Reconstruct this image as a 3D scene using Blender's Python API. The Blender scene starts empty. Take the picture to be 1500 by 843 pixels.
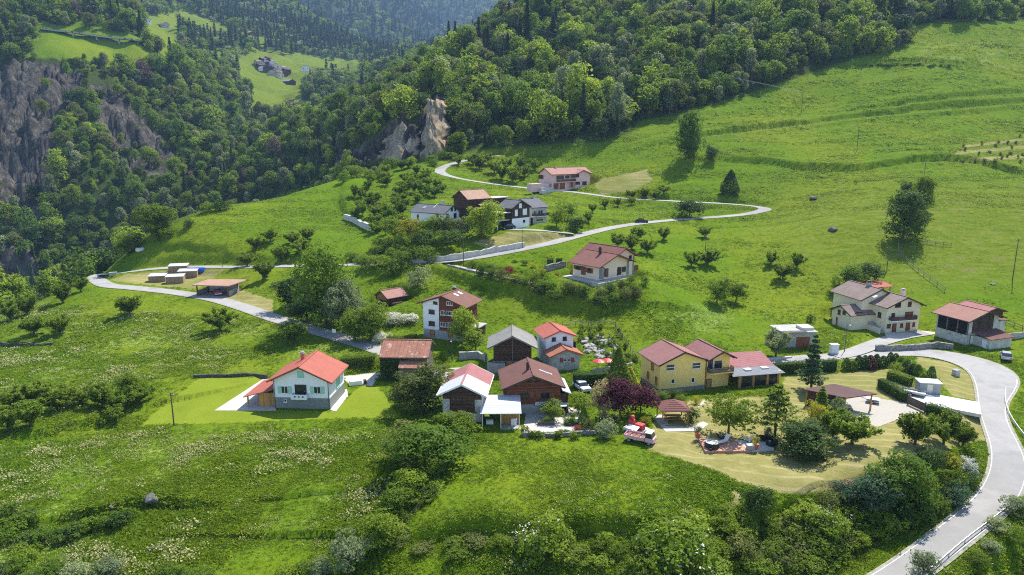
import bpy, math, random
import numpy as np
from mathutils import Vector, Matrix
random.seed(7); RNG = np.random.default_rng(11)
sc = bpy.context.scene
COL = sc.collection
R = math.radians
PI = math.pi

# ------------------------------------------------------------------ camera
FPX = 1032.0; VH = 205.0; CZ = 44.0                 # focal length in photo pixels, horizon row, camera height
PITCH = math.atan((421.5 - VH) / FPX); CP, SP = math.cos(PITCH), math.sin(PITCH)
cd_ = bpy.data.cameras.new('camera'); cam = bpy.data.objects.new('camera', cd_); COL.objects.link(cam)
cd_.sensor_fit = 'HORIZONTAL'; cd_.sensor_width = 36; cd_.lens = 36 * FPX / 1500
cd_.clip_start = 1; cd_.clip_end = 20000
cam.location = (0, 0, CZ); cam.rotation_euler = (PI / 2 - PITCH, 0, 0)
sc.camera = cam

def ray(u, v):
    x = (u - 750) / FPX; y = -(v - 421.5) / FPX
    return np.array([x, CP + y * SP, -SP + y * CP])
def byD(u, v, D):
    d = ray(u, v); return d * (D / d[1]) + (0, 0, CZ)
def byZ(u, v, z):
    d = ray(u, v); return d * ((z - CZ) / d[2]) + (0, 0, CZ)
def proj(X, Y, Z):
    z = Z - CZ; d = np.maximum(Y * CP - z * SP, 1e-3); up = Y * SP + z * CP
    return 750 + FPX * X / d, 421.5 - FPX * up / d

# ------------------------------------------------------------------ noise
def _hash(ix, iy, seed):
    h = (ix.astype(np.int64) * 374761393 + iy.astype(np.int64) * 668265263 + seed * 974634721) & 0xffffffff
    h = ((h ^ (h >> 13)) * 1274126177) & 0xffffffff
    return ((h ^ (h >> 16)) & 0xffff) / 65535.0
def vnoise(x, y, seed=0):
    ix = np.floor(x); iy = np.floor(y); fx = x - ix; fy = y - iy
    fx = fx * fx * (3 - 2 * fx); fy = fy * fy * (3 - 2 * fy)
    a = _hash(ix, iy, seed); b = _hash(ix + 1, iy, seed); c = _hash(ix, iy + 1, seed); d = _hash(ix + 1, iy + 1, seed)
    return (a + (b - a) * fx) * (1 - fy) + (c + (d - c) * fx) * fy - 0.5
def fbm(x, y, seed=0, o=4):
    r = 0; a = 1.0
    for i in range(o):
        r = r + a * vnoise(x, y, seed + i); x = x * 2.03 + 3.1; y = y * 2.03 + 1.7; a *= 0.5
    return r
def sstep(a, b, x):
    t = np.clip((x - a) / (b - a), 0, 1); return t * t * (3 - 2 * t)

# ------------------------------------------------------------------ terrain: control points surveyed from the photograph
CT = []
def cz(u, v, z): CT.append(byZ(u, v, z))
def cD(u, v, D): CT.append(byD(u, v, D))
def cw(x, y, z): CT.append(np.array([x, y, z], float))
for x, y, z in [(-60, 35, -6), (0, 35, -5), (60, 35, -8), (-30, 18, -8), (30, 18, -9), (-60, 60, -4), (70, 50, -9), (-110, 60, -4), (110, 60, -9)]: cw(x, y, z)
for u, v, z in [(60, 830, -3), (250, 830, -3), (450, 835, -3), (620, 838, -3.2), (800, 838, -3.2), (950, 838, -3.5), (1100, 838, -4.5),
    (1325, 838, -4.4), (1480, 838, -7), (1392, 788, -3.8), (1458, 732, -3.0), (1478, 690, -2.5), (1480, 650, -1.8), (1452, 600, -.8), (1455, 560, -.2), (1400, 523, 0), (1560, 700, -4), (1540, 600, -1),
    (200, 740, -2.6), (60, 740, -2.6), (400, 740, -2.3), (620, 760, -1.2), (750, 768, -.6), (900, 768, -.7), (1050, 740, -.6), (700, 700, -.2), (900, 700, 0), (1030, 690, .2),
    (1200, 722, .2), (1300, 705, 0), (1390, 690, -.3), (1420, 660, -.2), (1250, 770, -4), (1350, 740, -3), (1150, 790, -3.6), (1380, 730, -2.6),
    (60, 640, -2.6), (200, 630, -2.2), (330, 620, -1.7), (440, 604, -1.5), (540, 590, -1.5), (570, 650, -1.6), (60, 560, -2), (250, 560, -1.6), (100, 500, -2), (250, 490, -1),
    (20, 478, -2), (60, 448, -1.5), (140, 412, 2), (200, 425, 2), (300, 434, 1.9), (300, 395, 3.6), (230, 395, 2.8), (400, 464, 1.4), (350, 480, .6), (500, 496, .6), (550, 512, .1),
    (600, 575, -1.3), (650, 560, -.4), (685, 618, -.6), (735, 640, -.9), (780, 612, -.6), (750, 542, .4), (825, 541, .4), (880, 560, .2), (860, 620, -.3), (650, 494, .9), (590, 470, 1.8), (690, 500, .8), (720, 520, .5),
    (950, 560, 0), (1000, 580, 0), (1045, 655, .3), (938, 655, .1), (1100, 585, 0), (1200, 640, .2), (1240, 605, .2), (1180, 690, .2), (1300, 600, .2), (1350, 590, .2), (1330, 530, .2), (1250, 545, .2),
    (1170, 520, .3), (1310, 490, .4), (1220, 500, 1.0), (1420, 506, .3), (1476, 520, 0), (1476, 490, 1.0), (1370, 490, .5), (1240, 470, 1.5)]: cz(u, v, z)
for u, v, D in [(890, 420, 171), (942, 421, 171), (820, 405, 180), (760, 418, 176), (700, 405, 184), (800, 460, 163), (700, 455, 168), (900, 490, 152), (1000, 480, 155), (1060, 440, 178), (1100, 500, 148), (1060, 360, 222), (1150, 400, 196), (1200, 440, 178),
    (560, 430, 178), (600, 410, 187), (480, 450, 176), (430, 440, 183), (400, 400, 204), (660, 382, 195), (590, 385, 199), (520, 387, 205), (440, 390, 211), (380, 391, 215), (760, 367, 203), (850, 343, 222), (940, 326, 243), (1020, 320, 250), (1100, 315, 256), (1122, 307, 262), (1000, 297, 270), (1060, 299, 267),
    (900, 289, 282), (820, 281, 291), (750, 273, 300), (690, 266, 305), (650, 256, 310), (644, 248, 318), (660, 240, 332), (690, 234, 343), (740, 226, 352),
    (775, 333, 218), (700, 335, 219), (625, 328, 226), (690, 312, 236), (720, 355, 208), (830, 278, 288), (870, 300, 272), (880, 255, 305),
    (400, 320, 255), (300, 345, 238), (250, 345, 243), (480, 300, 270), (440, 350, 232), (540, 340, 240), (560, 290, 275), (600, 265, 300), (430, 284, 296), (330, 303, 276), (230, 338, 252), (500, 262, 312), (580, 245, 325),
    (1010, 230, 312), (1100, 232, 308), (1100, 270, 285), (930, 240, 312), (850, 232, 335), (760, 232, 340), (1200, 240, 300), (1320, 348, 214), (1230, 330, 226), (1300, 420, 184), (1400, 440, 174), (1480, 400, 190), (1480, 460, 166), (1480, 300, 245), (1360, 290, 252), (1300, 200, 328), (1480, 200, 328), (1480, 250, 285), (1200, 150, 385), (1480, 120, 392), (1330, 110, 400), (1400, 60, 455), (1480, 40, 475), (1330, 42, 480),
    (1700, 60, 470), (1700, 200, 330), (1700, 330, 228), (1650, 450, 165), (1900, 300, 245),
    (850, 205, 345), (700, 215, 357), (930, 180, 375), (1000, 165, 378), (1100, 145, 388), (1130, 80, 440), (1000, 90, 445), (880, 120, 440), (760, 120, 470), (680, 130, 470), (1270, 70, 455), (1200, 20, 505), (1000, 20, 560), (1330, 5, 540), (1480, 5, 560), (870, 10, 640), (740, 40, 600), (650, 90, 570), (1700, 0, 570),
    (560, 130, 560), (500, 155, 590), (440, 185, 610), (600, 215, 372), (560, 225, 385), (520, 235, 400), (640, 150, 420), (580, 160, 455), (480, 220, 480), (400, 240, 500), (300, 270, 480), (350, 220, 560), (200, 290, 455), (100, 310, 440), (30, 330, 425), (20, 390, 395), (100, 350, 425), (-100, 350, 420), (-100, 250, 480), (-300, 300, 460), (-300, 150, 560),
    (60, 200, 500), (150, 220, 510), (60, 100, 580), (150, 110, 600), (0, 150, 530), (230, 180, 590), (250, 150, 640), (300, 130, 740), (210, 66, 670), (130, 58, 650), (60, 45, 640), (60, 10, 720), (200, 30, 800), (0, 20, 680), (-100, 80, 600), (-300, 30, 650),
    (330, 170, 700), (390, 160, 820), (410, 140, 900), (390, 110, 1020), (440, 110, 1080), (300, 90, 950), (350, 85, 1080), (400, 92, 1120), (480, 110, 1200), (500, 88, 1400), (540, 100, 1300), (280, 40, 1150), (220, 10, 1250), (380, 50, 1380), (450, 70, 1480), (330, 5, 1650), (430, 10, 1800), (500, 50, 1780), (550, 78, 1700),
    (560, 30, 2500), (610, 60, 2450), (520, 10, 2550), (600, 5, 3000), (660, 60, 3300), (700, 30, 3600), (640, 20, 3500), (760, 5, 3900), (680, -20, 4200), (560, -30, 3600), (400, -40, 2800), (200, -60, 2200), (0, -60, 1500), (-300, -60, 1300)]: cD(u, v, D)
# the gorge behind the terrace edge, and dips behind the ridges
for x, y, z in [(-178, 205, -18), (-240, 215, -60), (-190, 255, -40), (-250, 280, -75), (-180, 320, -45), (-220, 350, -72), (-140, 355, -38), (-170, 395, -55), (-105, 365, -14), (-125, 410, -25), (-360, 300, -70), (-420, 220, -80), (-80, 365, 8), (-600, 250, -20), (-400, 130, -60), (-220, 130, -14), (-260, 60, -25)]: cw(x, y, z)
for u, v, D, dD, dz in [(500, 155, 590, 90, -25), (440, 185, 610, 70, -15), (560, 130, 560, 110, -28), (650, 90, 570, 140, -30), (500, 50, 1780, 300, -60), (550, 78, 1700, 300, -40), (430, 10, 1800, 350, -60), (610, 60, 2450, 350, -70), (600, 5, 3000, 350, -60)]:
    p = byD(u, v, D); k = (D + dD) / D; cw(p[0] * k, D + dD, p[2] + dz)
for x, y, z in [(0, 950, 190), (300, 900, 190), (600, 900, 200), (200, 1800, 400), (900, 1800, 420), (300, 4500, 1000), (-1500, 4500, 1050), (-3500, 4500, 1050), (2500, 4500, 1100), (-2500, 2500, 700), (2000, 2500, 600)]: cw(x, y, z)
CT = np.array(CT)
_cs = CT[:, 0] / CT[:, 1]; _ct = np.log(CT[:, 1]); _cq = (CT[:, 2] - CZ) / CT[:, 1]
def _U(r2): return 0.5 * r2 * np.log(r2 + 1e-12)
_n = len(CT)
_K = _U((_cs[:, None] - _cs) ** 2 + (_ct[:, None] - _ct) ** 2) + np.eye(_n) * 2e-4
_P = np.stack([np.ones(_n), _cs, _ct], 1)
_A = np.block([[_K, _P], [_P.T, np.zeros((3, 3))]])
_w = np.linalg.solve(_A, np.concatenate([_cq, np.zeros(3)]))
def base_h(X, Y):
    X = np.asarray(X, float); Y = np.asarray(Y, float); sh = X.shape
    s = (X / Y).ravel(); t = np.log(Y).ravel(); q = np.empty_like(s)
    for i in range(0, len(s), 20000):
        a = s[i:i + 20000]; b = t[i:i + 20000]
        q[i:i + 20000] = _U((a[:, None] - _cs) ** 2 + (b[:, None] - _ct) ** 2) @ _w[:_n] + _w[_n] + _w[_n + 1] * a + _w[_n + 2] * b
    return (q * Y.ravel() + CZ).reshape(sh)
def detail(X, Y):
    far = sstep(330, 520, Y); D = Y
    h = fbm(X / 14, Y / 14, 3, 3) * 0.55 + fbm(X / 3.1, Y / 3.1, 9, 2) * 0.16
    # cattle terracettes on the steep right pasture
    tr = sstep(20, 110, X) * sstep(175, 200, Y) * (1 - sstep(430, 520, Y)); wx = X + fbm(X / 40, Y / 40, 23, 2) * 20
    tr = tr * np.clip(.55 + fbm(X / 55, Y / 55, 24, 2) * 1.6, .1, 1.3)
    h = h + tr * (np.abs(fbm(wx / 13, Y / 3.6, 21, 3)) * 1.4 - .3)
    h = h * (1 - far) + far * (fbm(X / 60, Y / 60, 5, 4) * np.clip(D * .016, 6, 45) + fbm(X / 12, Y / 12, 31, 3) * 1.5)
    return h * sstep(40, 90, Y) * (1 - .7 * sstep(2, 10, X) * (1 - sstep(52, 62, X)) * sstep(84, 90, Y) * (1 - sstep(132, 140, Y)))

def raster_hit(Hf, u, v, lo=55, hi=5200, n=700):
    d = ray(u, v); D = np.exp(np.linspace(math.log(lo), math.log(hi), n)); t = D / d[1]
    X = d[0] * t; Z = d[2] * t + CZ; g = Z - Hf(X, D)
    k = np.argmax(g < 0)
    if g[k] >= 0: k = n - 1
    if k == 0: k = 1
    a = g[k - 1] / (g[k - 1] - g[k] + 1e-9)
    Y = D[k - 1] + (D[k] - D[k - 1]) * np.clip(a, 0, 1)
    return np.array([d[0] * Y / d[1], Y, 0.0])
def H0(X, Y): return base_h(X, Y) + detail(X, Y)
def at0(u, v):
    p = raster_hit(base_h, u, v, n=500); p[2] = float(base_h(p[0:1], p[1:2])[0]); return p

# ------------------------------------------------------------------ roads as centre lines
def resample(P, step):
    P = np.asarray(P, float); out = []
    Q = np.vstack([2 * P[0] - P[1], P, 2 * P[-1] - P[-2]])
    for i in range(1, len(Q) - 2):
        p0, p1, p2, p3 = Q[i - 1:i + 3]; L = np.linalg.norm(p2 - p1); m = max(2, int(L / step))
        for k in range(m):
            t = k / m
            out.append(0.5 * (2 * p1 + (p2 - p0) * t + (2 * p0 - 5 * p1 + 4 * p2 - p3) * t * t + (3 * p1 - p0 - 3 * p2 + p3) * t ** 3))
    out.append(P[-1]); return np.array(out)
def smooth(z, k):
    n = len(z); k = min(k, n - 1)
    zp = np.concatenate([np.full(k, z[0]), z, np.full(k, z[-1])])
    return np.convolve(zp, np.ones(2 * k + 1) / (2 * k + 1), 'same')[k:k + n]
ROADS = {}
def road_line(name, px, width, k=10):
    Q = np.array([at0(*q[:2])[:2] for q in px]); P = resample(Q, 1.2)
    if len(px[0]) > 2:
        i = [int(np.argmin(np.hypot(*(P - q).T))) for q in Q]; width = smooth(np.interp(np.arange(len(P)), i, [q[2] for q in px]), 4)
    else: width = np.full(len(P), float(width))
    for _ in range(2): P = np.stack([smooth(P[:, 0], 2), smooth(P[:, 1], 2)], 1)
    z = smooth(base_h(P[:, 0], P[:, 1]), k)
    ROADS[name] = (np.column_stack([P, z]), width)
road_line('main_road', [(1268, 880, 3.8), (1323, 839, 3.8), (1390, 789, 3.9), (1434, 757, 4.1), (1459, 730, 4.3), (1476, 698, 4.4), (1476, 665, 4.2), (1466, 637, 3.8), (1455, 610, 3.6), (1453, 588, 4), (1458, 565, 6.4), (1454, 546, 8.2), (1430, 532, 8.8), (1396, 523, 8), (1362, 517.5, 5.6), (1325, 516.5, 3.8), (1285, 518.5, 3.4), (1240, 521, 3.4), (1190, 524.5, 3.4), (1140, 528, 3.2), (1090, 531, 3.2), (1050, 533, 3.2)], 5.4)
road_line('upper_road', [(735, 226), (690, 233.5), (664, 240), (645, 247), (646, 254), (662, 260), (692, 266), (750, 273), (810, 280), (870, 286), (940, 292), (1010, 296.5), (1070, 298.5), (1108, 301), (1124, 306), (1110, 312), (1070, 317), (1000, 321.5), (940, 327), (890, 335), (850, 345), (810, 355), (760, 367), (700, 377), (655, 383), (600, 385.5), (530, 387.5), (460, 389.5), (380, 391), (300, 391.5), (235, 393), (185, 398), (152, 404), (141, 410), (152, 416), (190, 421), (250, 428), (310, 437), (355, 450), (400, 465), (450, 481), (500, 495), (548, 510), (585, 524)], 4.3)
road_line('farm_lane', [(575, 521), (600, 531), (625, 542), (655, 552), (700, 545), (722, 543)], 3.0, 5)
road_line('driveway', [(1215, 523.5), (1238, 519.5), (1262, 512), (1290, 501), (1325, 492), (1362, 486)], 4.0, 5)
road_line('courtyard_lane', [(846, 344.5), (822, 341), (800, 338), (765, 337), (735, 336)], 3.6, 5)
road_line('garden_path', [(650, 386), (672, 391), (705, 399), (745, 408), (790, 418)], 1.5, 4)
road_line('meadow_track', [(985, 209), (1035, 200.5), (1090, 194), (1150, 187), (1215, 179), (1280, 171), (1350, 165), (1420, 158.5), (1520, 150)], .9, 12)
# raster of distance and height for the road bed
RX0, RX1, RY0, RY1 = -260, 320, 50, 430
_nx, _ny = RX1 - RX0 + 1, RY1 - RY0 + 1
RD = np.full((_nx, _ny), 99.0); RZ = np.zeros((_nx, _ny)); 
for nm, (P, w) in ROADS.items():
    for (x, y, z), wi in zip(P, w):
        i0, i1 = int(max(0, x - RX0 - 9)), int(min(_nx, x - RX0 + 10)); j0, j1 = int(max(0, y - RY0 - 9)), int(min(_ny, y - RY0 + 10))
        if i0 >= i1 or j0 >= j1: continue
        gx, gy = np.meshgrid(np.arange(i0, i1) + RX0, np.arange(j0, j1) + RY0, indexing='ij')
        d = np.hypot(gx - x, gy - y) - wi / 2
        sub = RD[i0:i1, j0:j1]; m = d < sub
        sub[m] = d[m]; RZ[i0:i1, j0:j1][m] = z
def bil(G, X, Y):
    x = np.clip(X - RX0, 0, _nx - 1.001); y = np.clip(Y - RY0, 0, _ny - 1.001)
    i = x.astype(int); j = y.astype(int); fx = x - i; fy = y - j
    return (G[i, j] * (1 - fx) + G[i + 1, j] * fx) * (1 - fy) + (G[i, j + 1] * (1 - fx) + G[i + 1, j + 1] * fx) * fy
def road_dist(X, Y): return bil(RD, X, Y)

def sdf(poly, X, Y):
    """signed distance to a polygon in plan, positive inside"""
    P = np.asarray(poly)[:, :2]; d = np.full(X.shape, 1e9); ins = np.zeros(X.shape, bool)
    for i in range(len(P)):
        a = P[i]; b = P[(i + 1) % len(P)]; e = b - a
        wx = X - a[0]; wy = Y - a[1]; t = np.clip((wx * e[0] + wy * e[1]) / (e @ e + 1e-9), 0, 1)
        d = np.minimum(d, np.hypot(wx - e[0] * t, wy - e[1] * t))
        c = (a[1] > Y) != (b[1] > Y)
        xi = (b[0] - a[0]) * (Y - a[1]) / (b[1] - a[1] + 1e-12) + a[0]
        ins ^= c & (X < xi)
    return np.where(ins, d, -d)
# level pads under houses and yards: world polygon, height, blend width
PADS = []
def rect(x, y, yaw, w, l, m=0.8, y0=0):
    c, s = math.cos(R(yaw)), math.sin(R(yaw))
    return [(x + c * a - s * b, y + s * a + c * b) for a, b in ((-w / 2 - m, y0 - m), (w / 2 + m, y0 - m), (w / 2 + m, l + m), (-w / 2 - m, l + m))]
def pad(poly, z, bl=3.0): PADS.append((np.asarray(poly)[:, :2], z, bl))
# banks: lines across the meadows where the ground steps up (px polyline, rise, width)
BANKS = []
def bank(px, rise, w, dec=9): BANKS.append((resample([at0(*q)[:2] for q in px], 4), rise, w, dec))
bank([(1000, 205), (1035, 199), (1150, 184), (1280, 168), (1500, 150), (1600, 142)], 2.2, 1.6)
bank([(1050, 236), (1110, 238), (1190, 247), (1270, 246), (1340, 236), (1400, 234), (1450, 243), (1520, 262)], 2.4, 1.5)
bank([(1265, 97), (1320, 94), (1390, 97), (1420, 92)], 2.0, 1.4)
bank([(1290, 158), (1350, 150), (1420, 142), (1520, 135)], 2.0, 2.6)
bank([(560, 783), (640, 780), (720, 778), (800, 783), (880, 782), (950, 775), (1000, 790), (1060, 775)], 1.6, 1.4, 14)
bank([(-20, 775), (60, 768), (130, 752), (220, 738), (300, 737), (360, 735)], 1.3, 1.2, 12)
bank([(-30, 660), (60, 640), (160, 612), (195, 603)], 1.6, 1.6, 12)
bank([(-20, 508), (40, 506), (78, 505)], 1.0, .5, 8)
bank([(620, 398), (680, 412), (740, 425), (800, 440), (870, 452), (930, 448)], 2.0, 3, 10)
bank([(500, 280), (500, 300), (520, 325), (548, 338)], 1.8, 1.5, 10)
bank([(220, 368), (270, 362), (330, 366), (340, 382)], 1.4, 1.5, 10)
def Hmid(X, Y):
    h = H0(X, Y)
    for P, rise, w, dec in BANKS:
        m = (X > P[:, 0].min() - 40) & (X < P[:, 0].max() + 40) & (Y > P[:, 1].min() - 40) & (Y < P[:, 1].max() + 40)
        if not m.any(): continue
        x = X[m]; y = Y[m]; best = np.full(x.shape, 1e9); sd = np.zeros(x.shape); end = np.ones(x.shape)
        for i in range(len(P) - 1):
            a, b = P[i], P[i + 1]; e = b - a; L = np.hypot(*e) + 1e-9
            t = ((x - a[0]) * e[0] + (y - a[1]) * e[1]) / L ** 2; tc = np.clip(t, 0, 1)
            dx = x - a[0] - e[0] * tc; dy = y - a[1] - e[1] * tc; d = np.hypot(dx, dy)
            s = np.sign(e[0] * dy - e[1] * dx) * d; q = d < best
            best[q] = d[q]; sd[q] = s[q]
        sd = sd + fbm(x / 5, y / 5, 40, 2) * 1.6 + fbm(x / 17, y / 17, 44, 2) * 1.5
        tt = np.clip(np.minimum(np.hypot(x - P[0, 0], y - P[0, 1]), np.hypot(x - P[-1, 0], y - P[-1, 1])) / 8, 0, 1)
        h[m] += rise * tt * (np.where(sd > 0, np.exp(-np.maximum(sd - w, 0) / dec) * sstep(-w / 2, w / 2, sd), sstep(-w / 2, w / 2, sd)) - .25 * np.exp(-np.abs(sd) / dec))
    return h
def H(X, Y):
    X = np.atleast_1d(np.asarray(X, float)); Y = np.atleast_1d(np.asarray(Y, float))
    h = Hmid(X, Y)
    for P, z, bl in PADS:
        m = (X > P[:, 0].min() - bl) & (X < P[:, 0].max() + bl) & (Y > P[:, 1].min() - bl) & (Y < P[:, 1].max() + bl)
        if m.any():
            w = sstep(-bl, 0, sdf(P, X[m], Y[m])); h[m] = h[m] * (1 - w) + z * w
    inr = (X > RX0) & (X < RX1) & (Y > RY0) & (Y < RY1)
    if inr.any():
        d = bil(RD, X[inr], Y[inr]); z = bil(RZ, X[inr], Y[inr])
        w = np.where(d < 20, 1 - sstep(.6, 4.5, d), 0)
        h[inr] = h[inr] * (1 - w) + (z - .10) * w
    return h
def Hs(x, y): return float(H(np.array([x]), np.array([y]))[0])
# ------------------------------------------------------------------ node helpers and materials
class NT:
    def __init__(s, name):
        s.m = bpy.data.materials.new(name); s.m.use_nodes = True; s.t = s.m.node_tree; s.t.nodes.clear()
        s.out = s.t.nodes.new('ShaderNodeOutputMaterial')
    def n(s, kind, ins=None, **props):
        nd = s.t.nodes.new('ShaderNode' + kind)
        for k, v in props.items(): setattr(nd, k, v)
        for k, v in (ins or {}).items():
            sk = nd.inputs[k]
            if isinstance(v, bpy.types.NodeSocket): s.t.links.new(v, sk)
            elif isinstance(v, bpy.types.Node): s.t.links.new(v.outputs[0], sk)
            else:
                if isinstance(v, tuple) and len(v) == 3 and sk.type == 'RGBA': v = v + (1,)
                sk.default_value = v
        return nd
    def noise(s, vec, scale, detail=3, rough=.55, dist=0):
        return s.n('TexNoise', {'Vector': vec, 'Scale': scale, 'Detail': detail, 'Roughness': rough, 'Distortion': dist}).outputs[0]
    def ramp(s, fac, stops):
        r = s.n('ValToRGB', {0: fac}); e = r.color_ramp.elements
        while len(e) < len(stops): e.new(.5)
        for i, (p, c) in enumerate(stops): e[i].position = p; e[i].color = (*c, 1) if len(c) == 3 else c
        return r.outputs[0]
    def mix(s, fac, a, b, mode='MIX'):
        m = s.n('Mix', data_type='RGBA', blend_type=mode)
        for i, v in ((0, fac), (6, a), (7, b)):
            if isinstance(v, bpy.types.NodeSocket): s.t.links.new(v, m.inputs[i])
            else: m.inputs[i].default_value = v if not isinstance(v, tuple) else (*v, 1)
        return m.outputs[2]
    def math(s, op, a, b=0.0, c=None, clamp=False):
        ins = {0: a, 1: b}
        if c is not None: ins[2] = c
        return s.n('Math', ins, operation=op, use_clamp=clamp).outputs[0]
    def mr(s, v, a, b, c=0.0, d=1.0):
        return s.n('MapRange', {0: v, 1: a, 2: b, 3: c, 4: d}, interpolation_type='SMOOTHSTEP').outputs[0]
    def bsdf(s, col, rough=.8, spec=.3, metal=0., bump=None, bs=.3, bd=.1):
        ins = {'Base Color': col, 'Roughness': rough, 'Specular IOR Level': spec, 'Metallic': metal}
        if bump is not None: ins['Normal'] = s.n('Bump', {'Height': bump, 'Strength': bs, 'Distance': bd}).outputs[0]
        b = s.n('BsdfPrincipled', ins); s.t.links.new(b.outputs[0], s.out.inputs[0]); return b
MAT = {}
def simple(name, col, rough=.8, var=.25, scale=3., spec=.3, metal=0., bump=.0, stretch=(1, 1, 1), col2=None):
    if name in MAT: return MAT[name]
    t = NT(name); tc = t.n('TexCoord'); mp = t.n('Mapping', {0: tc.outputs['Object'], 3: stretch})
    n = t.noise(mp.outputs[0], scale, 5, .65)
    a = tuple(c * (1 - var) for c in col); b = tuple(min(1, c * (1 + var)) for c in (col2 or col))
    c = t.ramp(n, [(.28, a), (.72, b)])
    t.bsdf(c, rough, spec, metal, n if bump else None, bump, .05)
    MAT[name] = t.m; return t.m
def tiles(name, col, var=.22, pitch=.34, metal=False, col2=None, stain=None):
    """roof covering: ribs along the slope every «pitch» metres and, for tiles, courses"""
    if max(col) > .3: col = tuple(c * .64 for c in col)
    t = NT(name); tc = t.n('TexCoord'); sp = t.n('SeparateXYZ', {0: tc.outputs['Object']})
    rib = t.math('PINGPONG', t.math('DIVIDE', sp.outputs[1], pitch), .5)
    rib = t.math('MULTIPLY', rib, 2.)
    big = t.noise(tc.outputs['Object'], .5, 4, .6); fine = t.noise(tc.outputs['Object'], 4.5, 3, .7)
    v = t.math('ADD', t.math('MULTIPLY', big, .5), t.math('MULTIPLY', fine, .5))
    c2 = col2 or col
    c = t.ramp(v, [(.3, tuple(x * (1 - var) for x in col)), (.7, tuple(min(1, x * (1 + var)) for x in c2))])
    if col[0] < .42: c = t.mix(t.math('MULTIPLY', t.mr(t.noise(tc.outputs['Object'], .9, 6, .72), .46, .64), .4), c, tuple(x * .62 + .02 for x in col))
    if stain: c = t.mix(t.mr(t.noise(tc.outputs['Object'], 1.1, 6, .75), .56, .66), c, stain)
    if metal:
        hgt = t.mr(rib, .86, .97); c = t.mix(t.math('MULTIPLY', hgt, .35), c, tuple(x * .55 for x in col))
    else:
        crs = t.math('FRACT', t.math('MULTIPLY', sp.outputs[2], 6.5))
        hgt = t.math('ADD', rib, t.math('MULTIPLY', crs, .6))
        c = t.mix(t.math('MULTIPLY', t.mr(rib, .55, 1.), .35), c, tuple(x * .6 for x in col))
    t.bsdf(c, .75 if metal else .85, .10, 0, hgt, .6, .08)
    MAT[name] = t.m; return t.m
def planks(name, col, var=.35, w=.22, vertical=False, col2=None):
    t = NT(name); tc = t.n('TexCoord'); sp = t.n('SeparateXYZ', {0: tc.outputs['Object']})
    ax = t.math('ADD', sp.outputs[0], sp.outputs[1]) if vertical else sp.outputs[2]
    q = t.math('DIVIDE', ax, w); fl = t.math('FLOOR', q)
    wn = t.n('TexWhiteNoise', {'W': fl}, noise_dimensions='1D').outputs[0]
    mp = t.n('Mapping', {0: tc.outputs['Object'], 3: (6, 6, .6) if vertical else (.6, .6, 6)})
    n = t.noise(mp.outputs[0], 1.6, 5, .7)
    v = t.math('ADD', t.math('MULTIPLY', wn, .45), t.math('MULTIPLY', n, .55))
    c2 = col2 or col
    c = t.ramp(v, [(.25, tuple(x * (1 - var) for x in col)), (.75, tuple(min(1, x * (1 + var)) for x in c2))])
    gap = t.mr(t.math('PINGPONG', q, .5), .0, .07)
    c = t.mix(gap, tuple(x * .3 for x in col), c)
    t.bsdf(c, .8, .2, 0, gap, .4, .03); MAT[name] = t.m; return t.m
def masonry(name, col, col2, scale=2.2, mortar=(.33, .32, .29)):
    t = NT(name); tc = t.n('TexCoord')
    mp = t.n('Mapping', {0: tc.outputs['Object'], 3: (1, 1, 1.5)})
    dv = t.n('MixRGB', {0: .06, 1: mp.outputs[0], 2: t.n('TexNoise', {'Vector': mp.outputs[0], 'Scale': 2.}).outputs[1]})
    vo = t.n('TexVoronoi', {'Vector': dv.outputs[0], 'Scale': scale}, feature='F1')
    ve = t.n('TexVoronoi', {'Vector': dv.outputs[0], 'Scale': scale}, feature='DISTANCE_TO_EDGE')
    bw = t.n('RGBToBW', {0: vo.outputs['Color']})
    c = t.mix(bw.outputs[0], col, col2); g = t.mr(ve.outputs['Distance'], .02, .09)
    c = t.mix(g, mortar, c); c = t.mix(.35, c, t.ramp(t.noise(tc.outputs['Object'], .8, 5, .7), [(.3, tuple(x * .5 for x in col)), (.7, tuple(min(1, x * 1.3) for x in col2))]))
    t.bsdf(c, .9, .15, 0, g, .6, .06); MAT[name] = t.m; return t.m
def leafmat(name, col, var=.35, hue=.0, trans=.45, alt=None, gain=1.75):
    col = tuple(c * gain for c in col) if max(col) < .25 else col; alt = tuple(c * gain for c in alt) if alt and max(alt) < .25 else alt
    t = NT(name); oi = t.n('ObjectInfo'); at = t.n('Attribute', attribute_name='lv')
    v = t.math('ADD', t.math('MULTIPLY', at.outputs['Fac'], .55), t.math('MULTIPLY', oi.outputs['Random'], .45))
    alt = alt or (col[0] * 1.35, col[1] * 1.12, col[2] * .9)
    c = t.ramp(v, [(.15, tuple(x * (1 - var * 1.3) for x in col)), (.55, col), (.9, tuple(x * (1 + var) for x in alt))])
    d = t.n('BsdfPrincipled', {'Base Color': c, 'Roughness': .6, 'Specular IOR Level': .08})
    tc = t.mix(.5, c, tuple(min(.8, x * y) for x, y in zip(col, (1.7, 1.6, .6))))
    tr = t.n('BsdfTranslucent', {'Color': tc})
    mx = t.n('MixShader', {0: trans, 1: d.outputs[0], 2: tr.outputs[0]}); t.t.links.new(mx.outputs[0], t.out.inputs[0])
    MAT[name] = t.m; return t.m
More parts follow.
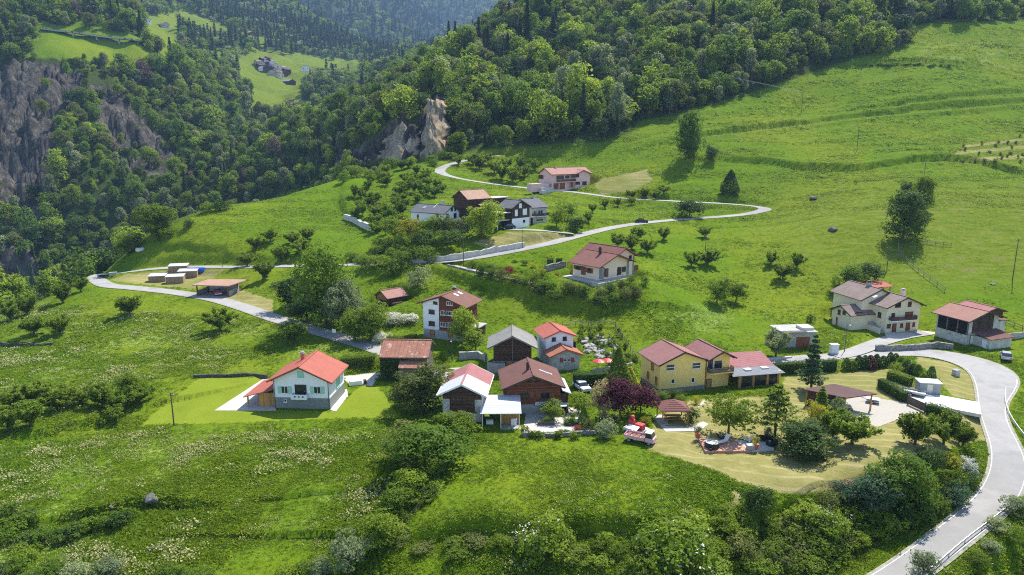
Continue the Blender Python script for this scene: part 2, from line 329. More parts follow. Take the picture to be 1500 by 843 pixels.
def grassmat():
    t = NT('grass_blade'); oi = t.n('ObjectInfo'); at = t.n('Attribute', attribute_name='lv'); pos = t.n('NewGeometry').outputs['Position']
    n0 = t.noise(pos, .03, 4, .6); n1 = t.noise(pos, .17, 4, .65)
    v = t.math('ADD', t.math('MULTIPLY', at.outputs['Fac'], .3), t.math('ADD', t.math('MULTIPLY', oi.outputs['Random'], .3), t.math('MULTIPLY', n1, .4)))
    a = t.ramp(v, [(.25, (.115, .205, .010)), (.5, (.185, .29, .014)), (.75, (.275, .365, .022))]); b = t.ramp(v, [(.25, (.125, .195, .008)), (.5, (.215, .28, .012)), (.75, (.32, .355, .025))])
    c = t.mix(t.mr(n0, .40, .60, 0., .6), a, b); d = t.n('BsdfPrincipled', {'Base Color': c, 'Roughness': .6, 'Specular IOR Level': .2}); tr = t.n('BsdfTranslucent', {'Color': c})
    mx = t.n('MixShader', {0: .5, 1: d.outputs[0], 2: tr.outputs[0]}); t.t.links.new(mx.outputs[0], t.out.inputs[0]); MAT['grass_blade'] = t.m
M = lambda k: MAT[k]
# plaster, wood, stone, roofs
simple('white_plaster', (.77, .78, .81), .9, .06, 1.2); simple('cream_plaster', (.74, .64, .45), .9, .08, 1.); simple('peach_plaster', (.76, .60, .44), .9, .06, 1.)
simple('pink_plaster', (.66, .44, .42), .9, .06, 1.); simple('yellow_plaster', (.92, .64, .20), .9, .08, 1.); simple('grey_plaster', (.33, .34, .33), .9, .12, 1.4)
simple('stone_grey', (.20, .21, .20), .9, .2, 3, bump=.3); simple('weathered_render', (.47, .45, .41), .95, .35, 1.3, bump=.2); simple('concrete', (.36, .35, .32), .9, .25, 1.5, bump=.15)
simple('glass', (.02, .025, .03), .08, .4, .6, .6); simple('white_paint', (.76, .76, .74), .6, .05, 3); simple('dark_frame', (.06, .04, .03), .7, .2, 4)
simple('mint_paint', (.30, .56, .44), .7, .1, 3); simple('brown_paint', (.20, .07, .03), .7, .2, 4); simple('red_paint', (.42, .06, .05), .6, .1, 3); simple('painted_void', (.012, .011, .01), .95, .3, 2)  # the near-black last colour paints in the darkness of openings
simple('steel', (.45, .46, .47), .4, .15, 3, .5, .7); simple('black_plastic', (.02, .02, .022), .5, .2, 3); simple('car_black', (.012, .013, .016), .15, .1, 2, .6); simple('car_silver', (.42, .43, .45), .25, .05, 2, .6, .4); simple('car_white', (.78, .78, .78), .25, .03, 2, .5)
simple('tyre', (.015, .015, .015), .9, .2, 6); simple('truck_pink', (.62, .36, .42), .5, .12, 3); simple('truck_red', (.50, .05, .05), .45, .15, 3); simple('tarp_blue', (.03, .10, .42), .5, .25, 2); simple('tarp_black', (.02, .02, .022), .7, .2, 3)
simple('terracotta', (.50, .12, .08), .7, .15, 3); simple('firewood', (.30, .20, .12), .9, .6, 7.5, bump=.5); simple('pole_wood', (.12, .09, .06), .9, .25, 2.); simple('lamp_metal', (.08, .085, .08), .5, .2, 4)
simple('lounger_fabric', (.66, .62, .55), .9, .08, 3); simple('paving', (.46, .43, .38), .9, .2, 2.2, bump=.1); simple('white_slab', (.56, .54, .50), .9, .08, 1.5); simple('gravel', (.37, .34, .29), .95, .22, 5, bump=.2); simple('white_pebbles', (.66, .63, .58), .95, .3, 6, bump=.4)
simple('bark', (.10, .075, .055), .95, .4, 3, bump=.4); simple('rock', (.24, .22, .20), .95, .5, .6, bump=.6); simple('boulder_grey', (.13, .125, .115), .95, .4, 2, bump=.5)
planks('dark_planks', (.085, .045, .028), .4, .24); planks('dark_planks_up', (.06, .04, .03), .5, .2, True); planks('grey_planks', (.16, .13, .10), .45, .25); planks('red_planks', (.16, .055, .03), .35, .22); planks('honey_planks', (.46, .24, .08), .3, .2, True); planks('deck_planks', (.56, .29, .20), .2, .15, True)
planks('fence_planks', (.20, .18, .15), .3, .2); planks('gate_planks', (.13, .09, .08), .3, .14, True); planks('orange_planks', (.44, .19, .07), .25, .2)
masonry('dark_stone', (.05, .048, .045), (.13, .125, .115), 1.6, (.03, .028, .025)); masonry('dry_stone', (.16, .15, .14), (.36, .34, .31), 1.6, (.05, .045, .04)); masonry('rubble_white', (.38, .36, .32), (.62, .59, .53), 2.4, (.48, .46, .42)); masonry('field_stone', (.14, .15, .15), (.3, .31, .31), 2.2)
tiles('roof_red_metal', (.60, .185, .135), .12, .45, True); tiles('roof_pink_metal', (.52, .22, .215), .15, .5, True); tiles('roof_white_metal', (.74, .75, .76), .08, .5, True); tiles('roof_rust', (.50, .225, .15), .3, .8, True, stain=(.5, .42, .34))
tiles('roof_brown_tile', (.17, .085, .07), .2, .36); tiles('roof_chalet', (.20, .10, .075), .2, .3); tiles('roof_grey_slate', (.36, .35, .32), .22, .6, True); tiles('roof_dark_slate', (.15, .15, .16), .25, .4); tiles('roof_salmon', (.55, .29, .23), .15, .35)
tiles('roof_orange', (.55, .23, .14), .2, .35); tiles('roof_mauve', (.46, .225, .205), .18, .4); tiles('roof_rose', (.33, .15, .125), .18, .35); tiles('roof_taupe', (.25, .19, .165), .22, .35); tiles('roof_pale_rose', (.56, .29, .24), .12, .5, True); tiles('roof_carport', (.125, .07, .065), .15, .4, True); tiles('roof_copper', (.60, .37, .26), .18, .6, True); tiles('roof_grey_felt', (.20, .21, .23), .15, .5, True)
# leaves
leafmat('leaf_green', (.070, .118, .014)); leafmat('leaf_mid', (.086, .13, .013)); leafmat('leaf_dark', (.036, .066, .012), trans=.3); leafmat('leaf_light', (.12, .17, .018)); leafmat('leaf_dead', (.085, .066, .05), trans=.1); leafmat('leaf_olive', (.075, .095, .026)); leafmat('leaf_grey', (.12, .15, .075), trans=.35); leafmat('leaf_yellow', (.19, .19, .02)); leafmat('leaf_purple', (.05, .014, .022), .35, trans=.3, alt=(.075, .018, .035)); leafmat('leaf_conifer', (.036, .066, .022), trans=.2); leafmat('leaf_blue', (.055, .095, .05), trans=.25)
leafmat('blossom_white', (.62, .62, .52), .15, trans=.25, alt=(.75, .75, .68)); leafmat('blossom_cream', (.40, .33, .17), .25, trans=.3, alt=(.46, .36, .22)); leafmat('leaf_fruit', (.085, .125, .014)); leafmat('leaf_red', (.22, .03, .04), trans=.3); leafmat('leaf_silver', (.42, .45, .40), .2, trans=.3, alt=(.6, .62, .58))
grassmat(); leafmat('grass_pale', (.40, .40, .20), .2, trans=.35); leafmat('leaf_hedge', (.03, .06, .014), trans=.25, alt=(.06, .095, .016))

# ------------------------------------------------------------------ mesh helpers
class MB:
    """collects faces and builds them as ONE mesh object"""
    def __init__(s): s.v = []; s.f = []; s.mi = []
    def quad(s, *p, mi=0):
        k = len(s.v); s.v += [tuple(q) for q in p]; s.f.append(tuple(range(k, k + len(p)))); s.mi.append(mi)
    def hexa(s, b, t, mi=0):
        """bottom ring and top ring of n points (counter-clockwise seen from above)"""
        n = len(b); k = len(s.v); s.v += [tuple(q) for q in b] + [tuple(q) for q in t]
        s.f.append(tuple(range(k + n - 1, k - 1, -1))); s.f.append(tuple(range(k + n, k + 2 * n)))
        for i in range(n):
            j = (i + 1) % n; s.f.append((k + i, k + j, k + n + j, k + n + i))
        s.mi += [mi] * (n + 2)
    def box(s, x0, x1, y0, y1, z0, z1, mi=0):
        s.hexa([(x0, y0, z0), (x1, y0, z0), (x1, y1, z0), (x0, y1, z0)], [(x0, y0, z1), (x1, y0, z1), (x1, y1, z1), (x0, y1, z1)], mi)
    def obox(s, c, ax, ay, az, mi=0):
        c, ax, ay, az = (np.asarray(q, float) for q in (c, ax, ay, az))
        s.hexa([c - ax - ay - az, c + ax - ay - az, c + ax + ay - az, c - ax + ay - az], [c - ax - ay + az, c + ax - ay + az, c + ax + ay + az, c - ax + ay + az], mi)
    def bar(s, a, b, w, h=None, mi=0):
        a = np.asarray(a, float); b = np.asarray(b, float); d = b - a; L = np.linalg.norm(d); d /= L
        up = np.array([0, 0, 1.]) if abs(d[2]) < .95 else np.array([1., 0, 0])
        sx = np.cross(d, up); sx /= np.linalg.norm(sx); sz = np.cross(sx, d)
        s.obox((a + b) / 2, sx * w / 2, d * L / 2, sz * (h or w) / 2, mi)
    def tube(s, pts, rad, n=6, mi=0):
        pts = [np.asarray(q, float) for q in pts]; rings = []
        for i, p in enumerate(pts):
            d = pts[min(i + 1, len(pts) - 1)] - pts[max(i - 1, 0)]; d /= np.linalg.norm(d) + 1e-9
            up = np.array([0, 0, 1.]) if abs(d[2]) < .9 else np.array([1., 0, 0])
            a = np.cross(d, up); a /= np.linalg.norm(a); b = np.cross(d, a); r = rad[i] if isinstance(rad, (list, tuple)) else rad
            k = len(s.v); s.v += [tuple(p + r * (a * math.cos(2 * PI * j / n) + b * math.sin(2 * PI * j / n))) for j in range(n)]; rings.append(k)
        for k0, k1 in zip(rings, rings[1:]):
            for j in range(n):
                s.f.append((k0 + j, k0 + (j + 1) % n, k1 + (j + 1) % n, k1 + j)); s.mi.append(mi)
        s.f.append(tuple(rings[0] + j for j in range(n))); s.f.append(tuple(rings[-1] + j for j in reversed(range(n)))); s.mi += [mi, mi]
    def lathe(s, prof, c=(0, 0, 0), n=16, mi=0):
        k0 = len(s.v)
        for r, z in prof:
            s.v += [(c[0] + r * math.cos(2 * PI * j / n), c[1] + r * math.sin(2 * PI * j / n), c[2] + z) for j in range(n)]
        for i in range(len(prof) - 1):
            for j in range(n):
                a = k0 + i * n + j; b = k0 + i * n + (j + 1) % n; s.f.append((a, b, b + n, a + n)); s.mi.append(mi)
        s.f.append(tuple(k0 + j for j in reversed(range(n)))); s.f.append(tuple(k0 + (len(prof) - 1) * n + j for j in range(n))); s.mi += [mi, mi]
    def build(s, name, mats, parent=None, smooth=False, bevel=0, mat4=None):
        me = bpy.data.meshes.new(name)
        v = s.v if mat4 is None else [tuple(mat4 @ Vector(q)) for q in s.v]
        me.from_pydata(v, [], s.f)
        if not isinstance(mats, (list, tuple)): mats = [mats]
        for m in mats: me.materials.append(MAT[m] if isinstance(m, str) else m)
        me.polygons.foreach_set('material_index', s.mi)
        import bmesh
        bm = bmesh.new(); bm.from_mesh(me); bmesh.ops.recalc_face_normals(bm, faces=bm.faces)
        if bevel: bmesh.ops.bevel(bm, geom=[e for e in bm.edges], offset=bevel, segments=1, affect='EDGES')
        bm.to_mesh(me); bm.free()
        if smooth: me.polygons.foreach_set('use_smooth', [True] * len(me.polygons))
        o = bpy.data.objects.new(name, me); COL.objects.link(o)
        if parent: o.parent = parent
        return o
def npmesh(name, v, f, mats, lv=None, smooth=False):
    """fast mesh from arrays: v (n,3), f (m,4)"""
    me = bpy.data.meshes.new(name); n, m = len(v), len(f); k = f.shape[1]
    me.vertices.add(n); me.vertices.foreach_set('co', np.ascontiguousarray(v, np.float32).ravel())
    me.loops.add(m * k); me.loops.foreach_set('vertex_index', np.ascontiguousarray(f, np.int32).ravel())
    me.polygons.add(m); me.polygons.foreach_set('loop_start', np.arange(0, m * k, k, dtype=np.int32))
    if smooth: me.polygons.foreach_set('use_smooth', np.ones(m, bool))
    for q in (mats if isinstance(mats, (list, tuple)) else [mats]): me.materials.append(MAT[q] if isinstance(q, str) else q)
    if lv is not None:
        a = me.attributes.new('lv', 'FLOAT', 'FACE'); a.data.foreach_set('value', np.asarray(lv, np.float32))
    me.update(calc_edges=True); return me
def link(name, data, parent=None):
    o = bpy.data.objects.new(name, data); COL.objects.link(o)
    if parent: o.parent = parent
    return o
def tag(o, label=None, cat=None, group=None, kind=None):
    if label: o['label'] = label
    if cat: o['category'] = cat
    if group: o['group'] = group
    if kind: o['kind'] = kind
    return o
def thing(name, label, cat, loc=(0, 0, 0), yaw=0, group=None):
    o = bpy.data.objects.new(name, None); COL.objects.link(o); o.empty_display_size = .3
    o.location = tuple(float(q) for q in loc); o.rotation_euler = (0, 0, R(yaw)); return tag(o, label, cat, group)
# ------------------------------------------------------------------ zones (photo polygons, used as survey outlines)
Z_LAWN = [[(203, 624), (290, 554), (388, 552), (402, 556), (402, 600), (486, 603), (520, 572), (545, 556), (562, 575), (590, 606), (588, 614), (480, 614), (340, 620)],
          [(860, 388), (905, 380), (900, 400), (880, 408), (852, 400)]]
Z_TAN = [[(948, 660), (1020, 682), (1090, 710), (1150, 724), (1210, 722), (1270, 705), (1330, 690), (1400, 655), (1445, 645), (1440, 612), (1405, 590), (1350, 600), (1345, 575), (1330, 534), (1290, 541), (1230, 545), (1150, 552), (1140, 580), (1060, 582), (1000, 588), (960, 612)],
         [(1338, 521), (1390, 531), (1424, 548), (1433, 572), (1428, 588), (1395, 580), (1370, 555), (1345, 535)], [(160, 411), (185, 402), (240, 397), (330, 395), (290, 424), (250, 421), (190, 415)],
         [(690, 356), (745, 340), (830, 341), (845, 346), (770, 362), (720, 366)], [(868, 264), (948, 248), (957, 265), (925, 280), (880, 286)], [(318, 438), (345, 422), (400, 440), (400, 460), (350, 446)], [(1400, 222), (1515, 212), (1515, 217), (1398, 227)], [(1405, 233), (1515, 226), (1515, 231), (1420, 238)], [(1412, 213), (1515, 201), (1515, 205), (1408, 217)], [(1075, 715), (1088, 722), (1080, 752), (1062, 748)]]
Z_ROCK = [[(-60, 100), (30, 92), (90, 88), (122, 112), (112, 150), (80, 200), (85, 250), (55, 330), (-60, 340)], [(130, 122), (172, 116), (215, 170), (262, 238), (245, 270), (190, 248), (150, 190)], [(-40, 368), (40, 362), (62, 410), (20, 440), (-40, 440)],
          [(612, 142), (655, 146), (662, 200), (655, 232), (600, 242), (485, 256), (490, 232), (545, 205), (575, 176), (612, 190)], [(1176, -10), (1262, -10), (1258, 26), (1192, 34)], [(225, 85), (250, 90), (245, 105), (228, 100)]]
Z_FOREST = [[(655, 231), (700, 221), (760, 215), (880, 209), (925, 195), (935, 178), (1000, 166), (1090, 141), (1130, 126), (1210, 101), (1275, 79), (1335, 66), (1320, 45), (1318, 36), (1500, 30), (2000, 20), (2000, 12), (1345, 14), (1330, -60), (1150, -60), (1150, -300), (740, -300), (740, 0), (650, 70), (560, 110), (505, 136), (470, 150), (430, 165), (330, 175), (250, 230), (240, 270), (300, 305), (350, 300), (470, 268), (500, 246), (560, 236), (610, 240)],
            [(-900, -400), (760, -400), (760, 30), (655, 80), (560, 118), (530, 112), (528, 88), (480, 88), (440, 78), (380, 76), (345, 95), (350, 120), (375, 150), (300, 190), (260, 240), (300, 305), (220, 345), (100, 400), (30, 440), (-200, 520), (-900, 620)],
            [(470, 108), (560, 105), (560, 135), (480, 150), (440, 150), (450, 118)]]
Z_CLEAR = [[(205, 22), (262, 22), (262, 78), (330, 72), (330, 92), (268, 90), (215, 66)], [(365, 52), (392, 56), (388, 66), (362, 63)], [(140, 74), (186, 66), (190, 100), (160, 104)], [(65, 40), (215, 62), (214, 69), (60, 50)], [(345, 82), (400, 74), (530, 90), (530, 118), (480, 112), (452, 120), (438, 148), (372, 148), (352, 120)], [(940, -20), (1040, -20), (1040, 2), (960, 8)], [(262, 10), (300, 26), (350, 50), (330, 58), (265, 40)]]
Z_NOTREE = [[(618, 160), (654, 160), (657, 236), (608, 244), (566, 246), (560, 222), (580, 196), (606, 204)], [(52, 34), (216, 56), (218, 100), (54, 82)]]
Z_OPEN = [[(-50, 5), (330, 5), (430, 115), (380, 160), (250, 112), (120, 84), (-50, 88)], [(270, 150), (300, 110), (400, 160), (340, 215)]]
Z_PALE = [[(-100, 660), (150, 640), (200, 630), (590, 618), (580, 700), (500, 800), (-100, 900)], [(60, 590), (200, 590), (210, 625), (60, 640)], [(0, 440), (540, 480), (520, 520), (280, 550), (180, 560), (0, 600)], [(1350, 60), (1520, 50), (1520, 105), (1340, 100)], [(940, 440), (1080, 440), (1080, 500), (960, 490)]]
def zone(polys, u, v, Y):
    d = np.full(u.shape, -1e3)
    for P in polys: d = np.maximum(d, sdf(P, u, v))
    return d * Y / FPX
# ------------------------------------------------------------------ terrain sheet
def build_terrain():
    s = np.concatenate([np.linspace(-3.2, -1.0, 26)[:-1], np.linspace(-1.0, .95, 560), np.linspace(.95, 3.0, 26)[1:]])
    t = np.concatenate([np.linspace(math.log(12), math.log(58), 30)[:-1], np.linspace(math.log(58), math.log(440), 620), np.linspace(math.log(440), math.log(6000), 230)[1:]])
    S, T = np.meshgrid(s, t); Y = np.exp(T); X = S * Y
    Z = H((np.clip(S, -1.6, 1.5) * Y).ravel(), Y.ravel()).reshape(X.shape)
    n0, n1 = X.shape
    idx = np.arange(n0 * n1).reshape(n0, n1)
    f = np.stack([idx[:-1, :-1], idx[:-1, 1:], idx[1:, 1:], idx[1:, :-1]], -1).reshape(-1, 4)
    v = np.stack([X, Y, Z], -1).reshape(-1, 3)
    u_, v_ = proj(v[:, 0], v[:, 1], v[:, 2]); Yf = v[:, 1]
    pk = lambda d: np.clip(d / 6 + .5, 0, 1)
    lawn, tan, rock = (pk(zone(q, u_, v_, Yf)) for q in (Z_LAWN, Z_TAN, Z_ROCK))
    rk = sstep(.45, .8, rock) * (Yf > 300); v[:, 2] += rk * (np.abs(fbm(v[:, 0] / 16 + v[:, 1] / 40, v[:, 1] / 30, 41, 5)) * 16 + np.round(fbm(v[:, 0] / 9, v[:, 1] / 9, 42, 3) * 5) * 2.6 + np.abs(fbm(v[:, 0] / 4, v[:, 1] / 7, 43, 2)) * 4 - 6)
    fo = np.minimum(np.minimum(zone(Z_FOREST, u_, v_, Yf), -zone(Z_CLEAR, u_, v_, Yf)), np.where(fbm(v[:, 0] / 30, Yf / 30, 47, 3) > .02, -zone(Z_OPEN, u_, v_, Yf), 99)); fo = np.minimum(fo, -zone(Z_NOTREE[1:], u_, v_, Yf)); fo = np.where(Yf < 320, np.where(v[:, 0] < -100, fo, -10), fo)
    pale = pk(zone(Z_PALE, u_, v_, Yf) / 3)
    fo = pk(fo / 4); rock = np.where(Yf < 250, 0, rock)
    vine = pk(zone([[(1385, 242), (1408, 212), (1510, 196), (1510, 250), (1440, 242)]], u_, v_, Yf) / 2)
    past = sstep(70, 105, v[:, 0]) * sstep(172, 195, Yf) * (1 - sstep(240, 300, Yf)); past = np.maximum(np.maximum(past * .9, vine), .8 * (Yf > 700))
    me = npmesh('hillside_ground', v, f, 'ground', smooth=True)
    one = np.ones(len(v))
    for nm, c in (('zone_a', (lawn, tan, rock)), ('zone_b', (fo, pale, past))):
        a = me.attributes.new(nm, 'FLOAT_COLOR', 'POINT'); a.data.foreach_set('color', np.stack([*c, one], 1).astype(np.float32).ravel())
    o = link('hillside_ground', me); tag(o, kind='structure'); return o
def ground_material():
    t = NT('ground'); MAT['ground'] = t.m
    pos = t.n('NewGeometry').outputs['Position']
    A = t.n('SeparateColor', {0: t.n('Attribute', attribute_name='zone_a').outputs['Color']}); B = t.n('SeparateColor', {0: t.n('Attribute', attribute_name='zone_b').outputs['Color']})
    n0 = t.noise(pos, .018, 4, .6); n1 = t.noise(pos, .11, 5, .65, .4); n2 = t.noise(pos, .75, 6, .7, .3); n3 = t.noise(pos, 3.2, 4, .75)
    st = t.n('Mapping', {0: pos, 3: (.25, 1.0, 1.0)}); n4 = t.noise(st.outputs[0], .5, 5, .7)
    mixv = t.math('ADD', t.math('MULTIPLY', n1, .35), t.math('ADD', t.math('MULTIPLY', n2, .4), t.math('MULTIPLY', n3, .25)))
    mead = t.ramp(mixv, [(.30, (.042, .085, .005)), (.44, (.085, .15, .008)), (.56, (.105, .172, .006)), (.72, (.185, .225, .02))])
    mead = t.mix(t.mr(n0, .42, .62), mead, t.ramp(n2, [(.3, (.085, .14, .007)), (.7, (.185, .215, .014))]))
    # pale seed heads and umbels in the long grass
    pm = t.math('MULTIPLY', t.mr(B.outputs[1], .45, .7), t.math('MULTIPLY', t.mr(n1, .46, .6), t.mr(n3, .52, .62)))
    mead = t.mix(t.math('MULTIPLY', pm, .8), mead, (.42, .43, .24))
    # trodden earth scars in the cattle pasture
    scar = t.math('MULTIPLY', B.outputs[2], t.mr(n4, .60, .68))
    past = t.ramp(t.math('ADD', t.math('MULTIPLY', n4, .5), t.math('MULTIPLY', n2, .5)), [(.32, (.05, .085, .008)), (.5, (.115, .155, .012)), (.68, (.2, .21, .04))])
    mead = t.mix(B.outputs[2], mead, past); mead = t.mix(scar, mead, (.17, .125, .085))
    jit = t.math('MULTIPLY', t.math('SUBTRACT', n2, .5), .10)
    def m_(sock, w=.02): return t.mr(t.math('ADD', sock, jit), .5 - w, .5 + w)
    lawn = t.ramp(t.math('ADD', t.math('MULTIPLY', n1, .5), t.math('MULTIPLY', n3, .5)), [(.3, (.132, .185, .012)), (.7, (.205, .25, .024))])
    c = t.mix(m_(A.outputs[0], .012), mead, lawn)
    sp = t.n('SeparateXYZ', {0: pos}); row = t.math('ADD', t.math('MULTIPLY', sp.outputs[0], .28), t.math('MULTIPLY', sp.outputs[1], .9))
    row = t.math('ADD', row, t.math('MULTIPLY', n0, 6.)); wv = t.math('PINGPONG', t.math('DIVIDE', row, 2.6), .5)
    rw = t.math('MULTIPLY', t.mr(wv, .33, .46), t.mr(n1, .36, .56))
    tan = t.ramp(mixv, [(.32, (.15, .145, .04)), (.5, (.235, .215, .075)), (.68, (.33, .285, .12))])
    tan = t.mix(t.math('MULTIPLY', rw, .5), tan, (.40, .345, .175)); tan = t.mix(t.mr(n0, .5, .66), tan, t.mix(.5, tan, (.12, .15, .02)))
    c = t.mix(m_(A.outputs[1], .03), c, tan)
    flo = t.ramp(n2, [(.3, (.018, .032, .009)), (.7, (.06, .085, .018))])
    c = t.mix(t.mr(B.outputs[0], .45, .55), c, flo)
    rs = t.n('Mapping', {0: pos, 3: (1.0, 1.0, .45)}); r1 = t.noise(rs.outputs[0], .09, 8, .72, .8); r2 = t.noise(rs.outputs[0], .35, 6, .7, 1.2)
    rv = t.math('ADD', t.math('MULTIPLY', r1, .5), t.math('MULTIPLY', r2, .5))
    rock = t.ramp(rv, [(.38, (.014, .013, .012)), (.49, (.048, .044, .038)), (.57, (.10, .092, .078)), (.68, (.20, .185, .158))])
    c = t.mix(t.mr(t.math('ADD', A.outputs[2], t.math('MULTIPLY', t.math('SUBTRACT', r1, .5), 1.2)), .46, .54), c, rock)
    hb = t.math('ADD', t.math('MULTIPLY', n2, .6), t.math('MULTIPLY', n3, .4))
    t.bsdf(c, .95, .02, 0, hb, .6, .5)
ground_material(); 
# ------------------------------------------------------------------ road sheets
def road_material():
    t = NT('asphalt'); MAT['asphalt'] = t.m; pos = t.n('NewGeometry').outputs['Position']
    a = t.noise(pos, .35, 5, .7); b = t.noise(pos, 9., 3, .6)
    v = t.math('ADD', t.math('MULTIPLY', a, .6), t.math('MULTIPLY', b, .4))
    c = t.ramp(v, [(.3, (.25, .24, .23)), (.7, (.37, .355, .335))])
    cr = t.n('TexVoronoi', {'Vector': pos, 'Scale': .11}, feature='DISTANCE_TO_EDGE').outputs['Distance']
    c = t.mix(t.math('SUBTRACT', .16, t.math('MULTIPLY', t.mr(cr, .0, .008), .16)), c, (.10, .10, .10)); c = t.mix(t.math('MULTIPLY', t.mr(t.noise(pos, .06, 4, .6), .5, .56), .35), c, (.19, .185, .175))
    t.bsdf(c, .88, .2, 0, b, .2, .02)
road_material(); simple('track_earth', (.24, .24, .10), .95, .3, 1.2); simple('road_paint', (.60, .60, .57), .7, .12, 2.)
simple('verge_grit', (.27, .26, .20), .95, .4, 1.5, bump=.2)
def ribbon(P, offs, dz):
    T = np.gradient(P[:, :2], axis=0); T /= np.linalg.norm(T, axis=1)[:, None] + 1e-9; Nn = np.stack([T[:, 1], -T[:, 0]], 1)
    rows = [np.column_stack([P[:, :2] + Nn * np.broadcast_to(o, len(P))[:, None], P[:, 2] + dz]) for o in offs]
    v = np.stack(rows, 1); n, m = v.shape[:2]; idx = np.arange(n * m).reshape(n, m)
    f = np.stack([idx[:-1, :-1], idx[:-1, 1:], idx[1:, 1:], idx[1:, :-1]], -1).reshape(-1, 4); return v.reshape(-1, 3), f
def build_roads():
    for nm, (P, w) in ROADS.items():
        mats = {'garden_path': 'paving', 'meadow_track': 'track_earth'}.get(nm, 'asphalt')
        h = w / 2; v, f = ribbon(P, [-h, -h / 2, 0 * h, h / 2, h], .05 if nm in ('main_road', 'upper_road') else .042)
        tag(link(nm, npmesh(nm, v, f, mats, smooth=True)), kind='structure')
        if nm in ('main_road', 'upper_road'):
            v, f = ribbon(P, [-h - .35, -h + .02], .03); v2, f2 = ribbon(P, [h - .02, h + .35], .03)
            tag(link('road_verge', npmesh('road_verge', np.vstack([v, v2]), np.vstack([f, f2 + len(v)]), 'verge_grit', smooth=True)), kind='structure')
        if nm == 'main_road':
            v, f = ribbon(P, [-h + .08, -h + .18], .062); k = slice(8, 62); v2, f2 = ribbon(P[k], [h[k] - .20, h[k] - .10], .062)
            tag(link('road_marking', npmesh('road_marking', np.vstack([v, v2]), np.vstack([f, f2 + len(v)]), 'road_paint')), kind='structure')
# ------------------------------------------------------------------ foliage prototypes
def leaf_quads(C, Nrm, size, rng, asp=.62):
    """kite-shaped leaf clumps at centres C facing Nrm"""
    n = len(C); r = rng.normal(size=(n, 3)); a = np.cross(Nrm, r); a /= np.linalg.norm(a, axis=1)[:, None] + 1e-9
    b = np.cross(Nrm, a); sz = (size * rng.uniform(.6, 1.35, n))[:, None]
    k = rng.uniform(-.25, .25, n)[:, None]
    v = np.stack([C - a * sz * .5, C + b * sz * asp * .5 + Nrm * sz * k * .5, C + a * sz * .5, C - b * sz * asp * .5 + Nrm * sz * k * .5], 1).reshape(-1, 3)
    return v, np.arange(n * 4).reshape(n, 4)
def unit(rng, n, up=0.):
    d = rng.normal(size=(n, 3)); d[:, 2] += up; return d / (np.linalg.norm(d, axis=1)[:, None] + 1e-9)
def lobes_crown(W, z0, z1, nl, n, leaf, seed, rad=(.2, .36), shape='round', fill=.25):
    rng = np.random.default_rng(seed); h = z1 - z0; cs = []
    for i in range(nl):
        d = unit(rng, 1, .2)[0]; r = rng.uniform(.35, .9)
        c = np.array([d[0] * W / 2 * r, d[1] * W / 2 * r, (z0 + z1) / 2 + d[2] * h / 2 * r])
        if shape == 'full':
            f = (i + rng.random()) / nl; rr_ = W / 2 * min(1, math.sin(PI * (.22 + .74 * f)) ** .8) * rng.uniform(.2, .78); an = rng.uniform(0, 6.28); c = np.array([math.cos(an) * rr_, math.sin(an) * rr_, z0 + h * (.10 + .82 * f)])
        if shape == 'pear':
            f = (c[2] - z0) / h; k = 1.15 - .75 * f; c[0] *= k; c[1] *= k
        cs.append((c, rng.uniform(*rad) * min(W, h * 1.2)))
    wts = np.array([r * r for _, r in cs]); wts /= wts.sum(); li = rng.choice(nl, n, p=wts)
    cc = np.array([c for c, _ in cs])[li]; rr = np.array([r for _, r in cs])[li]
    per = 13; m = n // per + 1; wl = rng.choice(nl, m, p=wts); sd = unit(rng, m, .3)       # sprays of leaves, each spray a tuft on its lobe
    sr = np.where(rng.random(m) < fill, rng.uniform(.35, .8, m), rng.uniform(.82, 1.22, m)); k = np.repeat(np.arange(m), per)[:n]; li = wl[k]
    cc = np.array([c for c, _ in cs])[li]; rr = np.array([r for _, r in cs])[li]
    d = sd[k] + rng.normal(size=(n, 3)) * (leaf * 1.15 / rr)[:, None] * .8; d /= np.linalg.norm(d, axis=1)[:, None]; rad_ = rr * sr[k] * (1 + rng.normal(size=n) * .06)
    C = cc + d * rad_[:, None] * np.array([1, 1, .85]); C[:, 2] = np.maximum(C[:, 2], z0 * .6 + .05)
    Nn = d * .75 + rng.normal(size=(n, 3)) * .5 + np.array([0, 0, .35]); Nn /= np.linalg.norm(Nn, axis=1)[:, None]
    v, f = leaf_quads(C, Nn, leaf, rng); lobv = rng.uniform(0, 1, nl)[li] * .4 + rng.uniform(0, 1, m)[k] * .35 + rng.uniform(0, 1, n) * .25
    return v, f, lobv, cs
def trunk_mb(top, r, limbs, lean=0., rng=None):
    mb = MB(); mb.tube([(0, 0, -.4), (lean * .3, 0, top * .5), (lean, 0, top)], [r * 1.3, r, r * .7], 7)
    for c in limbs:
        m = (np.array([lean, 0, top]) * .45 + np.asarray(c) * .55) + np.array([0, 0, -.15 * top])
        mb.tube([(lean * .8, 0, top * .8), m, c], [r * .6, r * .35, r * .12], 5)
    return mb
PROTO = {}
def proto(key, crown, trunk, h, w): PROTO.setdefault(key, []).append((crown, trunk, h, w))
def mb_mesh(mb, name, mat):
    v = np.array(mb.v, float); me = bpy.data.meshes.new(name); me.from_pydata(mb.v, [], mb.f); me.materials.append(MAT[mat])
    me.polygons.foreach_set('use_smooth', [True] * len(me.polygons)); return me
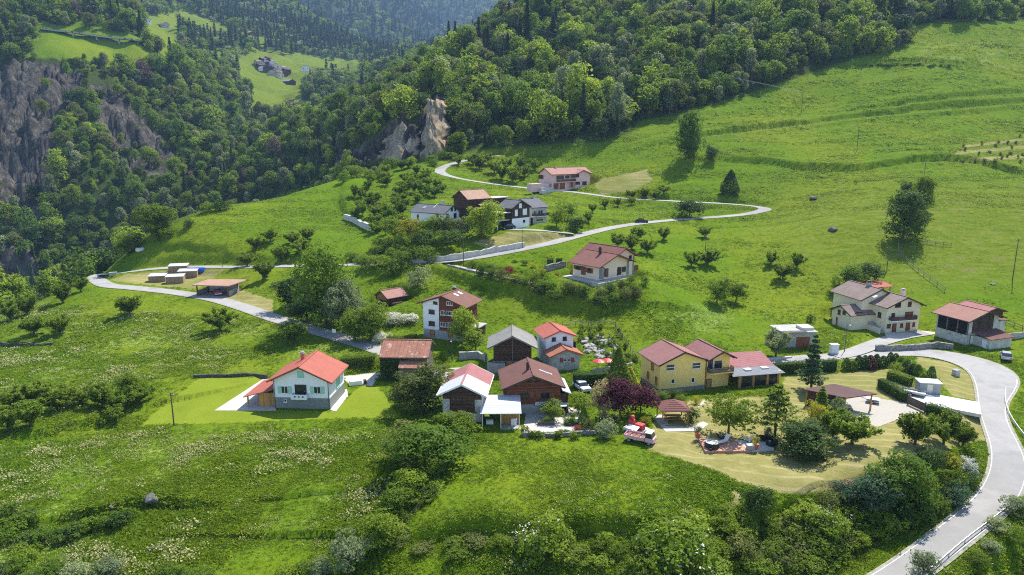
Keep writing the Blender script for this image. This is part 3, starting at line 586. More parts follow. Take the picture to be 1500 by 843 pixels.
def make_broad(key, nvar, h, w, n, leaf, nl=22, z0=.2, shape='round', seed=0, trunk=.16, mat='leaf_green', rad=(.2, .34)):
    for i in range(nvar):
        v, f, lv, cs = lobes_crown(w, h * z0, h * .97, nl, n, leaf, seed + i * 17, rad, shape)
        cr = npmesh('crown', v, f, mat, lv); tk = trunk_mb(h * max(z0 + .12, .2), trunk * h / 8, [c for c, _ in cs[:7]])
        proto(key, cr, mb_mesh(tk, 'trunk', 'bark'), h, w)
def make_fruit(key, nvar, h, w, n, leaf, seed):
    """low spreading orchard tree: ascending limbs dressed with leaf tufts, air between them"""
    for i in range(nvar):
        rng = np.random.default_rng(seed + i * 31); mb = MB(); th = h * .2
        mb.tube([(0, 0, -.3), (rng.uniform(-.1, .1), 0, th * .6), (0, 0, th)], [.2, .16, .13], 7); C = []; D = []
        for b in range(13):
            a = b * 2.399 + rng.uniform(-.3, .3); el = rng.uniform(.3, 1.2); L = w * .5 * rng.uniform(.75, 1.05) if el < .8 else h * .75 * rng.uniform(.7, 1)
            pts = [np.array([0, 0, th])]; d = np.array([math.cos(a) * math.cos(el), math.sin(a) * math.cos(el), math.sin(el)])
            for k in range(4):
                d = d + np.array([rng.uniform(-.2, .2), rng.uniform(-.2, .2), .10]); d /= np.linalg.norm(d); pts.append(pts[-1] + d * L / 4)
            mb.tube(pts, [.08, .06, .045, .03, .012], 5)
            for k in range(1, 5):
                for q in range(3):
                    e = unit(rng, 1, .9)[0]; s0 = pts[k - 1] + (pts[k] - pts[k - 1]) * rng.random(); ln = rng.uniform(.45, 1.0); C.append((s0, s0 + e * ln))
        m = n // len(C); cc = []
        for a, b in C:
            t = rng.random((m, 1)); cc.append(a + (b - a) * t + rng.normal(size=(m, 3)) * .15)
        cc = np.vstack(cc); cc[:, 2] = np.clip(cc[:, 2], .35, h * 1.05); Nn = unit(rng, len(cc), 1.3); v, f = leaf_quads(cc, Nn, leaf, rng)
        lv = np.repeat(rng.random(len(C)), m) * .5 + rng.random(len(cc)) * .5
        proto(key, npmesh('crown', v, f, 'leaf_fruit', lv), mb_mesh(mb, 'trunk', 'bark'), h, w)
def make_conifer(key, nvar, h, w, n, leaf, seed, droop=.25, mat='leaf_conifer', gap=1.0, z0=.08):
    for i in range(nvar):
        rng = np.random.default_rng(seed + i * 13); mb = MB(); mb.tube([(0, 0, -.4), (0, 0, h * .55), (0, 0, h * .98)], [h * .022, h * .013, .02], 7)
        tiers = int(h * 1.7 / gap); C = []; Nn = []; per = max(8, n // (tiers * 7))
        for k in range(tiers):
            f = (k + .5) / tiers; z = h * (z0 + (1 - z0) * f); L = w / 2 * (1 - f) ** .8 * rng.uniform(.8, 1.1) + .12
            for b in range(7):
                a = b * .898 + k * 1.3 + rng.uniform(-.3, .3); l = L * rng.uniform(.65, 1.1); t = rng.random(per) ** .7
                x = t * l; dz = -droop * x + .12 * (x / max(l, .1)) ** 2 * l
                wd = (1 - t) * l * .28 + .08; off = rng.normal(size=per) * wd
                C.append(np.stack([math.cos(a) * x - math.sin(a) * off, math.sin(a) * x + math.cos(a) * off, z + dz + rng.normal(size=per) * .08], 1)); Nn.append(np.stack([math.cos(a) * .25 + rng.normal(size=per) * .35, math.sin(a) * .25 + rng.normal(size=per) * .35, np.ones(per)], 1))
        C = np.vstack(C); Nn = np.vstack(Nn); Nn /= np.linalg.norm(Nn, axis=1)[:, None]
        v, f = leaf_quads(C, Nn, leaf, rng, .5); proto(key, npmesh('crown', v, f, mat, rng.random(len(C))), mb_mesh(mb, 'trunk', 'bark'), h, w)
def make_bush(key, nvar, h, w, n, leaf, seed, nl=14, mat='leaf_green', rad=(.22, .38), inner=True):
    for i in range(nvar):
        v, f, lv, cs = lobes_crown(w, .0, h, nl, n, leaf, seed + i * 7, rad, fill=.15)
        v[:, 2] = np.where(v[:, 2] < .02, np.abs(v[:, 2]) * .5, v[:, 2]); mb = MB()
        for c, r in cs[:6]: mb.tube([(0, 0, -.3), np.asarray(c) * .5, c], [.06, .045, .015], 5)
        proto(key, npmesh('foliage', v, f, mat, lv), mb_mesh(mb, 'stem', 'bark'), h, w)
def make_column(key, nvar, h, w, n, leaf, seed, mat='leaf_hedge', pointy=.5):
    for i in range(nvar):
        rng = np.random.default_rng(seed + i); z = rng.random(n) ** .9; a = rng.uniform(0, 2 * PI, n)
        r = w / 2 * np.minimum(1, (1.02 - z) ** pointy * 1.3) * np.minimum(1, .75 + z * 2) * rng.uniform(.82, 1.08, n) * (1 + .1 * np.sin(a * 3 + i + z * 6))
        C = np.stack([np.cos(a) * r, np.sin(a) * r, z * h], 1); Nn = np.stack([np.cos(a), np.sin(a), .35 + z], 1) + rng.normal(size=(n, 3)) * .5
        Nn /= np.linalg.norm(Nn, axis=1)[:, None]; v, f = leaf_quads(C, Nn, leaf, rng); mb = MB(); mb.tube([(0, 0, -.3), (0, 0, h * .8)], [.07, .03], 6)
        proto(key, npmesh('foliage', v, f, mat, rng.random(n)), mb_mesh(mb, 'stem', 'bark'), h, w)
make_broad('wood', 6, 12, 9, 2600, .74, 20, .02, seed=1, rad=(.13, .36)); make_broad('tall', 3, 14, 8, 2600, .74, 22, .03, seed=60, shape='pear', rad=(.13, .32))
make_broad('big', 3, 14, 10, 10000, .46, 30, .06, seed=90, rad=(.11, .29)); make_broad('garden', 4, 6, 5, 4200, .29, 20, .20, seed=120, rad=(.12, .32))
make_broad('full', 2, 15, 11, 14000, .46, 48, .02, seed=150, rad=(.15, .27), shape='full'); make_fruit('fruit', 5, 5, 7, 5200, .33, 200); make_conifer('spruce', 3, 14, 6, 2600, .8, 300); make_conifer('garden_conifer', 2, 8, 4.6, 5200, .34, 320, .12, gap=1.3, z0=.12); make_conifer('cedar', 2, 7.5, 7.2, 4200, .36, 340, -.1, 'leaf_blue', 1.7, .22)
make_bush('bush', 5, 3, 4, 2600, .24, 400); make_bush('scrub', 4, 2.4, 4, 1500, .3, 440, 10); make_bush('ball', 2, 2, 2, 1700, .15, 460, 18, 'leaf_hedge', (.3, .4)); make_column('thuja', 3, 2.6, 1.3, 1500, .17, 480); make_column('cone_tree', 2, 7, 3.6, 4200, .32, 490, 'leaf_light', .8)
make_bush('blossom', 3, 3, 4, 2400, .22, 500); make_bush('plant', 4, .9, 1.3, 420, .17, 520, 7, 'leaf_mid')
PL = {'n': 0}
def plant(kind, u, v, h, w, name, label, cat='tree', mat=None, group=None, var=None, yaw=None, xyz=None, parts=('crown', 'trunk'), extra=None):
    P = PROTO[kind]; PL['n'] += 1; cr, tk, h0, w0 = P[(PL['n'] if var is None else var) % len(P)]
    p = xyz if xyz is not None else gat(u, v)
    o = thing(name, label, cat, (p[0], p[1], p[2]), 0, group)
    o.rotation_euler = (0, 0, (PL['n'] * 2.399 + .7) % (2 * PI) if yaw is None else yaw); o.scale = (w / w0, w / w0, h / h0)
    c = link(parts[0], cr, o); link(parts[1], tk, o)
    if mat: c.material_slots[0].link = 'OBJECT'; c.material_slots[0].material = MAT[mat]
    if extra:                                            # flower heads over the foliage
        cr2 = PROTO['blossom'][PL['n'] % 3][0]; b = link('blossom', BLOSSOM[PL['n'] % 2], o); b.material_slots[0].link = 'OBJECT'; b.material_slots[0].material = MAT[extra]
        b.scale = (w0 / 4, w0 / 4, h0 / 3)
    return o
def blossom_mesh(seed, n=330):
    rng = np.random.default_rng(seed); v, f, lv, cs = lobes_crown(4.1, .4, 3.15, 14, n * 3, .15, 500 + seed * 7, (.22, .38), fill=0)
    k = (rng.random(len(f)) < .22) & (v.reshape(-1, 4, 3)[:, :, 2].mean(1) > 1.2); v = v.reshape(-1, 4, 3)[k].reshape(-1, 3)
    return npmesh('blossom', v, np.arange(len(v)).reshape(-1, 4), 'blossom_white', lv[k])
BLOSSOM = [blossom_mesh(0), blossom_mesh(1)]
def gat(u, v):
    p = raster_hit(Hmid if v > 150 else H0, u, v, lo=50, n=420); p[2] = Hs(p[0], p[1]); return p
# ------------------------------------------------------------------ geometry-node scattering for what nobody could count
def scatter(name, pts, rotz, scl, idx, protos, label, cat, tilt=None, kind='stuff'):
    n = len(pts); me = bpy.data.meshes.new(name); me.vertices.add(n); me.vertices.foreach_set('co', np.ascontiguousarray(pts, np.float32).ravel())
    rot = np.zeros((n, 3), np.float32); rot[:, 2] = rotz
    if tilt is not None: rot[:, 0] = tilt
    for nm, ty, ar, key in (('rot', 'FLOAT_VECTOR', rot, 'vector'), ('scl', 'FLOAT_VECTOR', np.asarray(scl, np.float32), 'vector'), ('pick', 'INT', np.asarray(idx, np.int32), 'value')):
        a = me.attributes.new(nm, ty, 'POINT'); a.data.foreach_set(key, np.ascontiguousarray(ar).ravel())
    o = link(name, me); tag(o, label, cat, kind=kind)
    g = bpy.data.node_groups.new(name, 'GeometryNodeTree')
    g.interface.new_socket('Geometry', in_out='INPUT', socket_type='NodeSocketGeometry'); g.interface.new_socket('Geometry', in_out='OUTPUT', socket_type='NodeSocketGeometry')
    nd = g.nodes; L = g.links; gi = nd.new('NodeGroupInput'); go = nd.new('NodeGroupOutput'); ip = nd.new('GeometryNodeInstanceOnPoints')
    L.new(gi.outputs[0], ip.inputs['Points']); L.new(ip.outputs[0], go.inputs[0])
    jn = nd.new('GeometryNodeJoinGeometry')
    for m in reversed(protos):
        po = bpy.data.objects.new('source', m); oi = nd.new('GeometryNodeObjectInfo'); oi.inputs[0].default_value = po; oi.inputs['As Instance'].default_value = True
        L.new(oi.outputs['Geometry'], jn.inputs[0])
    L.new(jn.outputs[0], ip.inputs['Instance']); ip.inputs['Pick Instance'].default_value = True
    for nm, ty, sk in (('rot', 'FLOAT_VECTOR', 'Rotation'), ('scl', 'FLOAT_VECTOR', 'Scale'), ('pick', 'INT', 'Instance Index')):
        na = nd.new('GeometryNodeInputNamedAttribute'); na.data_type = ty; na.inputs[0].default_value = nm; L.new(na.outputs[0], ip.inputs[sk])
    md = o.modifiers.new('scatter', 'NODES'); md.node_group = g; return o
def merged(cr, tk, name, leafm):
    """crown and trunk as one source mesh"""
    me = cr.copy(); import bmesh
    bm = bmesh.new(); bm.from_mesh(cr); nf = len(bm.faces); bm.from_mesh(tk); bm.faces.ensure_lookup_table()
    for f in bm.faces[nf:]: f.material_index = 1
    bm.to_mesh(me); bm.free(); me.materials.clear(); me.materials.append(MAT[leafm]); me.materials.append(MAT['bark']); return me
def zmask(polys, u, v):
    d = np.full(u.shape, -1e3)
    for P in polys: d = np.maximum(d, sdf(P, u, v))
    return d
def forests():
    rng = np.random.default_rng(5); mats = ['leaf_green', 'leaf_light', 'leaf_dark', 'leaf_mid', 'leaf_olive']
    near = [merged(*PROTO['wood'][i][:2], 'broadleaf', mats[i % 5]) for i in range(5)] + [merged(*PROTO['tall'][i][:2], 'broadleaf', ['leaf_green', 'leaf_grey', 'leaf_light'][i]) for i in range(3)] + [merged(*PROTO['spruce'][i][:2], 'spruce', 'leaf_conifer') for i in range(3)] + [merged(*PROTO['wood'][5][:2], 'bare_tree', 'leaf_dead')]
    def far_proto(n, leaf, seed, mat):
        v, f, lv, cs = lobes_crown(10, 1.0, 12, 12, n, leaf, seed); return npmesh('far_broadleaf', v, f, mat, lv)
    far = [far_proto(420, 1.5, 700 + i, m) for i, m in enumerate(['leaf_green', 'leaf_mid', 'leaf_dark', 'leaf_grey'])]
    keep = dict(PROTO); make_conifer('far_spruce', 3, 15, 6.5, 380, 2.0, 720, gap=2.2); far += [c for c, *_ in PROTO['far_spruce']]
    def cells(x0, x1, y0, y1, st):
        gx, gy = np.meshgrid(np.arange(x0, x1, st), np.arange(y0, y1, st)); X = (gx + rng.uniform(-.42, .42, gx.shape) * st).ravel(); Y = (gy + rng.uniform(-.42, .42, gx.shape) * st).ravel()
        k = (X / Y > -.95) & (X / Y < .9); return X[k], Y[k]
    def sel(X, Y):
        Z = H(X, Y); u, v = proj(X, Y, Z); pj = 6
        d = np.minimum(zmask(Z_FOREST, u, v), -zmask(Z_CLEAR, u, v)); gap = zmask(Z_ROCK, u, v)
        gorge = (v > 215) & (X < -60)
        ok = (zmask(Z_NOTREE, u, v) < 0) & ((rng.random(len(X)) < .72) | (zmask(Z_OPEN, u, v) < 0)) & ((d > rng.uniform(-3, 4, len(X))) | ((X < -150) & (Y < 330) & (d > -60)) | (gorge & (Y > 330) & (d > -40))) & ((gap < -2) | (rng.random(len(X)) < .06 + .35 * (fbm(X / 25, Y / 25, 91, 3) > .14))) & (v > -160)
        return X[ok], Y[ok], Z[ok], u[ok], v[ok]
    X, Y = cells(-620, 560, 200, 960, 6.8); X, Y, Z, u, v = sel(X, Y)
    k = (Y > 330) | ((X < -125)); X, Y, Z, u, v = (a[k] for a in (X, Y, Z, u, v))
    con = fbm(X / 70, Y / 70, 77, 3) + sstep(-100, -300, X) * .12 - .12
    isc = rng.random(len(X)) < np.clip(.02 + con * .7, .0, .35)
    sz = rng.choice([.62, .8, 1.0, 1.25, 1.6], len(X), p=[.18, .24, .28, .2, .1]) * rng.uniform(.9, 1.15, len(X)) * .98 * np.clip(1 + fbm(X / 30, Y / 30, 55, 2) * .5, .55, 1.35); sz *= np.where((X < -100) & (Y < 620), .85, 1)
    idx = np.where(isc, 8 + rng.integers(0, 3, len(X)), rng.integers(0, 8, len(X)))
    scl = np.stack([sz * rng.uniform(.78, 1.2, len(X)) * np.where(isc, .95, 1.0)] * 2 + [sz * np.where(isc, 1.12, .95) * rng.uniform(.85, 1.15, len(X))], 1); rz = rng.uniform(0, 6.28, len(X))
    # the trees that show largest, along the front of the wood, are things of their own
    vis = 14 * scl[:, 2] / Y; front = np.full(len(X), 0.)
    inside = (u > 5) & (u < 1495) & (v > 12)
    front = np.minimum(zmask(Z_FOREST, u, v + 14), 60)                  # ground a little nearer than the tree: outside the wood means an edge tree
    score = vis * np.where(front < 8, 2.2, 1.0) * inside
    order = np.argsort(-score)[:290]; own = np.zeros(len(X), bool); own[order] = True
    for i in order:
        kd = 'spruce' if idx[i] >= 8 else ('wood' if idx[i] < 5 else 'tall'); j = idx[i] - 8 if idx[i] >= 8 else (idx[i] if idx[i] < 5 else idx[i] - 5)
        cr, tk, h0, w0 = PROTO[kd][j]; left = X[i] < -60
        nm = 'spruce_tree' if kd == 'spruce' else 'broadleaf_tree'
        zone_ = 'gorge side' if left else 'hill above the upper road' if X[i] < 120 else 'slope above the upper meadow'
        o = thing(nm, f"dark pointed spruce in the wood on the {zone_}" if kd == 'spruce' else f"leafy {'tall ' if kd == 'tall' else 'round '}tree of the wood on the {zone_}", 'tree', (X[i], Y[i], Z[i] - .2), 0, f"{'spruces' if kd == 'spruce' else 'tall broadleaf trees' if kd == 'tall' else 'round broadleaf trees'} of the {zone_}")
        o.rotation_euler[2] = rz[i]; o.scale = scl[i]
        c = link('crown', cr, o); link('trunk', tk, o)
        m = {'wood': mats[j % 5], 'tall': ['leaf_green', 'leaf_grey', 'leaf_light'][j % 3], 'spruce': 'leaf_conifer'}[kd]
        c.material_slots[0].link = 'OBJECT'; c.material_slots[0].material = MAT[m]
    q = ~own; idx = np.where(q & (rng.random(len(X)) < .02), 11, idx); scatter('hillside_woods', np.stack([X, Y, Z - .3], 1)[q], rz[q], scl[q], idx[q], near, 'dense mixed broadleaf wood covering the hill and the gorge sides', 'wood')
    print('near forest', len(X), flush=True)
    PX, PI_, PS = [], [], []
    for x0, x1, y0, y1, st, k in ((-1000, 250, 960, 1500, 9.5, 1.1), (-1500, 250, 1500, 2300, 13, 1.35), (-2600, 250, 2300, 4700, 24, 2.1)):
        X, Y = cells(x0, x1, y0, y1, st); X, Y, Z, u, v = sel(X, Y); m = (v < 200) & (v > -60); X, Y, Z = X[m], Y[m], Z[m]
        isc = rng.random(len(X)) < np.clip(.25 + fbm(X / 200, Y / 200, 88, 3) + (Y > 1500) * .3, .05, .9)
        PX.append(np.stack([X, Y, Z - .5], 1)); PI_.append(np.where(isc, 4 + rng.integers(0, 3, len(X)), rng.integers(0, 4, len(X)))); s = k * rng.uniform(.75, 1.25, len(X)); PS.append(np.stack([s, s, s * np.where(isc, 1.25, .95)], 1))
    P = np.vstack(PX); print('far forest', len(P), flush=True)
    scatter('distant_forest', P, rng.uniform(0, 6.28, len(P)), np.vstack(PS), np.concatenate(PI_), far, 'dark mixed forest on the distant valley slopes', 'forest')
def tuft(seed, n, h, w, mat, headm=None, nh=0):
    rng = np.random.default_rng(seed); a = rng.uniform(0, 6.28, n); r = w / 2 * np.sqrt(rng.random(n)); b = np.stack([np.cos(a) * r, np.sin(a) * r, np.full(n, -.05)], 1)
    d = unit(rng, n, .75); d[:, 2] = np.abs(d[:, 2]) + .1; L = h * rng.uniform(.55, 1.1, n)[:, None]; sd = np.cross(d, rng.normal(size=(n, 3))); sd /= np.linalg.norm(sd, axis=1)[:, None]; wd = .035 + .05 * rng.random(n)[:, None]
    mid = b + d * L * .55; tip = b + d * L + np.stack([d[:, 0] * .3, d[:, 1] * .3, -.12 * np.ones(n)], 1) * L
    v = np.stack([b - sd * wd, b + sd * wd, mid + sd * wd * .9, tip], 1).reshape(-1, 3); f = np.arange(n * 4).reshape(n, 4); lv = rng.random(n)
    if nh:
        C = b[:nh] * 1.1 + d[:nh] * L[:nh] * 1.15; v2, f2 = leaf_quads(C, unit(rng, nh, 1.5), .16, rng, .9); v = np.vstack([v, v2]); f = np.vstack([f, f2 + 4 * n]); lv = np.concatenate([lv, rng.random(nh)])
    me = npmesh('tuft', v, f, [mat] + ([headm] if headm else []), lv)
    if nh: me.polygons.foreach_set('material_index', np.concatenate([np.zeros(n, np.int32), np.ones(nh, np.int32)]))
    return me
def meadow():
    rng = np.random.default_rng(18); N = 150000; Y = 240 * (560 / 240) ** rng.beta(1, 1.25, N); X = rng.uniform(-.5, .8, N) * Y; Z = H(X, Y); u, v = proj(X, Y, Z)
    keep = (u > -40) & (u < 1540) & (v > -30) & (zone(Z_TAN, u, v, Y) < .1) & (road_dist(X, Y) > .7) & (zone(Z_FOREST, u, v, Y) < 2) & ~((X < -60) & (v < 275))
    for P, z, bl in PADS: keep &= sdf(P, X, Y) < .2
    cl = fbm(X / 14, Y / 5, 63, 3); keep &= rng.random(N) < np.clip(.55 + cl * .6, .3, 1.); X, Y, Z, cl = (a[keep] for a in (X, Y, Z, cl)); g = [tuft(31 + k, 12, .42, 1.2, 'grass_blade') for k in range(3)] + [tuft(35, 10, .45, 1.2, 'grass_blade', 'grass_pale', 7)]
    sc_ = rng.uniform(.7, 1.3, len(X)) * (1 + cl) * np.clip(Y / 300, .8, 1.5); print('far tufts', len(X), flush=True)
    scatter('upland_grass', np.stack([X, Y, Z], 1), rng.uniform(0, 6.28, len(X)), np.stack([sc_ * 1.3, sc_ * 1.3, sc_ * .65], 1), np.where(rng.random(len(X)) < .10, 3, rng.integers(0, 3, len(X))), g, 'tussocky bright grass of the upper meadows', 'grass')
    rng = np.random.default_rng(8); N = 330000; s = rng.uniform(-.82, .82, N); Y = np.sqrt(rng.uniform(56 ** 2, 250 ** 2, N)) ** 1.0; Y = 56 * (250 / 56) ** rng.beta(1.15, 1.3, N); X = s * Y
    Z = H(X, Y); u, v = proj(X, Y, Z); m = (u > -60) & (u < 1560) & (v < 900); X, Y, Z, u, v = (a[m] for a in (X, Y, Z, u, v))
    keep = (zone(Z_LAWN, u, v, Y) < .1) & (zone(Z_TAN, u, v, Y) < .1) & (road_dist(X, Y) > .7) & (zone(Z_FOREST, u, v, Y) < 0)
    for P, z, bl in PADS: keep &= sdf(P, X, Y) < .2
    cl = fbm(X / 9, Y / 9, 61, 3); keep &= rng.random(len(X)) < np.clip(.55 + cl * .7, .3, 1.)
    X, Y, Z, u, v, cl = (a[keep] for a in (X, Y, Z, u, v, cl)); pz = zone(Z_PALE, u, v, Y)
    pale = (np.clip(fbm(X / 16, Y / 9, 71, 3) * 1.5 + fbm(X / 3.2, Y / 2.2, 72, 2) * 1.6 + .05, 0, 1) * np.where(pz > 0, .62, .08) * rng.uniform(.2, 1, len(X)))
    isp = rng.random(len(X)) < pale
    idx = np.where(isp, 4 + rng.integers(0, 2, len(X)), rng.integers(0, 4, len(X))); past = (X > 85) & (Y > 175)
    sc_ = rng.uniform(.6, 1.25, len(X)) * np.clip(.9 + cl, .5, 1.4) * np.where(past, .5, 1) * np.where((zone(Z_PALE, u, v, Y) > 0), 1.1, .8)
    g = [tuft(1, 16, .36, .9, 'grass_blade'), tuft(2, 18, .3, 1.1, 'grass_blade'), tuft(3, 13, .44, .8, 'grass_blade'), tuft(4, 16, .25, 1.1, 'grass_blade'), tuft(5, 11, .44, .7, 'grass_blade', 'grass_pale', 9), tuft(6, 12, .42, .9, 'grass_blade', 'grass_pale', 12)]
    print('tufts', len(X), flush=True)
    scatter('meadow_grass', np.stack([X, Y, Z], 1), rng.uniform(0, 6.28, len(X)), np.stack([sc_ * 1.15, sc_ * 1.15, sc_], 1), idx, g, 'long green grass with pale seed heads covering the meadows', 'grass')
# ------------------------------------------------------------------ houses
def facing(yaw): return Matrix.Rotation(R(yaw), 4, 'Z')
class House:
    def __init__(s, name, label, cat, x, y, z, yaw, group=None):
        s.root = thing(name, label, cat, (x, y, z), yaw, group); s.W = Matrix.Translation((x, y, z)) @ facing(yaw); s.I = s.W.inverted(); s.b = []
        s.cam = s.I @ Vector((0, 0, CZ))
    def local_ray(s, u, v): return (s.I.to_3x3() @ Vector(ray(u, v)))
    def part(s, mb, name, mats, parent=None, smooth=False, bevel=0, M4=None): return mb.build(name, mats, parent or s.root, smooth, bevel, M4)
    def block(s, W, L, he, hr, wall, roof, board='dark_frame', dx=0, dy=0, dyaw=0, ov=.7, of=.7, ob=.6, low=-2.0, thick=.2, hip=False, walls=True, split=None, heL=None, noback=False, dz=0):
        M4 = Matrix.Translation((dx, dy, dz)) @ facing(dyaw); w = W / 2 - ov; heL = he if heL is None else heL
        zt = lambda a: hr - ((hr - he) if a > 0 else (hr - heL)) * abs(a) / (W / 2)
        B = dict(W=W, L=L, he=he, hr=hr, w=w, y0=of, y1=L - ob, M=M4, zt=zt); s.b.append(B)
        if walls:
            mb = MB(); p = [(-w, low), (w, low), (w, zt(w) - thick), (0, hr - thick - .02), (-w, zt(-w) - thick)]
            mb.hexa([(a, of, z) for a, z in p], [(a, L - ob, z) for a, z in p]); s.part(mb, 'wall', wall, M4=M4)
        segs = split or [(0, L, roof)]
        prof = [(-W / 2, heL), (0, hr), (W / 2, he), (W / 2, he - thick), (0, hr - thick - .03), (-W / 2, heL - thick)]
        for y0, y1, rm in segs:
            mb = MB(); mb.hexa([(a, y0, z) for a, z in prof], [(a, y1, z) for a, z in prof]); s.part(mb, 'roof', rm, M4=M4)
        mb = MB(); mb.bar((0, -.02, hr + .03), (0, L + .02, hr + .03), .3, .1); s.part(mb, 'ridge_cap', segs[-1][2], M4=M4)
        if board:
            pr = [(-W / 2 - .03, heL + .02), (0, hr + .03), (W / 2 + .03, he + .02), (W / 2 + .03, he - .26), (0, hr - .3), (-W / 2 - .03, heL - .26)]
            for y0, y1 in ((-.09, -.015), (L + .015, L + .09)):
                mb = MB(); mb.hexa([(a, y0, z) for a, z in pr], [(a, y1, z) for a, z in pr]); s.part(mb, 'bargeboard', board, M4=M4)
            for a in (-w, w):
                mb = MB(); mb.box(a - .08, a + .08, .05, of + .05, zt(a) - thick - .2, zt(a) - thick - .02); s.part(mb, 'purlin', board, M4=M4)
            for sg, h in ((-1, heL), (1, he)):
                mb = MB(); mb.bar((sg * (W / 2 + .08), 0, h - .08), (sg * (W / 2 + .08), L, h - .08), .12, .1); s.part(mb, 'gutter', board, M4=M4)
        return len(s.b) - 1
    def face(s, bi, side):
        B = s.b[bi]; m = (B['y0'] + B['y1']) / 2; W = B['W'] / 2
        o, r, n = {'front': ((0, B['y0'], 0), (1, 0, 0), (0, -1, 0)), 'back': ((0, B['y1'], 0), (-1, 0, 0), (0, 1, 0)), 'right': ((B['w'], m, 0), (0, 1, 0), (1, 0, 0)), 'left': ((-B['w'], m, 0), (0, -1, 0), (-1, 0, 0)),
            'roofR': ((0, 0, B['hr']), (0, 1, 0), (B['hr'] - B['he'], 0, W)), 'roofL': ((0, 0, B['hr']), (0, -1, 0), (-(B['hr'] - B['he']), 0, W))}[side]
        M4 = B['M']; o = M4 @ Vector(o); r = M4.to_3x3() @ Vector(r); n = (M4.to_3x3() @ Vector(n)).normalized(); u = n.cross(r).normalized()
        if u.z < 0: u = -u
        return o, r, n, u
    def hit(s, bi, side, u, v):
        o, r, n, up = s.face(bi, side); d = s.local_ray(u, v); t = (o - s.cam).dot(n) / d.dot(n); p = s.cam + d * t
        return (p - o).dot(r), (p - o).dot(up)
    def fbox(s, mb, F, a0, a1, z0, z1, d0, d1, mi=0):
        o, r, n, up = F; mb.obox(o + r * (a0 + a1) / 2 + up * (z0 + z1) / 2 + n * (d0 + d1) / 2, r * (a1 - a0) / 2, n * (d1 - d0) / 2, up * (z1 - z0) / 2, mi)
    def rect(s, bi, side, px):
        a0, z1 = s.hit(bi, side, px[0], (px[1])); a1, z0 = s.hit(bi, side, px[2], px[3])
        ac, _ = s.hit(bi, side, px[0], (px[1] + px[3]) / 2); ad, _ = s.hit(bi, side, px[2], (px[1] + px[3]) / 2)
        _, zc0 = s.hit(bi, side, (px[0] + px[2]) / 2, px[3]); _, zc1 = s.hit(bi, side, (px[0] + px[2]) / 2, px[1])
        return min(ac, ad), max(ac, ad), zc0, zc1
    def win(s, bi, side, px, frame='white_paint', shut=None, bars=1, glass='glass', closed=False, name='window', sill=True, base=0.0, slat=None):
        F = s.face(bi, side)
        for q in px:
            a0, a1, z0, z1 = s.rect(bi, side, q); k = .07; b = base
            mb = MB(); s.fbox(mb, F, a0, a1, z0, z0 + k, b, b + .09); s.fbox(mb, F, a0, a1, z1 - k, z1, b, b + .09); s.fbox(mb, F, a0, a0 + k, z0 + k, z1 - k, b, b + .09); s.fbox(mb, F, a1 - k, a1, z0 + k, z1 - k, b, b + .09)
            for i in range(bars):
                c = a0 + (a1 - a0) * (i + 1) / (bars + 1); s.fbox(mb, F, c - .03, c + .03, z0 + k, z1 - k, b, b + .075)
            wo = s.part(mb, name, frame)
            mb = MB(); s.fbox(mb, F, a0 + k, a1 - k, z0 + k, z1 - k, b, b + .03); s.part(mb, 'shutter' if closed else 'pane', shut if closed else glass, wo)
            if sill:
                mb = MB(); s.fbox(mb, F, a0 - .08, a1 + .08, z0 - .08, z0 - .003, b, b + .16); s.part(mb, 'sill', frame, wo)
            if shut and not closed:
                hw = min((a1 - a0) * .5, .75)
                for x0, x1 in ((a0 - hw - .02, a0 - .02), (a1 + .02, a1 + hw + .02)):
                    mb = MB(); s.fbox(mb, F, x0, x1, z0, z1, b + .01, b + .06)
                    for k2 in range(3): s.fbox(mb, F, x0 + .05, x1 - .05, z0 + (z1 - z0) * (k2 + .2) / 3, z0 + (z1 - z0) * (k2 + .8) / 3, b + .06, b + .075)
                    s.part(mb, 'shutter', shut)
    def door(s, bi, side, px, mat='brown_paint', frame='dark_frame', name='door', base=0.0):
        F = s.face(bi, side)
        for q in px:
            a0, a1, z0, z1 = s.rect(bi, side, q); b = base
            mb = MB(); s.fbox(mb, F, a0, a1, z0, z1, b, b + .05)
            for k in range(2): s.fbox(mb, F, a0 + .12, a1 - .12, z0 + (z1 - z0) * (k + .16) / 2, z0 + (z1 - z0) * (k + .86) / 2, b + .05, b + .07)
            d = s.part(mb, name, mat)
            mb = MB(); s.fbox(mb, F, a0 - .09, a0 - .003, z0, z1 + .09, b, b + .09); s.fbox(mb, F, a1 + .003, a1 + .09, z0, z1 + .09, b, b + .09); s.fbox(mb, F, a0 - .003, a1 + .003, z1 + .003, z1 + .09, b, b + .09); s.part(mb, 'frame', frame, d)
            mb = MB(); s.fbox(mb, F, a1 - .2, a1 - .14, z0 + (z1 - z0) * .45, z0 + (z1 - z0) * .5, b + .07, b + .12); s.part(mb, 'handle', 'steel', d)
    def clad(s, bi, side, a0, a1, z0, z1, mat, name='cladding', d=.05, base=0.0):
        B = s.b[bi]; o, r, n, up = s.face(bi, side); top = (lambda a: B['zt'](a) - .24) if side in ('front', 'back') else (lambda a: B['zt'](B['w'] if side == 'right' else -B['w']) - .24)
        P = [(a0, z0), (a1, z0), (a1, min(z1, top(a1)))]
        if a0 < 0 < a1: P.append((0, min(z1, top(0))))
        P.append((a0, min(z1, top(a0)))); mb = MB()
        mb.hexa([o + r * a + up * z + n * (base + .002) for a, z in P], [o + r * a + up * z + n * (base + d) for a, z in P]); return s.part(mb, name, mat)
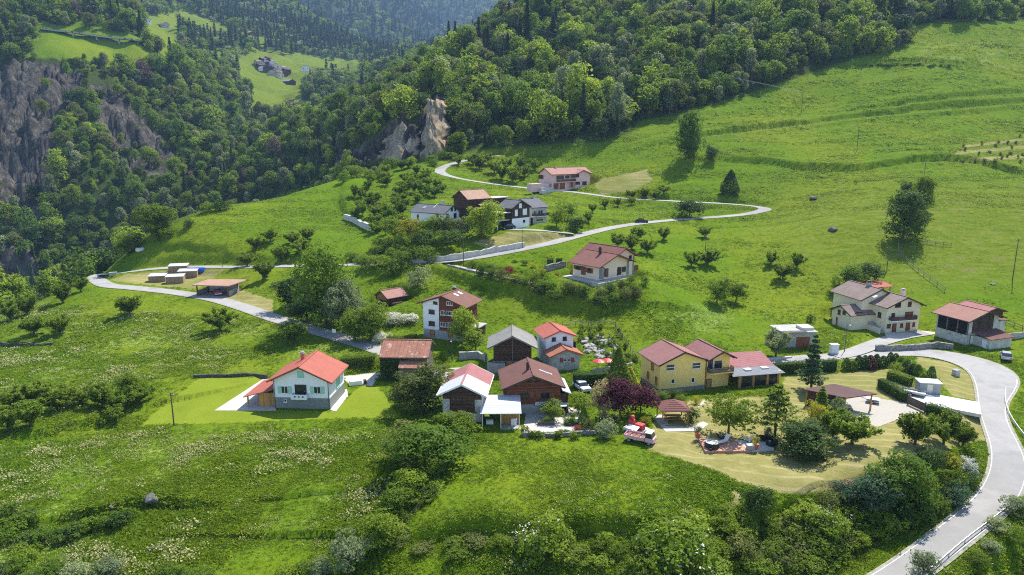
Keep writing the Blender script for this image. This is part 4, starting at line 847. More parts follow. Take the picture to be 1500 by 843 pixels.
    def balcony(s, bi, side, a0, a1, z, depth, mat='grey_planks', h=.95, slab='white_plaster', solid=True, base=0.0):
        F = s.face(bi, side); mb = MB(); s.fbox(mb, F, a0, a1, z - .2, z, base, depth); b = s.part(mb, 'balcony', slab); mb = MB(); zz = z + .004
        for k in ((.05, .95) if solid else (.95,)):
            pass
        rows = [(zz + h * i / 4 + .02, zz + h * (i + 1) / 4 - .03) for i in range(4)] if solid else [(zz + h - .07, zz + h)]
        for z0, z1 in rows:
            s.fbox(mb, F, a0, a1, z0, z1, depth - .08, depth - .02); s.fbox(mb, F, a0 + .002, a0 + .06, z0, z1, base + .06, depth - .082); s.fbox(mb, F, a1 - .06, a1 - .002, z0, z1, base + .06, depth - .082)
        n = max(2, int((a1 - a0) / (1.2 if solid else .15)))
        for i in range(n + 1):
            a = a0 + .03 + (a1 - a0 - .06) * i / n; s.fbox(mb, F, a - .03, a + .03, zz, zz + h - .075, depth - .13, depth - .085)
        s.part(mb, 'railing', mat, b); return b
    def chimney(s, x, y, zb, h, w=.55, mat='terracotta', cap='dark_frame', bi=0):
        M4 = s.b[bi]['M']; mb = MB(); mb.box(x - w / 2, x + w / 2, y - w / 2, y + w / 2, zb, zb + h); c = s.part(mb, 'chimney', mat, M4=M4)
        mb = MB(); mb.box(x - w * .62, x + w * .62, y - w * .62, y + w * .62, zb + h + .003, zb + h + .09); mb.box(x - w * .3, x + w * .3, y - w * .3, y + w * .3, zb + h + .09, zb + h + .3); mb.box(x - w * .5, x + w * .5, y - w * .5, y + w * .5, zb + h + .3, zb + h + .36); s.part(mb, 'chimney_cap', cap, c, M4=M4)
    def skylight(s, bi, side, px, mat='white_paint'):
        F = s.face(bi, side)
        for u, v, w, h in px:
            a, z = s.hit(bi, side, u, v); mb = MB(); s.fbox(mb, F, a - w / 2, a + w / 2, z - h / 2, z + h / 2, .0, .12); k = s.part(mb, 'skylight', mat); mb = MB(); s.fbox(mb, F, a - w / 2 + .08, a + w / 2 - .08, z - h / 2 + .08, z + h / 2 - .08, .12, .14); s.part(mb, 'pane', 'steel', k)
    def box(s, name, mat, x0, x1, y0, y1, z0, z1, bi=None, parent=None, bevel=0):
        mb = MB(); mb.box(x0, x1, y0, y1, z0, z1); return s.part(mb, name, mat, parent, False, bevel, s.b[bi]['M'] if bi is not None else None)
    def slope(s, name, mat, pts, th=.14, parent=None):
        """a roof sheet from its corner points (counter-clockwise from above)"""
        mb = MB(); mb.hexa([(x, y, z - th) for x, y, z in pts], pts); return s.part(mb, name, mat, parent)
    def pad(s, m=.6, bl=3.5, z=None, bi=0):
        B = s.b[bi]; z = s.W.translation.z if z is None else z
        P = [s.W @ B['M'] @ Vector(q) for q in ((-B['w'] - m, B['y0'] - m, 0), (B['w'] + m, B['y0'] - m, 0), (B['w'] + m, B['y1'] + m, 0), (-B['w'] - m, B['y1'] + m, 0))]
        pad([(p.x, p.y) for p in P], z, bl)
# 1 ---- white house with red metal roof
h = House('white_house', 'white house with red metal roof, mint shutters and grey stone base on the mown lawn', 'house', -36.3, 114.2, -1.5, -3.9)
h.block(11.4, 9.65, 5.07, 7.77, 'white_plaster', 'roof_red_metal', 'brown_paint', ov=.8, of=.8)
for sd in ('front', 'right', 'left', 'back'):
    a = h.b[0]['w'] if sd in ('front', 'back') else (h.b[0]['y1'] - h.b[0]['y0']) / 2
    h.clad(0, sd, -a - .05, a + .05, -2, 1.95, 'stone_grey', 'stone_base', .06)
h.win(0, 'front', [(412, 565.8, 422, 576.5), (459.7, 566.5, 470, 577)], 'white_paint', 'mint_paint')
h.win(0, 'front', [(435.8, 544.5, 444.4, 552.7)], 'mint_paint', 'mint_paint', 0, closed=True)
h.door(0, 'front', [(433, 564.5, 448.3, 580.5)], 'glass', 'dark_frame', 'balcony_door')
h.win(0, 'right', [(492.5, 552, 497.5, 566)], 'mint_paint', 'mint_paint', 0, closed=True); h.win(0, 'front', [(416.3, 584.5, 420.3, 589)], 'white_paint', None, 0, base=.06)
F = h.face(0, 'front'); mb = MB(); h.fbox(mb, F, -1.55, 1.2, 1.95, 2.1, .0, 1.0); pb = h.part(mb, 'balcony', 'white_plaster'); mb = MB()
h.fbox(mb, F, -1.55, 1.2, 2.104, 2.85, .92, 1.0); h.fbox(mb, F, -1.55, -1.47, 2.104, 2.85, .01, .918); h.fbox(mb, F, 1.12, 1.2, 2.104, 2.85, .01, .918); rl = h.part(mb, 'railing', 'white_paint', pb)
for a in (-.85, -.15, .55): mb = MB(); h.fbox(mb, F, a - .16, a + .16, 2.35, 2.6, 1.003, 1.02); h.part(mb, 'dark_patch', 'dark_frame', pb)  # dark raised patches on the railing face, nothing is cut through
h.chimney(-1.6, 6.6, 6.6, 1.5, .6, 'terracotta', 'steel')
h.slope('carport_roof', 'roof_red_metal', [(-10.2, .3, 2.05), (-4.95, .3, 3.5), (-4.95, 8.8, 3.5), (-10.2, 8.8, 2.05)])
for y in (.7, 8.4): h.box('post', 'honey_planks', -9.7, -9.48, y, y + .2, -1, 2.02)
h.box('tool_shed', 'honey_planks', -8.0, -4.97, 1.3, 8.4, -.5, 2.5)
for sx in (-4.75, 4.75):
    mb = MB(); mb.tube([(sx, .72, 5.0), (sx, .72, -.5)], .05); h.part(mb, 'downpipe', 'dark_frame')
h.pad(1.0); HW = h
# 2 ---- rust shed overgrown with ivy
h = House('rusty_roof_shed', 'shed overgrown with dark ivy under a rusty sheet roof beside the lane', 'shed', -25.1, 132.9, -1.2, -92)
h.block(9.0, 9.4, 4.75, 6.95, 'grey_planks', 'roof_rust', 'pole_wood', ov=.5, of=.4, ob=.4)
h.slope('lean_to_roof', 'roof_rust', [(4.2, 3.9, 4.05), (4.2, 8.8, 4.05), (6.2, 8.8, 3.2), (6.2, 3.9, 3.2)][::-1]); h.box('lean_to_wall', 'grey_planks', 4.02, 6.0, 4.1, 8.6, -2, 3.0)
def ivy(h, rects, n=2600, seed=3):
    rng = np.random.default_rng(seed); C = []; N_ = []
    for F, a0, a1, z0, z1 in rects:
        o, r, nn, up = (np.array(q) for q in F); m = int(n * abs(a1 - a0) * (z1 - z0) / 30); a = rng.uniform(a0, a1, m); z = rng.uniform(z0, z1, m)
        C.append(o + np.outer(a, r) + np.outer(z, up) + np.outer(rng.uniform(.05, .45, m), nn)); N_.append(nn + rng.normal(size=(m, 3)) * .6)
    C = np.vstack(C); N_ = np.vstack(N_); N_ /= np.linalg.norm(N_, axis=1)[:, None]; v, f = leaf_quads(C, N_, .3, rng); return link('ivy', npmesh('ivy', v, f, 'leaf_dark', rng.random(len(f))), h.root)
ivy(h, [(h.face(0, 'right'), -4.6, .6, -.5, 4.3), (h.face(0, 'front'), -4, 4, -.5, 4.6)]); h.pad(.6)
# 3 ---- stone barn, pink and white roof
h = House('stone_barn', 'whitewashed stone barn with dark plank door and half white, half pink metal roof', 'barn', -7.96, 105.43, -.1, -4.8)
h.block(7.83, 10.6, 4.54, 6.45, 'rubble_white', None, 'white_paint', ov=.75, of=.5, split=[(0, 5.2, 'roof_white_metal'), (5.203, 10.6, 'roof_pink_metal')], low=-2.5)
h.clad(0, 'front', -3.1, 3.1, 3.75, 9, 'dark_planks', 'gable_boards'); h.door(0, 'front', [(660, 577.5, 694.5, 602.5)], 'dark_planks', 'dark_frame', 'barn_door', .05)
mb = MB(); F = h.face(0, 'front'); a0, a1, z0, z1 = h.rect(0, 'front', (660, 577.5, 694.5, 602.5)); m = (a0 + a1) / 2; h.fbox(mb, F, m - .07, m + .07, z0 - .1, z1 + 1.4, .125, .17); h.fbox(mb, F, a0 - .4, a1 + .4, z0 - .14, z0 - .01, .10, .2); h.part(mb, 'door_beam', 'dark_frame')
h.box('side_door', 'brown_paint', 3.175, 3.24, 2.0, 3.1, -.2, 2.0); h.pad(.5)
# 4 ---- white roofed garden shelter
h = House('garden_veranda', 'low garden veranda with white sheet roof and yellow back wall before the red plank chalet', 'shelter', -1.75, 103.6, -1.0, 1)
h.b.append(dict(M=Matrix.Identity(4))); h.slope('roof', 'roof_white_metal', [(-3.25, 0, 3.15), (3.25, 0, 3.15), (3.2, 2.7, 3.72), (-3.2, 2.7, 3.72)], .1); h.slope('roof', 'roof_white_metal', [(-3.2, 2.704, 3.72), (3.2, 2.704, 3.72), (3.2, 6.2, 3.95), (-3.2, 6.2, 3.95)], .1)
for x in (-2.9, 0, 2.9):
    for y in (.35, 5.9): h.box('post', 'white_paint', x - .07, x + .07, y - .07, y + .07, .6, 3.1 if y < 1 else 3.78)
h.box('base', 'concrete', -3.3, 3.1, -.1, 6.3, -1.5, .6); h.box('back_wall', 'honey_planks', -.1, 2.8, 1.9, 2.0, .604, 3.35); h.box('side_wall', 'dark_planks', -3.05, -2.98, .3, 6, .604, 3.1); h.box('counter', 'white_paint', -2.3, -1.2, 1.2, 1.9, .604, 1.5); h.box('cupboard', 'white_paint', 1.6, 2.5, 1.2, 1.8, .604, 1.7)
# 5 ---- red plank chalet with dark brown tile roof
h = House('plank_chalet', 'reddish brown plank chalet with wide dark brown corrugated tile roof and one black chimney', 'house', 3.57, 109.2, -.1, 4.8)
h.block(10.3, 9.9, 4.4, 6.5, 'grey_plaster', 'roof_brown_tile', 'dark_frame', ov=.7, of=.8, low=-2.5)
a = h.b[0]['w']; h.clad(0, 'front', -a - .04, a + .04, 1.35, 9, 'red_planks'); d = (h.b[0]['y1'] - h.b[0]['y0']) / 2
for sd in ('left', 'right', 'back'): h.clad(0, sd, -(d if sd != 'back' else a) - .003, (d if sd != 'back' else a) + .003, 1.35, 9, 'red_planks')
h.win(0, 'front', [(760, 575.5, 775, 583), (792, 575.5, 805, 583)], 'dark_frame', 'brown_paint', 2, base=.06); h.win(0, 'front', [(772.5, 555.5, 778, 559.5), (784, 555.5, 789.5, 559.5)], 'dark_frame', None, 0, base=.06); h.door(0, 'front', [(801, 601, 808, 617)], 'painted_void')
h.chimney(-.6, 4.0, 6.0, 1.3, .45, 'dark_frame', 'dark_frame'); h.skylight(0, 'roofR', [(799, 546, .5, 2.3)]); h.box('side_shed', 'dark_planks', 4.5, 5.9, 1.2, 5, -1.5, 3.0); h.slope('side_roof', 'roof_white_metal', [(4.8, 1.0, 3.55), (6.4, 1.0, 2.9), (6.4, 8.6, 2.9), (4.8, 8.6, 3.55)]); h.pad(.4)
F = h.face(0, 'front'); mb = MB(); h.fbox(mb, F, .3, 4.2, 1.5, 1.58, .1, .95); h.fbox(mb, F, .3, .4, 1.58, 2.0, .88, .94); h.fbox(mb, F, .3, 4.2, 1.95, 2.02, .86, .94); h.part(mb, 'planter_rail', 'white_paint')
# 6 ---- old grey barn
h = House('grey_roof_barn', 'old dark log barn with broad pale grey sheet roof on a rough concrete plinth', 'barn', .1, 130, .4, .1)
h.block(9.56, 8.2, 4.4, 6.85, 'concrete', 'roof_grey_slate', 'fence_planks', ov=1.15, of=.8, ob=.4)
a = h.b[0]['w']; h.clad(0, 'front', -a - .05, a + .05, 1.75, 9, 'dark_planks')
for sd in ('left', 'right'): h.clad(0, sd, -3.4, 3.4, 1.75, 9, 'dark_planks')
mb = MB(); F = h.face(0, 'front'); h.fbox(mb, F, -.13, .13, 1.3, 6.3, .06, .16); h.fbox(mb, F, -a - .3, a + .3, 1.55, 1.75, .0, .35); h.part(mb, 'beam', 'grey_planks'); h.door(0, 'front', [(741, 528, 749.5, 541)], 'honey_planks'); h.door(0, 'front', [(752, 527, 764, 540)], 'dark_planks'); h.win(0, 'front', [(729, 529, 732.5, 533)], 'concrete', None, 0)
h.box('plinth', 'concrete', -4.9, -1.4, -.6, .78, -1.5, 1.35); h.pad(.6)
# 7 ---- white house with red roofs at two heights
h = House('two_step_house', 'small white house with two stepped red tile roofs beside the rock garden', 'house', 9.56, 133.9, .2, 14.5)
h.block(6.73, 7.2, 5.8, 7.1, 'white_plaster', 'roof_red_metal', 'terracotta', ov=.55, of=.4)
h.block(6.7, 4.2, 3.1, 4.4, 'weathered_render', 'roof_orange', 'terracotta', dx=.0, dy=-3.85, ov=.5, of=.5, ob=.0)
h.win(0, 'front', [(808.5, 494.5, 814, 500), (824.5, 493.5, 830, 499)], 'dark_frame', None, 1); h.win(1, 'front', [(825.5, 525.8, 829.5, 530), (831.5, 525.8, 835.5, 530)], 'white_paint', None, 0)
F = h.face(1, 'front')
for q in ((820, 524.8, 824.8, 531), (836.2, 524.2, 841, 530.4)):
    a0, a1, z0, z1 = h.rect(1, 'front', q); mb = MB(); h.fbox(mb, F, a0, a1, z0, z1, .01, .07); h.part(mb, 'shutter', 'red_paint')
h.box('shed_side', 'painted_void', 2.82, 3.6, 1.0, 4.5, 1.0, 4.2); h.pad(.5); h.pad(.4, bi=1)
# 8 ---- tall chalet, half white half brown
h = House('tall_chalet', 'tall chalet with one white rendered strip, dark brown planks and three rows of windows', 'house', -15.38, 149.16, .9, -22.9)
h.block(12.2, 8.4, 7.85, 9.95, 'red_planks', 'roof_chalet', 'dark_frame', ov=1.2, of=.7)
a0 = h.hit(0, 'front', 621, 470)[0]; a1 = h.hit(0, 'front', 643.3, 470)[0]; w_ = h.b[0]['w']; h.clad(0, 'front', -w_ - .05, a1, 2.0, 9.2, 'white_plaster', 'white_render', .08); h.clad(0, 'front', -w_ - .05, w_ + .05, -2, 1.98, 'grey_plaster', 'stone_base', .1)
h.win(0, 'front', [(628.4, 453.6, 637, 459.9), (628.4, 470.7, 637.3, 477.2), (635, 441.8, 641, 445.8)], 'dark_frame', None, 2, base=.08)
h.win(0, 'front', [(654.3, 441.6, 663, 447.4), (645.5, 455.3, 652.4, 461.7), (654.7, 456, 663.7, 462.5), (645.5, 472, 653, 479), (655, 472.7, 661, 479.8), (665, 474, 671, 481)], 'white_paint', None, 2)
h.door(0, 'front', [(631, 484.7, 636.5, 493)], 'orange_planks', base=.1); h.door(0, 'front', [(657.7, 486.7, 663.5, 495)], 'orange_planks', base=.1); h.skylight(0, 'roofR', [(668, 432.5, .8, 1.2), (674, 430, .8, 1.2)]); h.chimney(-.4, 7, 9, 1.4, .7, 'dark_frame', 'steel'); h.pad(.6)
h.box('side_annex', 'dark_planks', 4.95, 7.2, 3.5, 7.2, -1.5, 2.6); h.box('annex_roof', 'concrete', 4.9, 7.5, 3.2, 7.5, 2.604, 2.8)
# 9 ---- small brown shed above the chalet
h = House('hay_shed', 'small dark log shed with pale rose roof on the bank above the white bushes', 'shed', -33.5, 175.3, 1.8, -47.4)
h.block(6.2, 6.4, 3.0, 4.6, 'dark_planks', 'roof_pale_rose', 'pole_wood', ov=.4, of=.3, ob=.3); h.clad(0, 'front', -2.2, 2.2, 2.2, 6, 'orange_planks', 'gable_boards'); h.box('lean_to', 'dark_planks', 2.72, 4.2, 1, 4, -1, 1.8); h.pad(.4)
# 10 --- cream chalet with terrace
h = House('cream_chalet', 'cream chalet with rose tile roof, long terrace and stone pillar below the upper road', 'house', 26.93, 175.9, 6.6, 40.6)
h.block(13.9, 11.1, 6.5, 9.05, 'peach_plaster', 'roof_rose', 'brown_paint', ov=1.4, of=1.4)
h.block(10.6, 13, 7.3, 10.0, 'peach_plaster', 'roof_rose', 'brown_paint', dx=5.2, dy=1.9, ov=1.1, of=.9)
h.win(0, 'front', [(904, 391.5, 909.5, 402.5), (910.5, 391, 916.5, 398)], 'brown_paint', None, 1); h.win(0, 'front', [(902.5, 409, 908.5, 415), (914.5, 407.5, 920.5, 413.5)], 'brown_paint', 'brown_paint', 0, closed=True); h.door(0, 'front', [(886.5, 394, 890.5, 406)], 'brown_paint'); h.door(0, 'front', [(880, 394.5, 885.5, 406)], 'painted_void')
h.win(0, 'left', [(843.5, 389.5, 850, 395), (861, 393, 866, 400)], 'brown_paint', 'brown_paint', 1); h.door(0, 'left', [(852, 391, 857.5, 403)], 'brown_paint')
h.win(1, 'front', [(927.5, 388.5, 934.5, 396), (927, 405, 934, 411.5)], 'brown_paint', 'brown_paint', 0, closed=True); h.win(1, 'front', [(921, 374.5, 925, 380)], 'dark_frame', None, 0)
w_ = h.b[0]['w']; mb = MB(); mb.box(-w_ - 3.0, w_ - 1.8, -1.4, 1.35, 2.55, 2.85); mb.box(-w_ - 3.0, -w_ - .05, 1.354, 11.5, 2.55, 2.85); tr = h.part(mb, 'terrace', 'paving'); h.box('terrace_wall', 'peach_plaster', -w_ - 2.8, w_ - 2.2, -1.1, 1.38, -2, 2.546); h.box('terrace_wall', 'rubble_white', -w_ - 2.8, -w_ - .02, 1.5, 11.3, -2, 2.546)
mb = MB()
for k in range(12):
    x = -w_ - 2.95 + k * (2 * w_ + 1.1) / 11; mb.box(x, x + .05, -1.35, -1.3, 2.85, 3.8)
mb.box(-w_ - 2.95, w_ - 1.85, -1.36, -1.29, 3.8, 3.86); h.part(mb, 'railing', 'steel', tr); h.box('stone_pillar', 'field_stone', -w_ - .1, -w_ + .8, .35, 1.3, 2.9, 6.2); h.box('stone_pillar', 'field_stone', w_ - .6, w_ + .15, 1.25, 1.9, 0, 6.7); h.box('corner_stone', 'field_stone', 9.0, 9.55, 2.7, 3.4, -1.5, 7.2)
h.chimney(-1.2, 5.2, 8.2, 2.0, .55, 'dark_frame', 'dark_frame'); h.pad(1.0); h.pad(1.0, bi=1); HC = h
# 11 --- long white house
h = House('long_white_house', 'long low white house with grey slate roof behind leafy trees', 'house', -19.1, 228.3, 17.3, 58.2)
h.block(9.4, 14.6, 3.6, 5.9, 'white_plaster', 'roof_dark_slate', 'dark_frame', ov=.5, of=.6)
h.win(0, 'front', [(653.5, 313.5, 657, 319.5), (664.5, 312.5, 668.5, 320)], 'dark_frame', None, 0); h.win(0, 'front', [(660, 304.5, 663, 309.5), (665.5, 304.5, 667.5, 309)], 'dark_frame', None, 0); h.win(0, 'left', [(611, 314.5, 613.5, 320.5), (639, 314, 643, 321)], 'dark_frame', None, 0); h.chimney(1.2, 5, 5, 1.9, .8, 'weathered_render', 'concrete'); h.pad(.6); h.skylight(0, 'roofL', [(622, 304, .9, 1.2), (638, 302, .3, 2.4)])
# 12 --- brown house with copper coloured roof
h = House('copper_roof_house', 'dark brown house with bright copper sheet roof behind the long white house', 'house', -17.4, 234.2, 18.6, -49.8)
h.block(9.1, 10, 6.3, 9.05, 'dark_planks', 'roof_copper', 'dark_frame', ov=.5, of=.5); h.slope('lower_roof', 'roof_copper', [(4.6, 4.0, 4.7), (7.0, 4.0, 4.1), (7.0, 10.5, 4.1), (4.6, 10.5, 4.7)]); h.box('lower_wall', 'dark_planks', 4.06, 6.6, 4.3, 10.2, -1, 3.9)
h.box('flat_annex', 'dark_planks', -.5, 4.04, 10.2, 17.0, 0, 6.1); h.box('flat_roof', 'white_slab', -.8, 4.6, 9.5, 17.6, 6.104, 6.3); h.win(0, 'front', [(664, 286, 666.5, 290)], 'dark_frame', None, 0); h.box('white_tank', 'white_paint', -6.5, -4.3, 3, 6.5, 1, 4.4); h.pad(.6)
# 13 --- black and white house
h = House('black_white_house', 'house with white lower storey, black planks above and white shutters beside the courtyard', 'house', 3.1, 221, 16.8, 45.4)
h.block(8.9, 7.2, 6.4, 8.7, 'white_plaster', 'roof_dark_slate', 'dark_frame', ov=.5, of=.5)
w_ = h.b[0]['w']; h.clad(0, 'front', -w_ - .04, w_ + .04, 3.15, 9, 'dark_planks_up'); d = (h.b[0]['y1'] - h.b[0]['y0']) / 2; h.clad(0, 'left', -d - .003, d + .003, -1, 9, 'dark_planks_up')
h.win(0, 'front', [(754, 307.5, 758, 316.5), (765.5, 306, 771.5, 314.8)], 'white_paint', 'white_paint', 0, closed=True, base=.05); h.win(0, 'front', [(760, 298.3, 764, 304.8)], 'white_paint', 'white_paint', 0, closed=True, base=.05); h.win(0, 'front', [(766, 322.5, 769, 326)], 'dark_frame', None, 0)
h.box('car_shelter_roof', 'white_slab', -9.6, -4.1, 1.2, 6.6, 2.7, 2.9); h.box('balcony', 'white_slab', -7.6, -4.1, .8, 6.4, 5.0, 5.2)
for y in (1.4, 6.3): h.box('post', 'white_paint', -9.4, -9.25, y, y + .15, -.5, 2.69)
h.block(12.2, 7.4, 5.7, 8.2, 'weathered_render', 'roof_dark_slate', 'dark_frame', dx=7.8, dy=8.2, dyaw=-98, ov=.7, of=.6)
h.win(1, 'right', [(782, 308.5, 786, 314), (788, 308, 795, 314), (785, 321, 796, 324)], 'white_paint', None, 1); h.door(1, 'right', [(777.5, 320, 780, 330.5)], 'painted_void'); h.balcony(1, 'right', -3.2, 3.3, 2.9, 1.5, 'dark_planks_up', .95, 'white_plaster'); h.pad(.6); h.pad(.6, bi=1); h.chimney(0, 5.2, 8, 1., .5, 'concrete', 'steel', 1)
# 14 --- pink house
h = House('pink_house', 'pink house with rose roof, two red garage doors and a long balcony', 'house', 13.2, 293.0, 24.0, -58)
h.block(10.8, 21, 6.2, 8.7, 'pink_plaster', 'roof_pale_rose', 'brown_paint', ov=.8, of=.8)
h.block(8.4, 5.6, 6.2, 7.7, 'pink_plaster', 'roof_pale_rose', 'brown_paint', dx=6.6, dy=15.5, dyaw=90, ov=.6, of=.9, ob=.0)
h.door(0, 'right', [(810.5, 268.5, 818.2, 277.6), (819.4, 268, 827.5, 277.2)], 'brown_paint', 'white_paint', 'garage_door'); h.win(0, 'right', [(815, 257.5, 826, 262.3), (828, 257.3, 833.5, 261.2)], 'dark_frame', None, 2); h.balcony(0, 'right', -7.6, 1.2, 3.2, 1.5, 'dark_planks', .95, 'pink_plaster'); h.win(1, 'front', [(837, 255, 848, 260)], 'dark_frame', None, 2); h.win(1, 'front', [(843, 266.5, 849.5, 270.5), (853, 266, 859, 271)], 'dark_frame', None, 1); h.door(1, 'front', [(836.5, 267, 839, 275)], 'brown_paint'); h.win(0, 'front', [(789, 256.5, 796, 262)], 'dark_frame', None, 1)
h.chimney(.3, 5.5, 7.8, 1.1, .7, 'pink_plaster', 'steel'); h.box('terrace_wall', 'pink_plaster', 1.0, 4.0, -9.0, -.1, -.6, 2.6); h.pad(1.0); h.pad(.6, bi=1)
mb = MB(); mb.box(5.3, 7.4, -6, 5, -1.2, .0); mb.box(5.25, 6.2, -5.5, .5, .003, 1.1); h.part(mb, 'rock_bank', 'rubble_white')
# 15 --- beige farmhouse
h = House('beige_farmhouse', 'beige farmhouse with three taupe tile roofs, dark balcony and steps above the drive', 'house', 90.6, 157.2, .4, 13.9)
h.block(10.8, 6.2, 6.1, 8.35, 'cream_plaster', 'roof_taupe', 'dark_frame', ov=.9, of=.8, ob=.0)
h.block(11.0, 11, 6.9, 9.3, 'cream_plaster', 'roof_taupe', 'dark_frame', dx=-2.6, dy=5.2, ov=.8, of=.5)
h.win(0, 'front', [(1311.5, 443.3, 1319.5, 450.5), (1330, 442.3, 1335, 449.3), (1305.5, 459, 1310.5, 467)], 'brown_paint', None, 1); h.door(0, 'front', [(1326, 457.5, 1336, 467.8)], 'brown_paint'); h.win(0, 'front', [(1299, 475, 1304.5, 480.8), (1318.5, 474, 1322.5, 479.7), (1336.5, 472.5, 1340, 478.5)], 'brown_paint', None, 1); h.door(0, 'front', [(1307, 475, 1312, 486.5), (1327, 473.5, 1332, 484.6)], 'brown_paint'); h.balcony(0, 'front', -4.0, 2.9, 3.0, 1.2, 'dark_planks'); h.win(0, 'left', [(1286, 457.5, 1291, 465.5)], 'brown_paint', None, 1)
h.block(7.2, 7.6, 3.7, 5.4, 'cream_plaster', 'roof_taupe', 'dark_frame', dx=-11.6, dy=7.6, dyaw=-88, ov=.6, of=.7, ob=-.6); h.win(2, 'right', [(1252, 457.5, 1263.5, 462.5)], 'brown_paint', None, 2); h.win(2, 'front', [(1227.5, 454, 1231.5, 461), (1234.5, 455.5, 1239, 461)], 'brown_paint', None, 0)
h.chimney(.2, 4.5, 8.6, 1.5, .9, 'concrete', 'dark_frame', 1); h.chimney(3.2, 5.0, 7.2, 1.6, .8, 'peach_plaster', 'concrete', 0); h.skylight(1, 'roofL', [(1282, 435, .8, 1.0)])
mb = MB()
for k in range(9): mb.box(-6.0, -4.6, 1.0 + k * .55, 1.55 + k * .55, -1, .25 * (k + 1))
h.part(mb, 'stair', 'concrete'); h.box('stair_wall', 'cream_plaster', -6.25, -6.01, .6, 6, -1, 1.2); h.pad(1.2); h.pad(.6, bi=1); h.pad(.8, bi=2)
# 16 --- barn by the bend
h = House('farm_barn', 'barn with salmon roof, open hay front and brown plank gable by the road bend', 'barn', 103.0, 147.6, .4, 19.4)
h.block(11.2, 9.2, 5.55, 7.35, 'weathered_render', 'roof_salmon', 'dark_frame', ov=1.1, of=1.0)
w_ = h.b[0]['w']; h.clad(0, 'front', -w_ * .72, w_ * .66, 2.6, 9, 'dark_planks_up', 'gable_boards'); h.clad(0, 'left', -3.4, 4.0, 2.2, 5.2, 'painted_void', 'bay_shade')  # near-black sheet on the wall paints the shade inside the bay
mb = MB(); F = h.face(0, 'left')
for a in (-1.0, 1.5, 3.9): h.fbox(mb, F, a - .12, a + .12, 2.2, 5.2, .055, .25)
h.part(mb, 'post', 'grey_planks'); h.door(0, 'front', [(1421, 492, 1428, 503)], 'white_paint')
h.slope('lean_to_roof', 'roof_brown_tile', [(-3.2, -3.4, 2.2), (4.2, -3.4, 2.2), (4.2, .98, 3.0), (-3.2, .98, 3.0)]); h.box('lean_to_wall', 'weathered_render', -2.6, 3.8, -2.9, .99, -2, 2.02); h.box('lean_to_door', 'white_paint', -2.62, -2.68, -2.2, -1.2, -.3, 1.7); h.box('side_wing', 'weathered_render', w_ + .01, w_ + 3.2, 1.6, 6, -2, 4.4); h.slope('wing_roof', 'roof_brown_tile', [(w_ - .3, 1.2, 4.9), (w_ + 3.7, 1.2, 4.45), (w_ + 3.7, 6.4, 4.45), (w_ - .3, 6.4, 4.9)]); h.pad(.8); HB = h
# 17 --- barn behind
h = House('field_barn', 'low barn with red sheet roof partly hidden behind the salmon roofed barn', 'barn', 111.5, 157.5, 1.6, 15)
h.block(6.6, 8, 3.6, 4.6, 'dark_planks', 'roof_pink_metal', 'dark_frame', ov=.6, of=.6); h.pad(.6)
# 18 --- garden shelter behind the farmhouse
h = House('open_shelter', 'open shelter with red sloping roof and plastic chairs behind the beige farmhouse', 'shelter', 94.3, 178.5, 3.6, 8)
h.b.append(dict(M=Matrix.Identity(4))); h.slope('roof', 'roof_red_metal', [(-4.6, -.4, 3.0), (4.6, -.4, 3.2), (4.6, 4.6, 3.9), (-4.6, 4.6, 3.7)]); h.box('back_wall', 'dark_planks', -4.2, 4.2, 4.1, 4.25, -1, 3.6); h.box('side_wall', 'dark_planks', -4.2, -4.05, .2, 4.09, -1, 3.05)
for x in (.2, 4.0): h.box('post', 'grey_plaster', x, x + .25, 0, .25, -.6, 3.05)
h.box('floor', 'concrete', -4.4, 4.6, -.6, 4.4, -1, .05)
# 19 --- yellow house
h = House('yellow_house', 'two storey yellow house with double red tile gable and stone base', 'house', 30.7, 119.7, -.3, 16.4)
h.block(10.2, 8.4, 5.5, 7.55, 'yellow_plaster', 'roof_mauve', 'dark_frame', ov=.55, of=.55)
h.block(5.6, 8.6, 5.75, 7.15, 'yellow_plaster', 'roof_mauve', 'dark_frame', dx=7.45, dy=-.5, ov=.5, of=1.4)
w_ = h.b[0]['w']; h.clad(0, 'front', -w_ - .05, w_ + .02, -2, .8, 'field_stone', 'stone_base'); h.clad(0, 'left', -3.5, 3.7, -2, .8, 'field_stone', 'stone_base')
h.win(0, 'front', [(975.5, 534, 988, 543), (1013.5, 531.5, 1026, 540)], 'white_paint', None, 0); F = h.face(0, 'front')
for q in ((975.5, 534, 988, 543), (1013.5, 531.5, 1026, 540)):
    a0, a1, z0, z1 = h.rect(0, 'front', q); mb = MB(); h.fbox(mb, F, a0, a1, (z0 + z1) / 2 - .06, (z0 + z1) / 2 + .06, .092, .11); h.part(mb, 'blind', 'white_paint')
h.win(0, 'front', [(983, 555.5, 988, 562), (1012.5, 553.5, 1017, 560.5)], 'white_paint', None, 0); h.win(0, 'left', [(954, 531.5, 958, 542), (948, 544, 951, 555.5), (960, 551.5, 963, 564)], 'orange_planks', 'orange_planks', 0, closed=True); h.door(0, 'front', [(981.5, 573.5, 987, 581)], 'painted_void', base=.05)
h.door(1, 'front', [(1036.5, 528, 1044, 541.5), (1046, 528.5, 1057, 542)], 'glass', 'white_paint', 'balcony_door'); h.balcony(1, 'front', -2.4, 2.5, 3.1, 1.3, 'grey_planks', .95, 'yellow_plaster'); h.door(1, 'front', [(1034.5, 556, 1041, 572.5)], 'honey_planks')
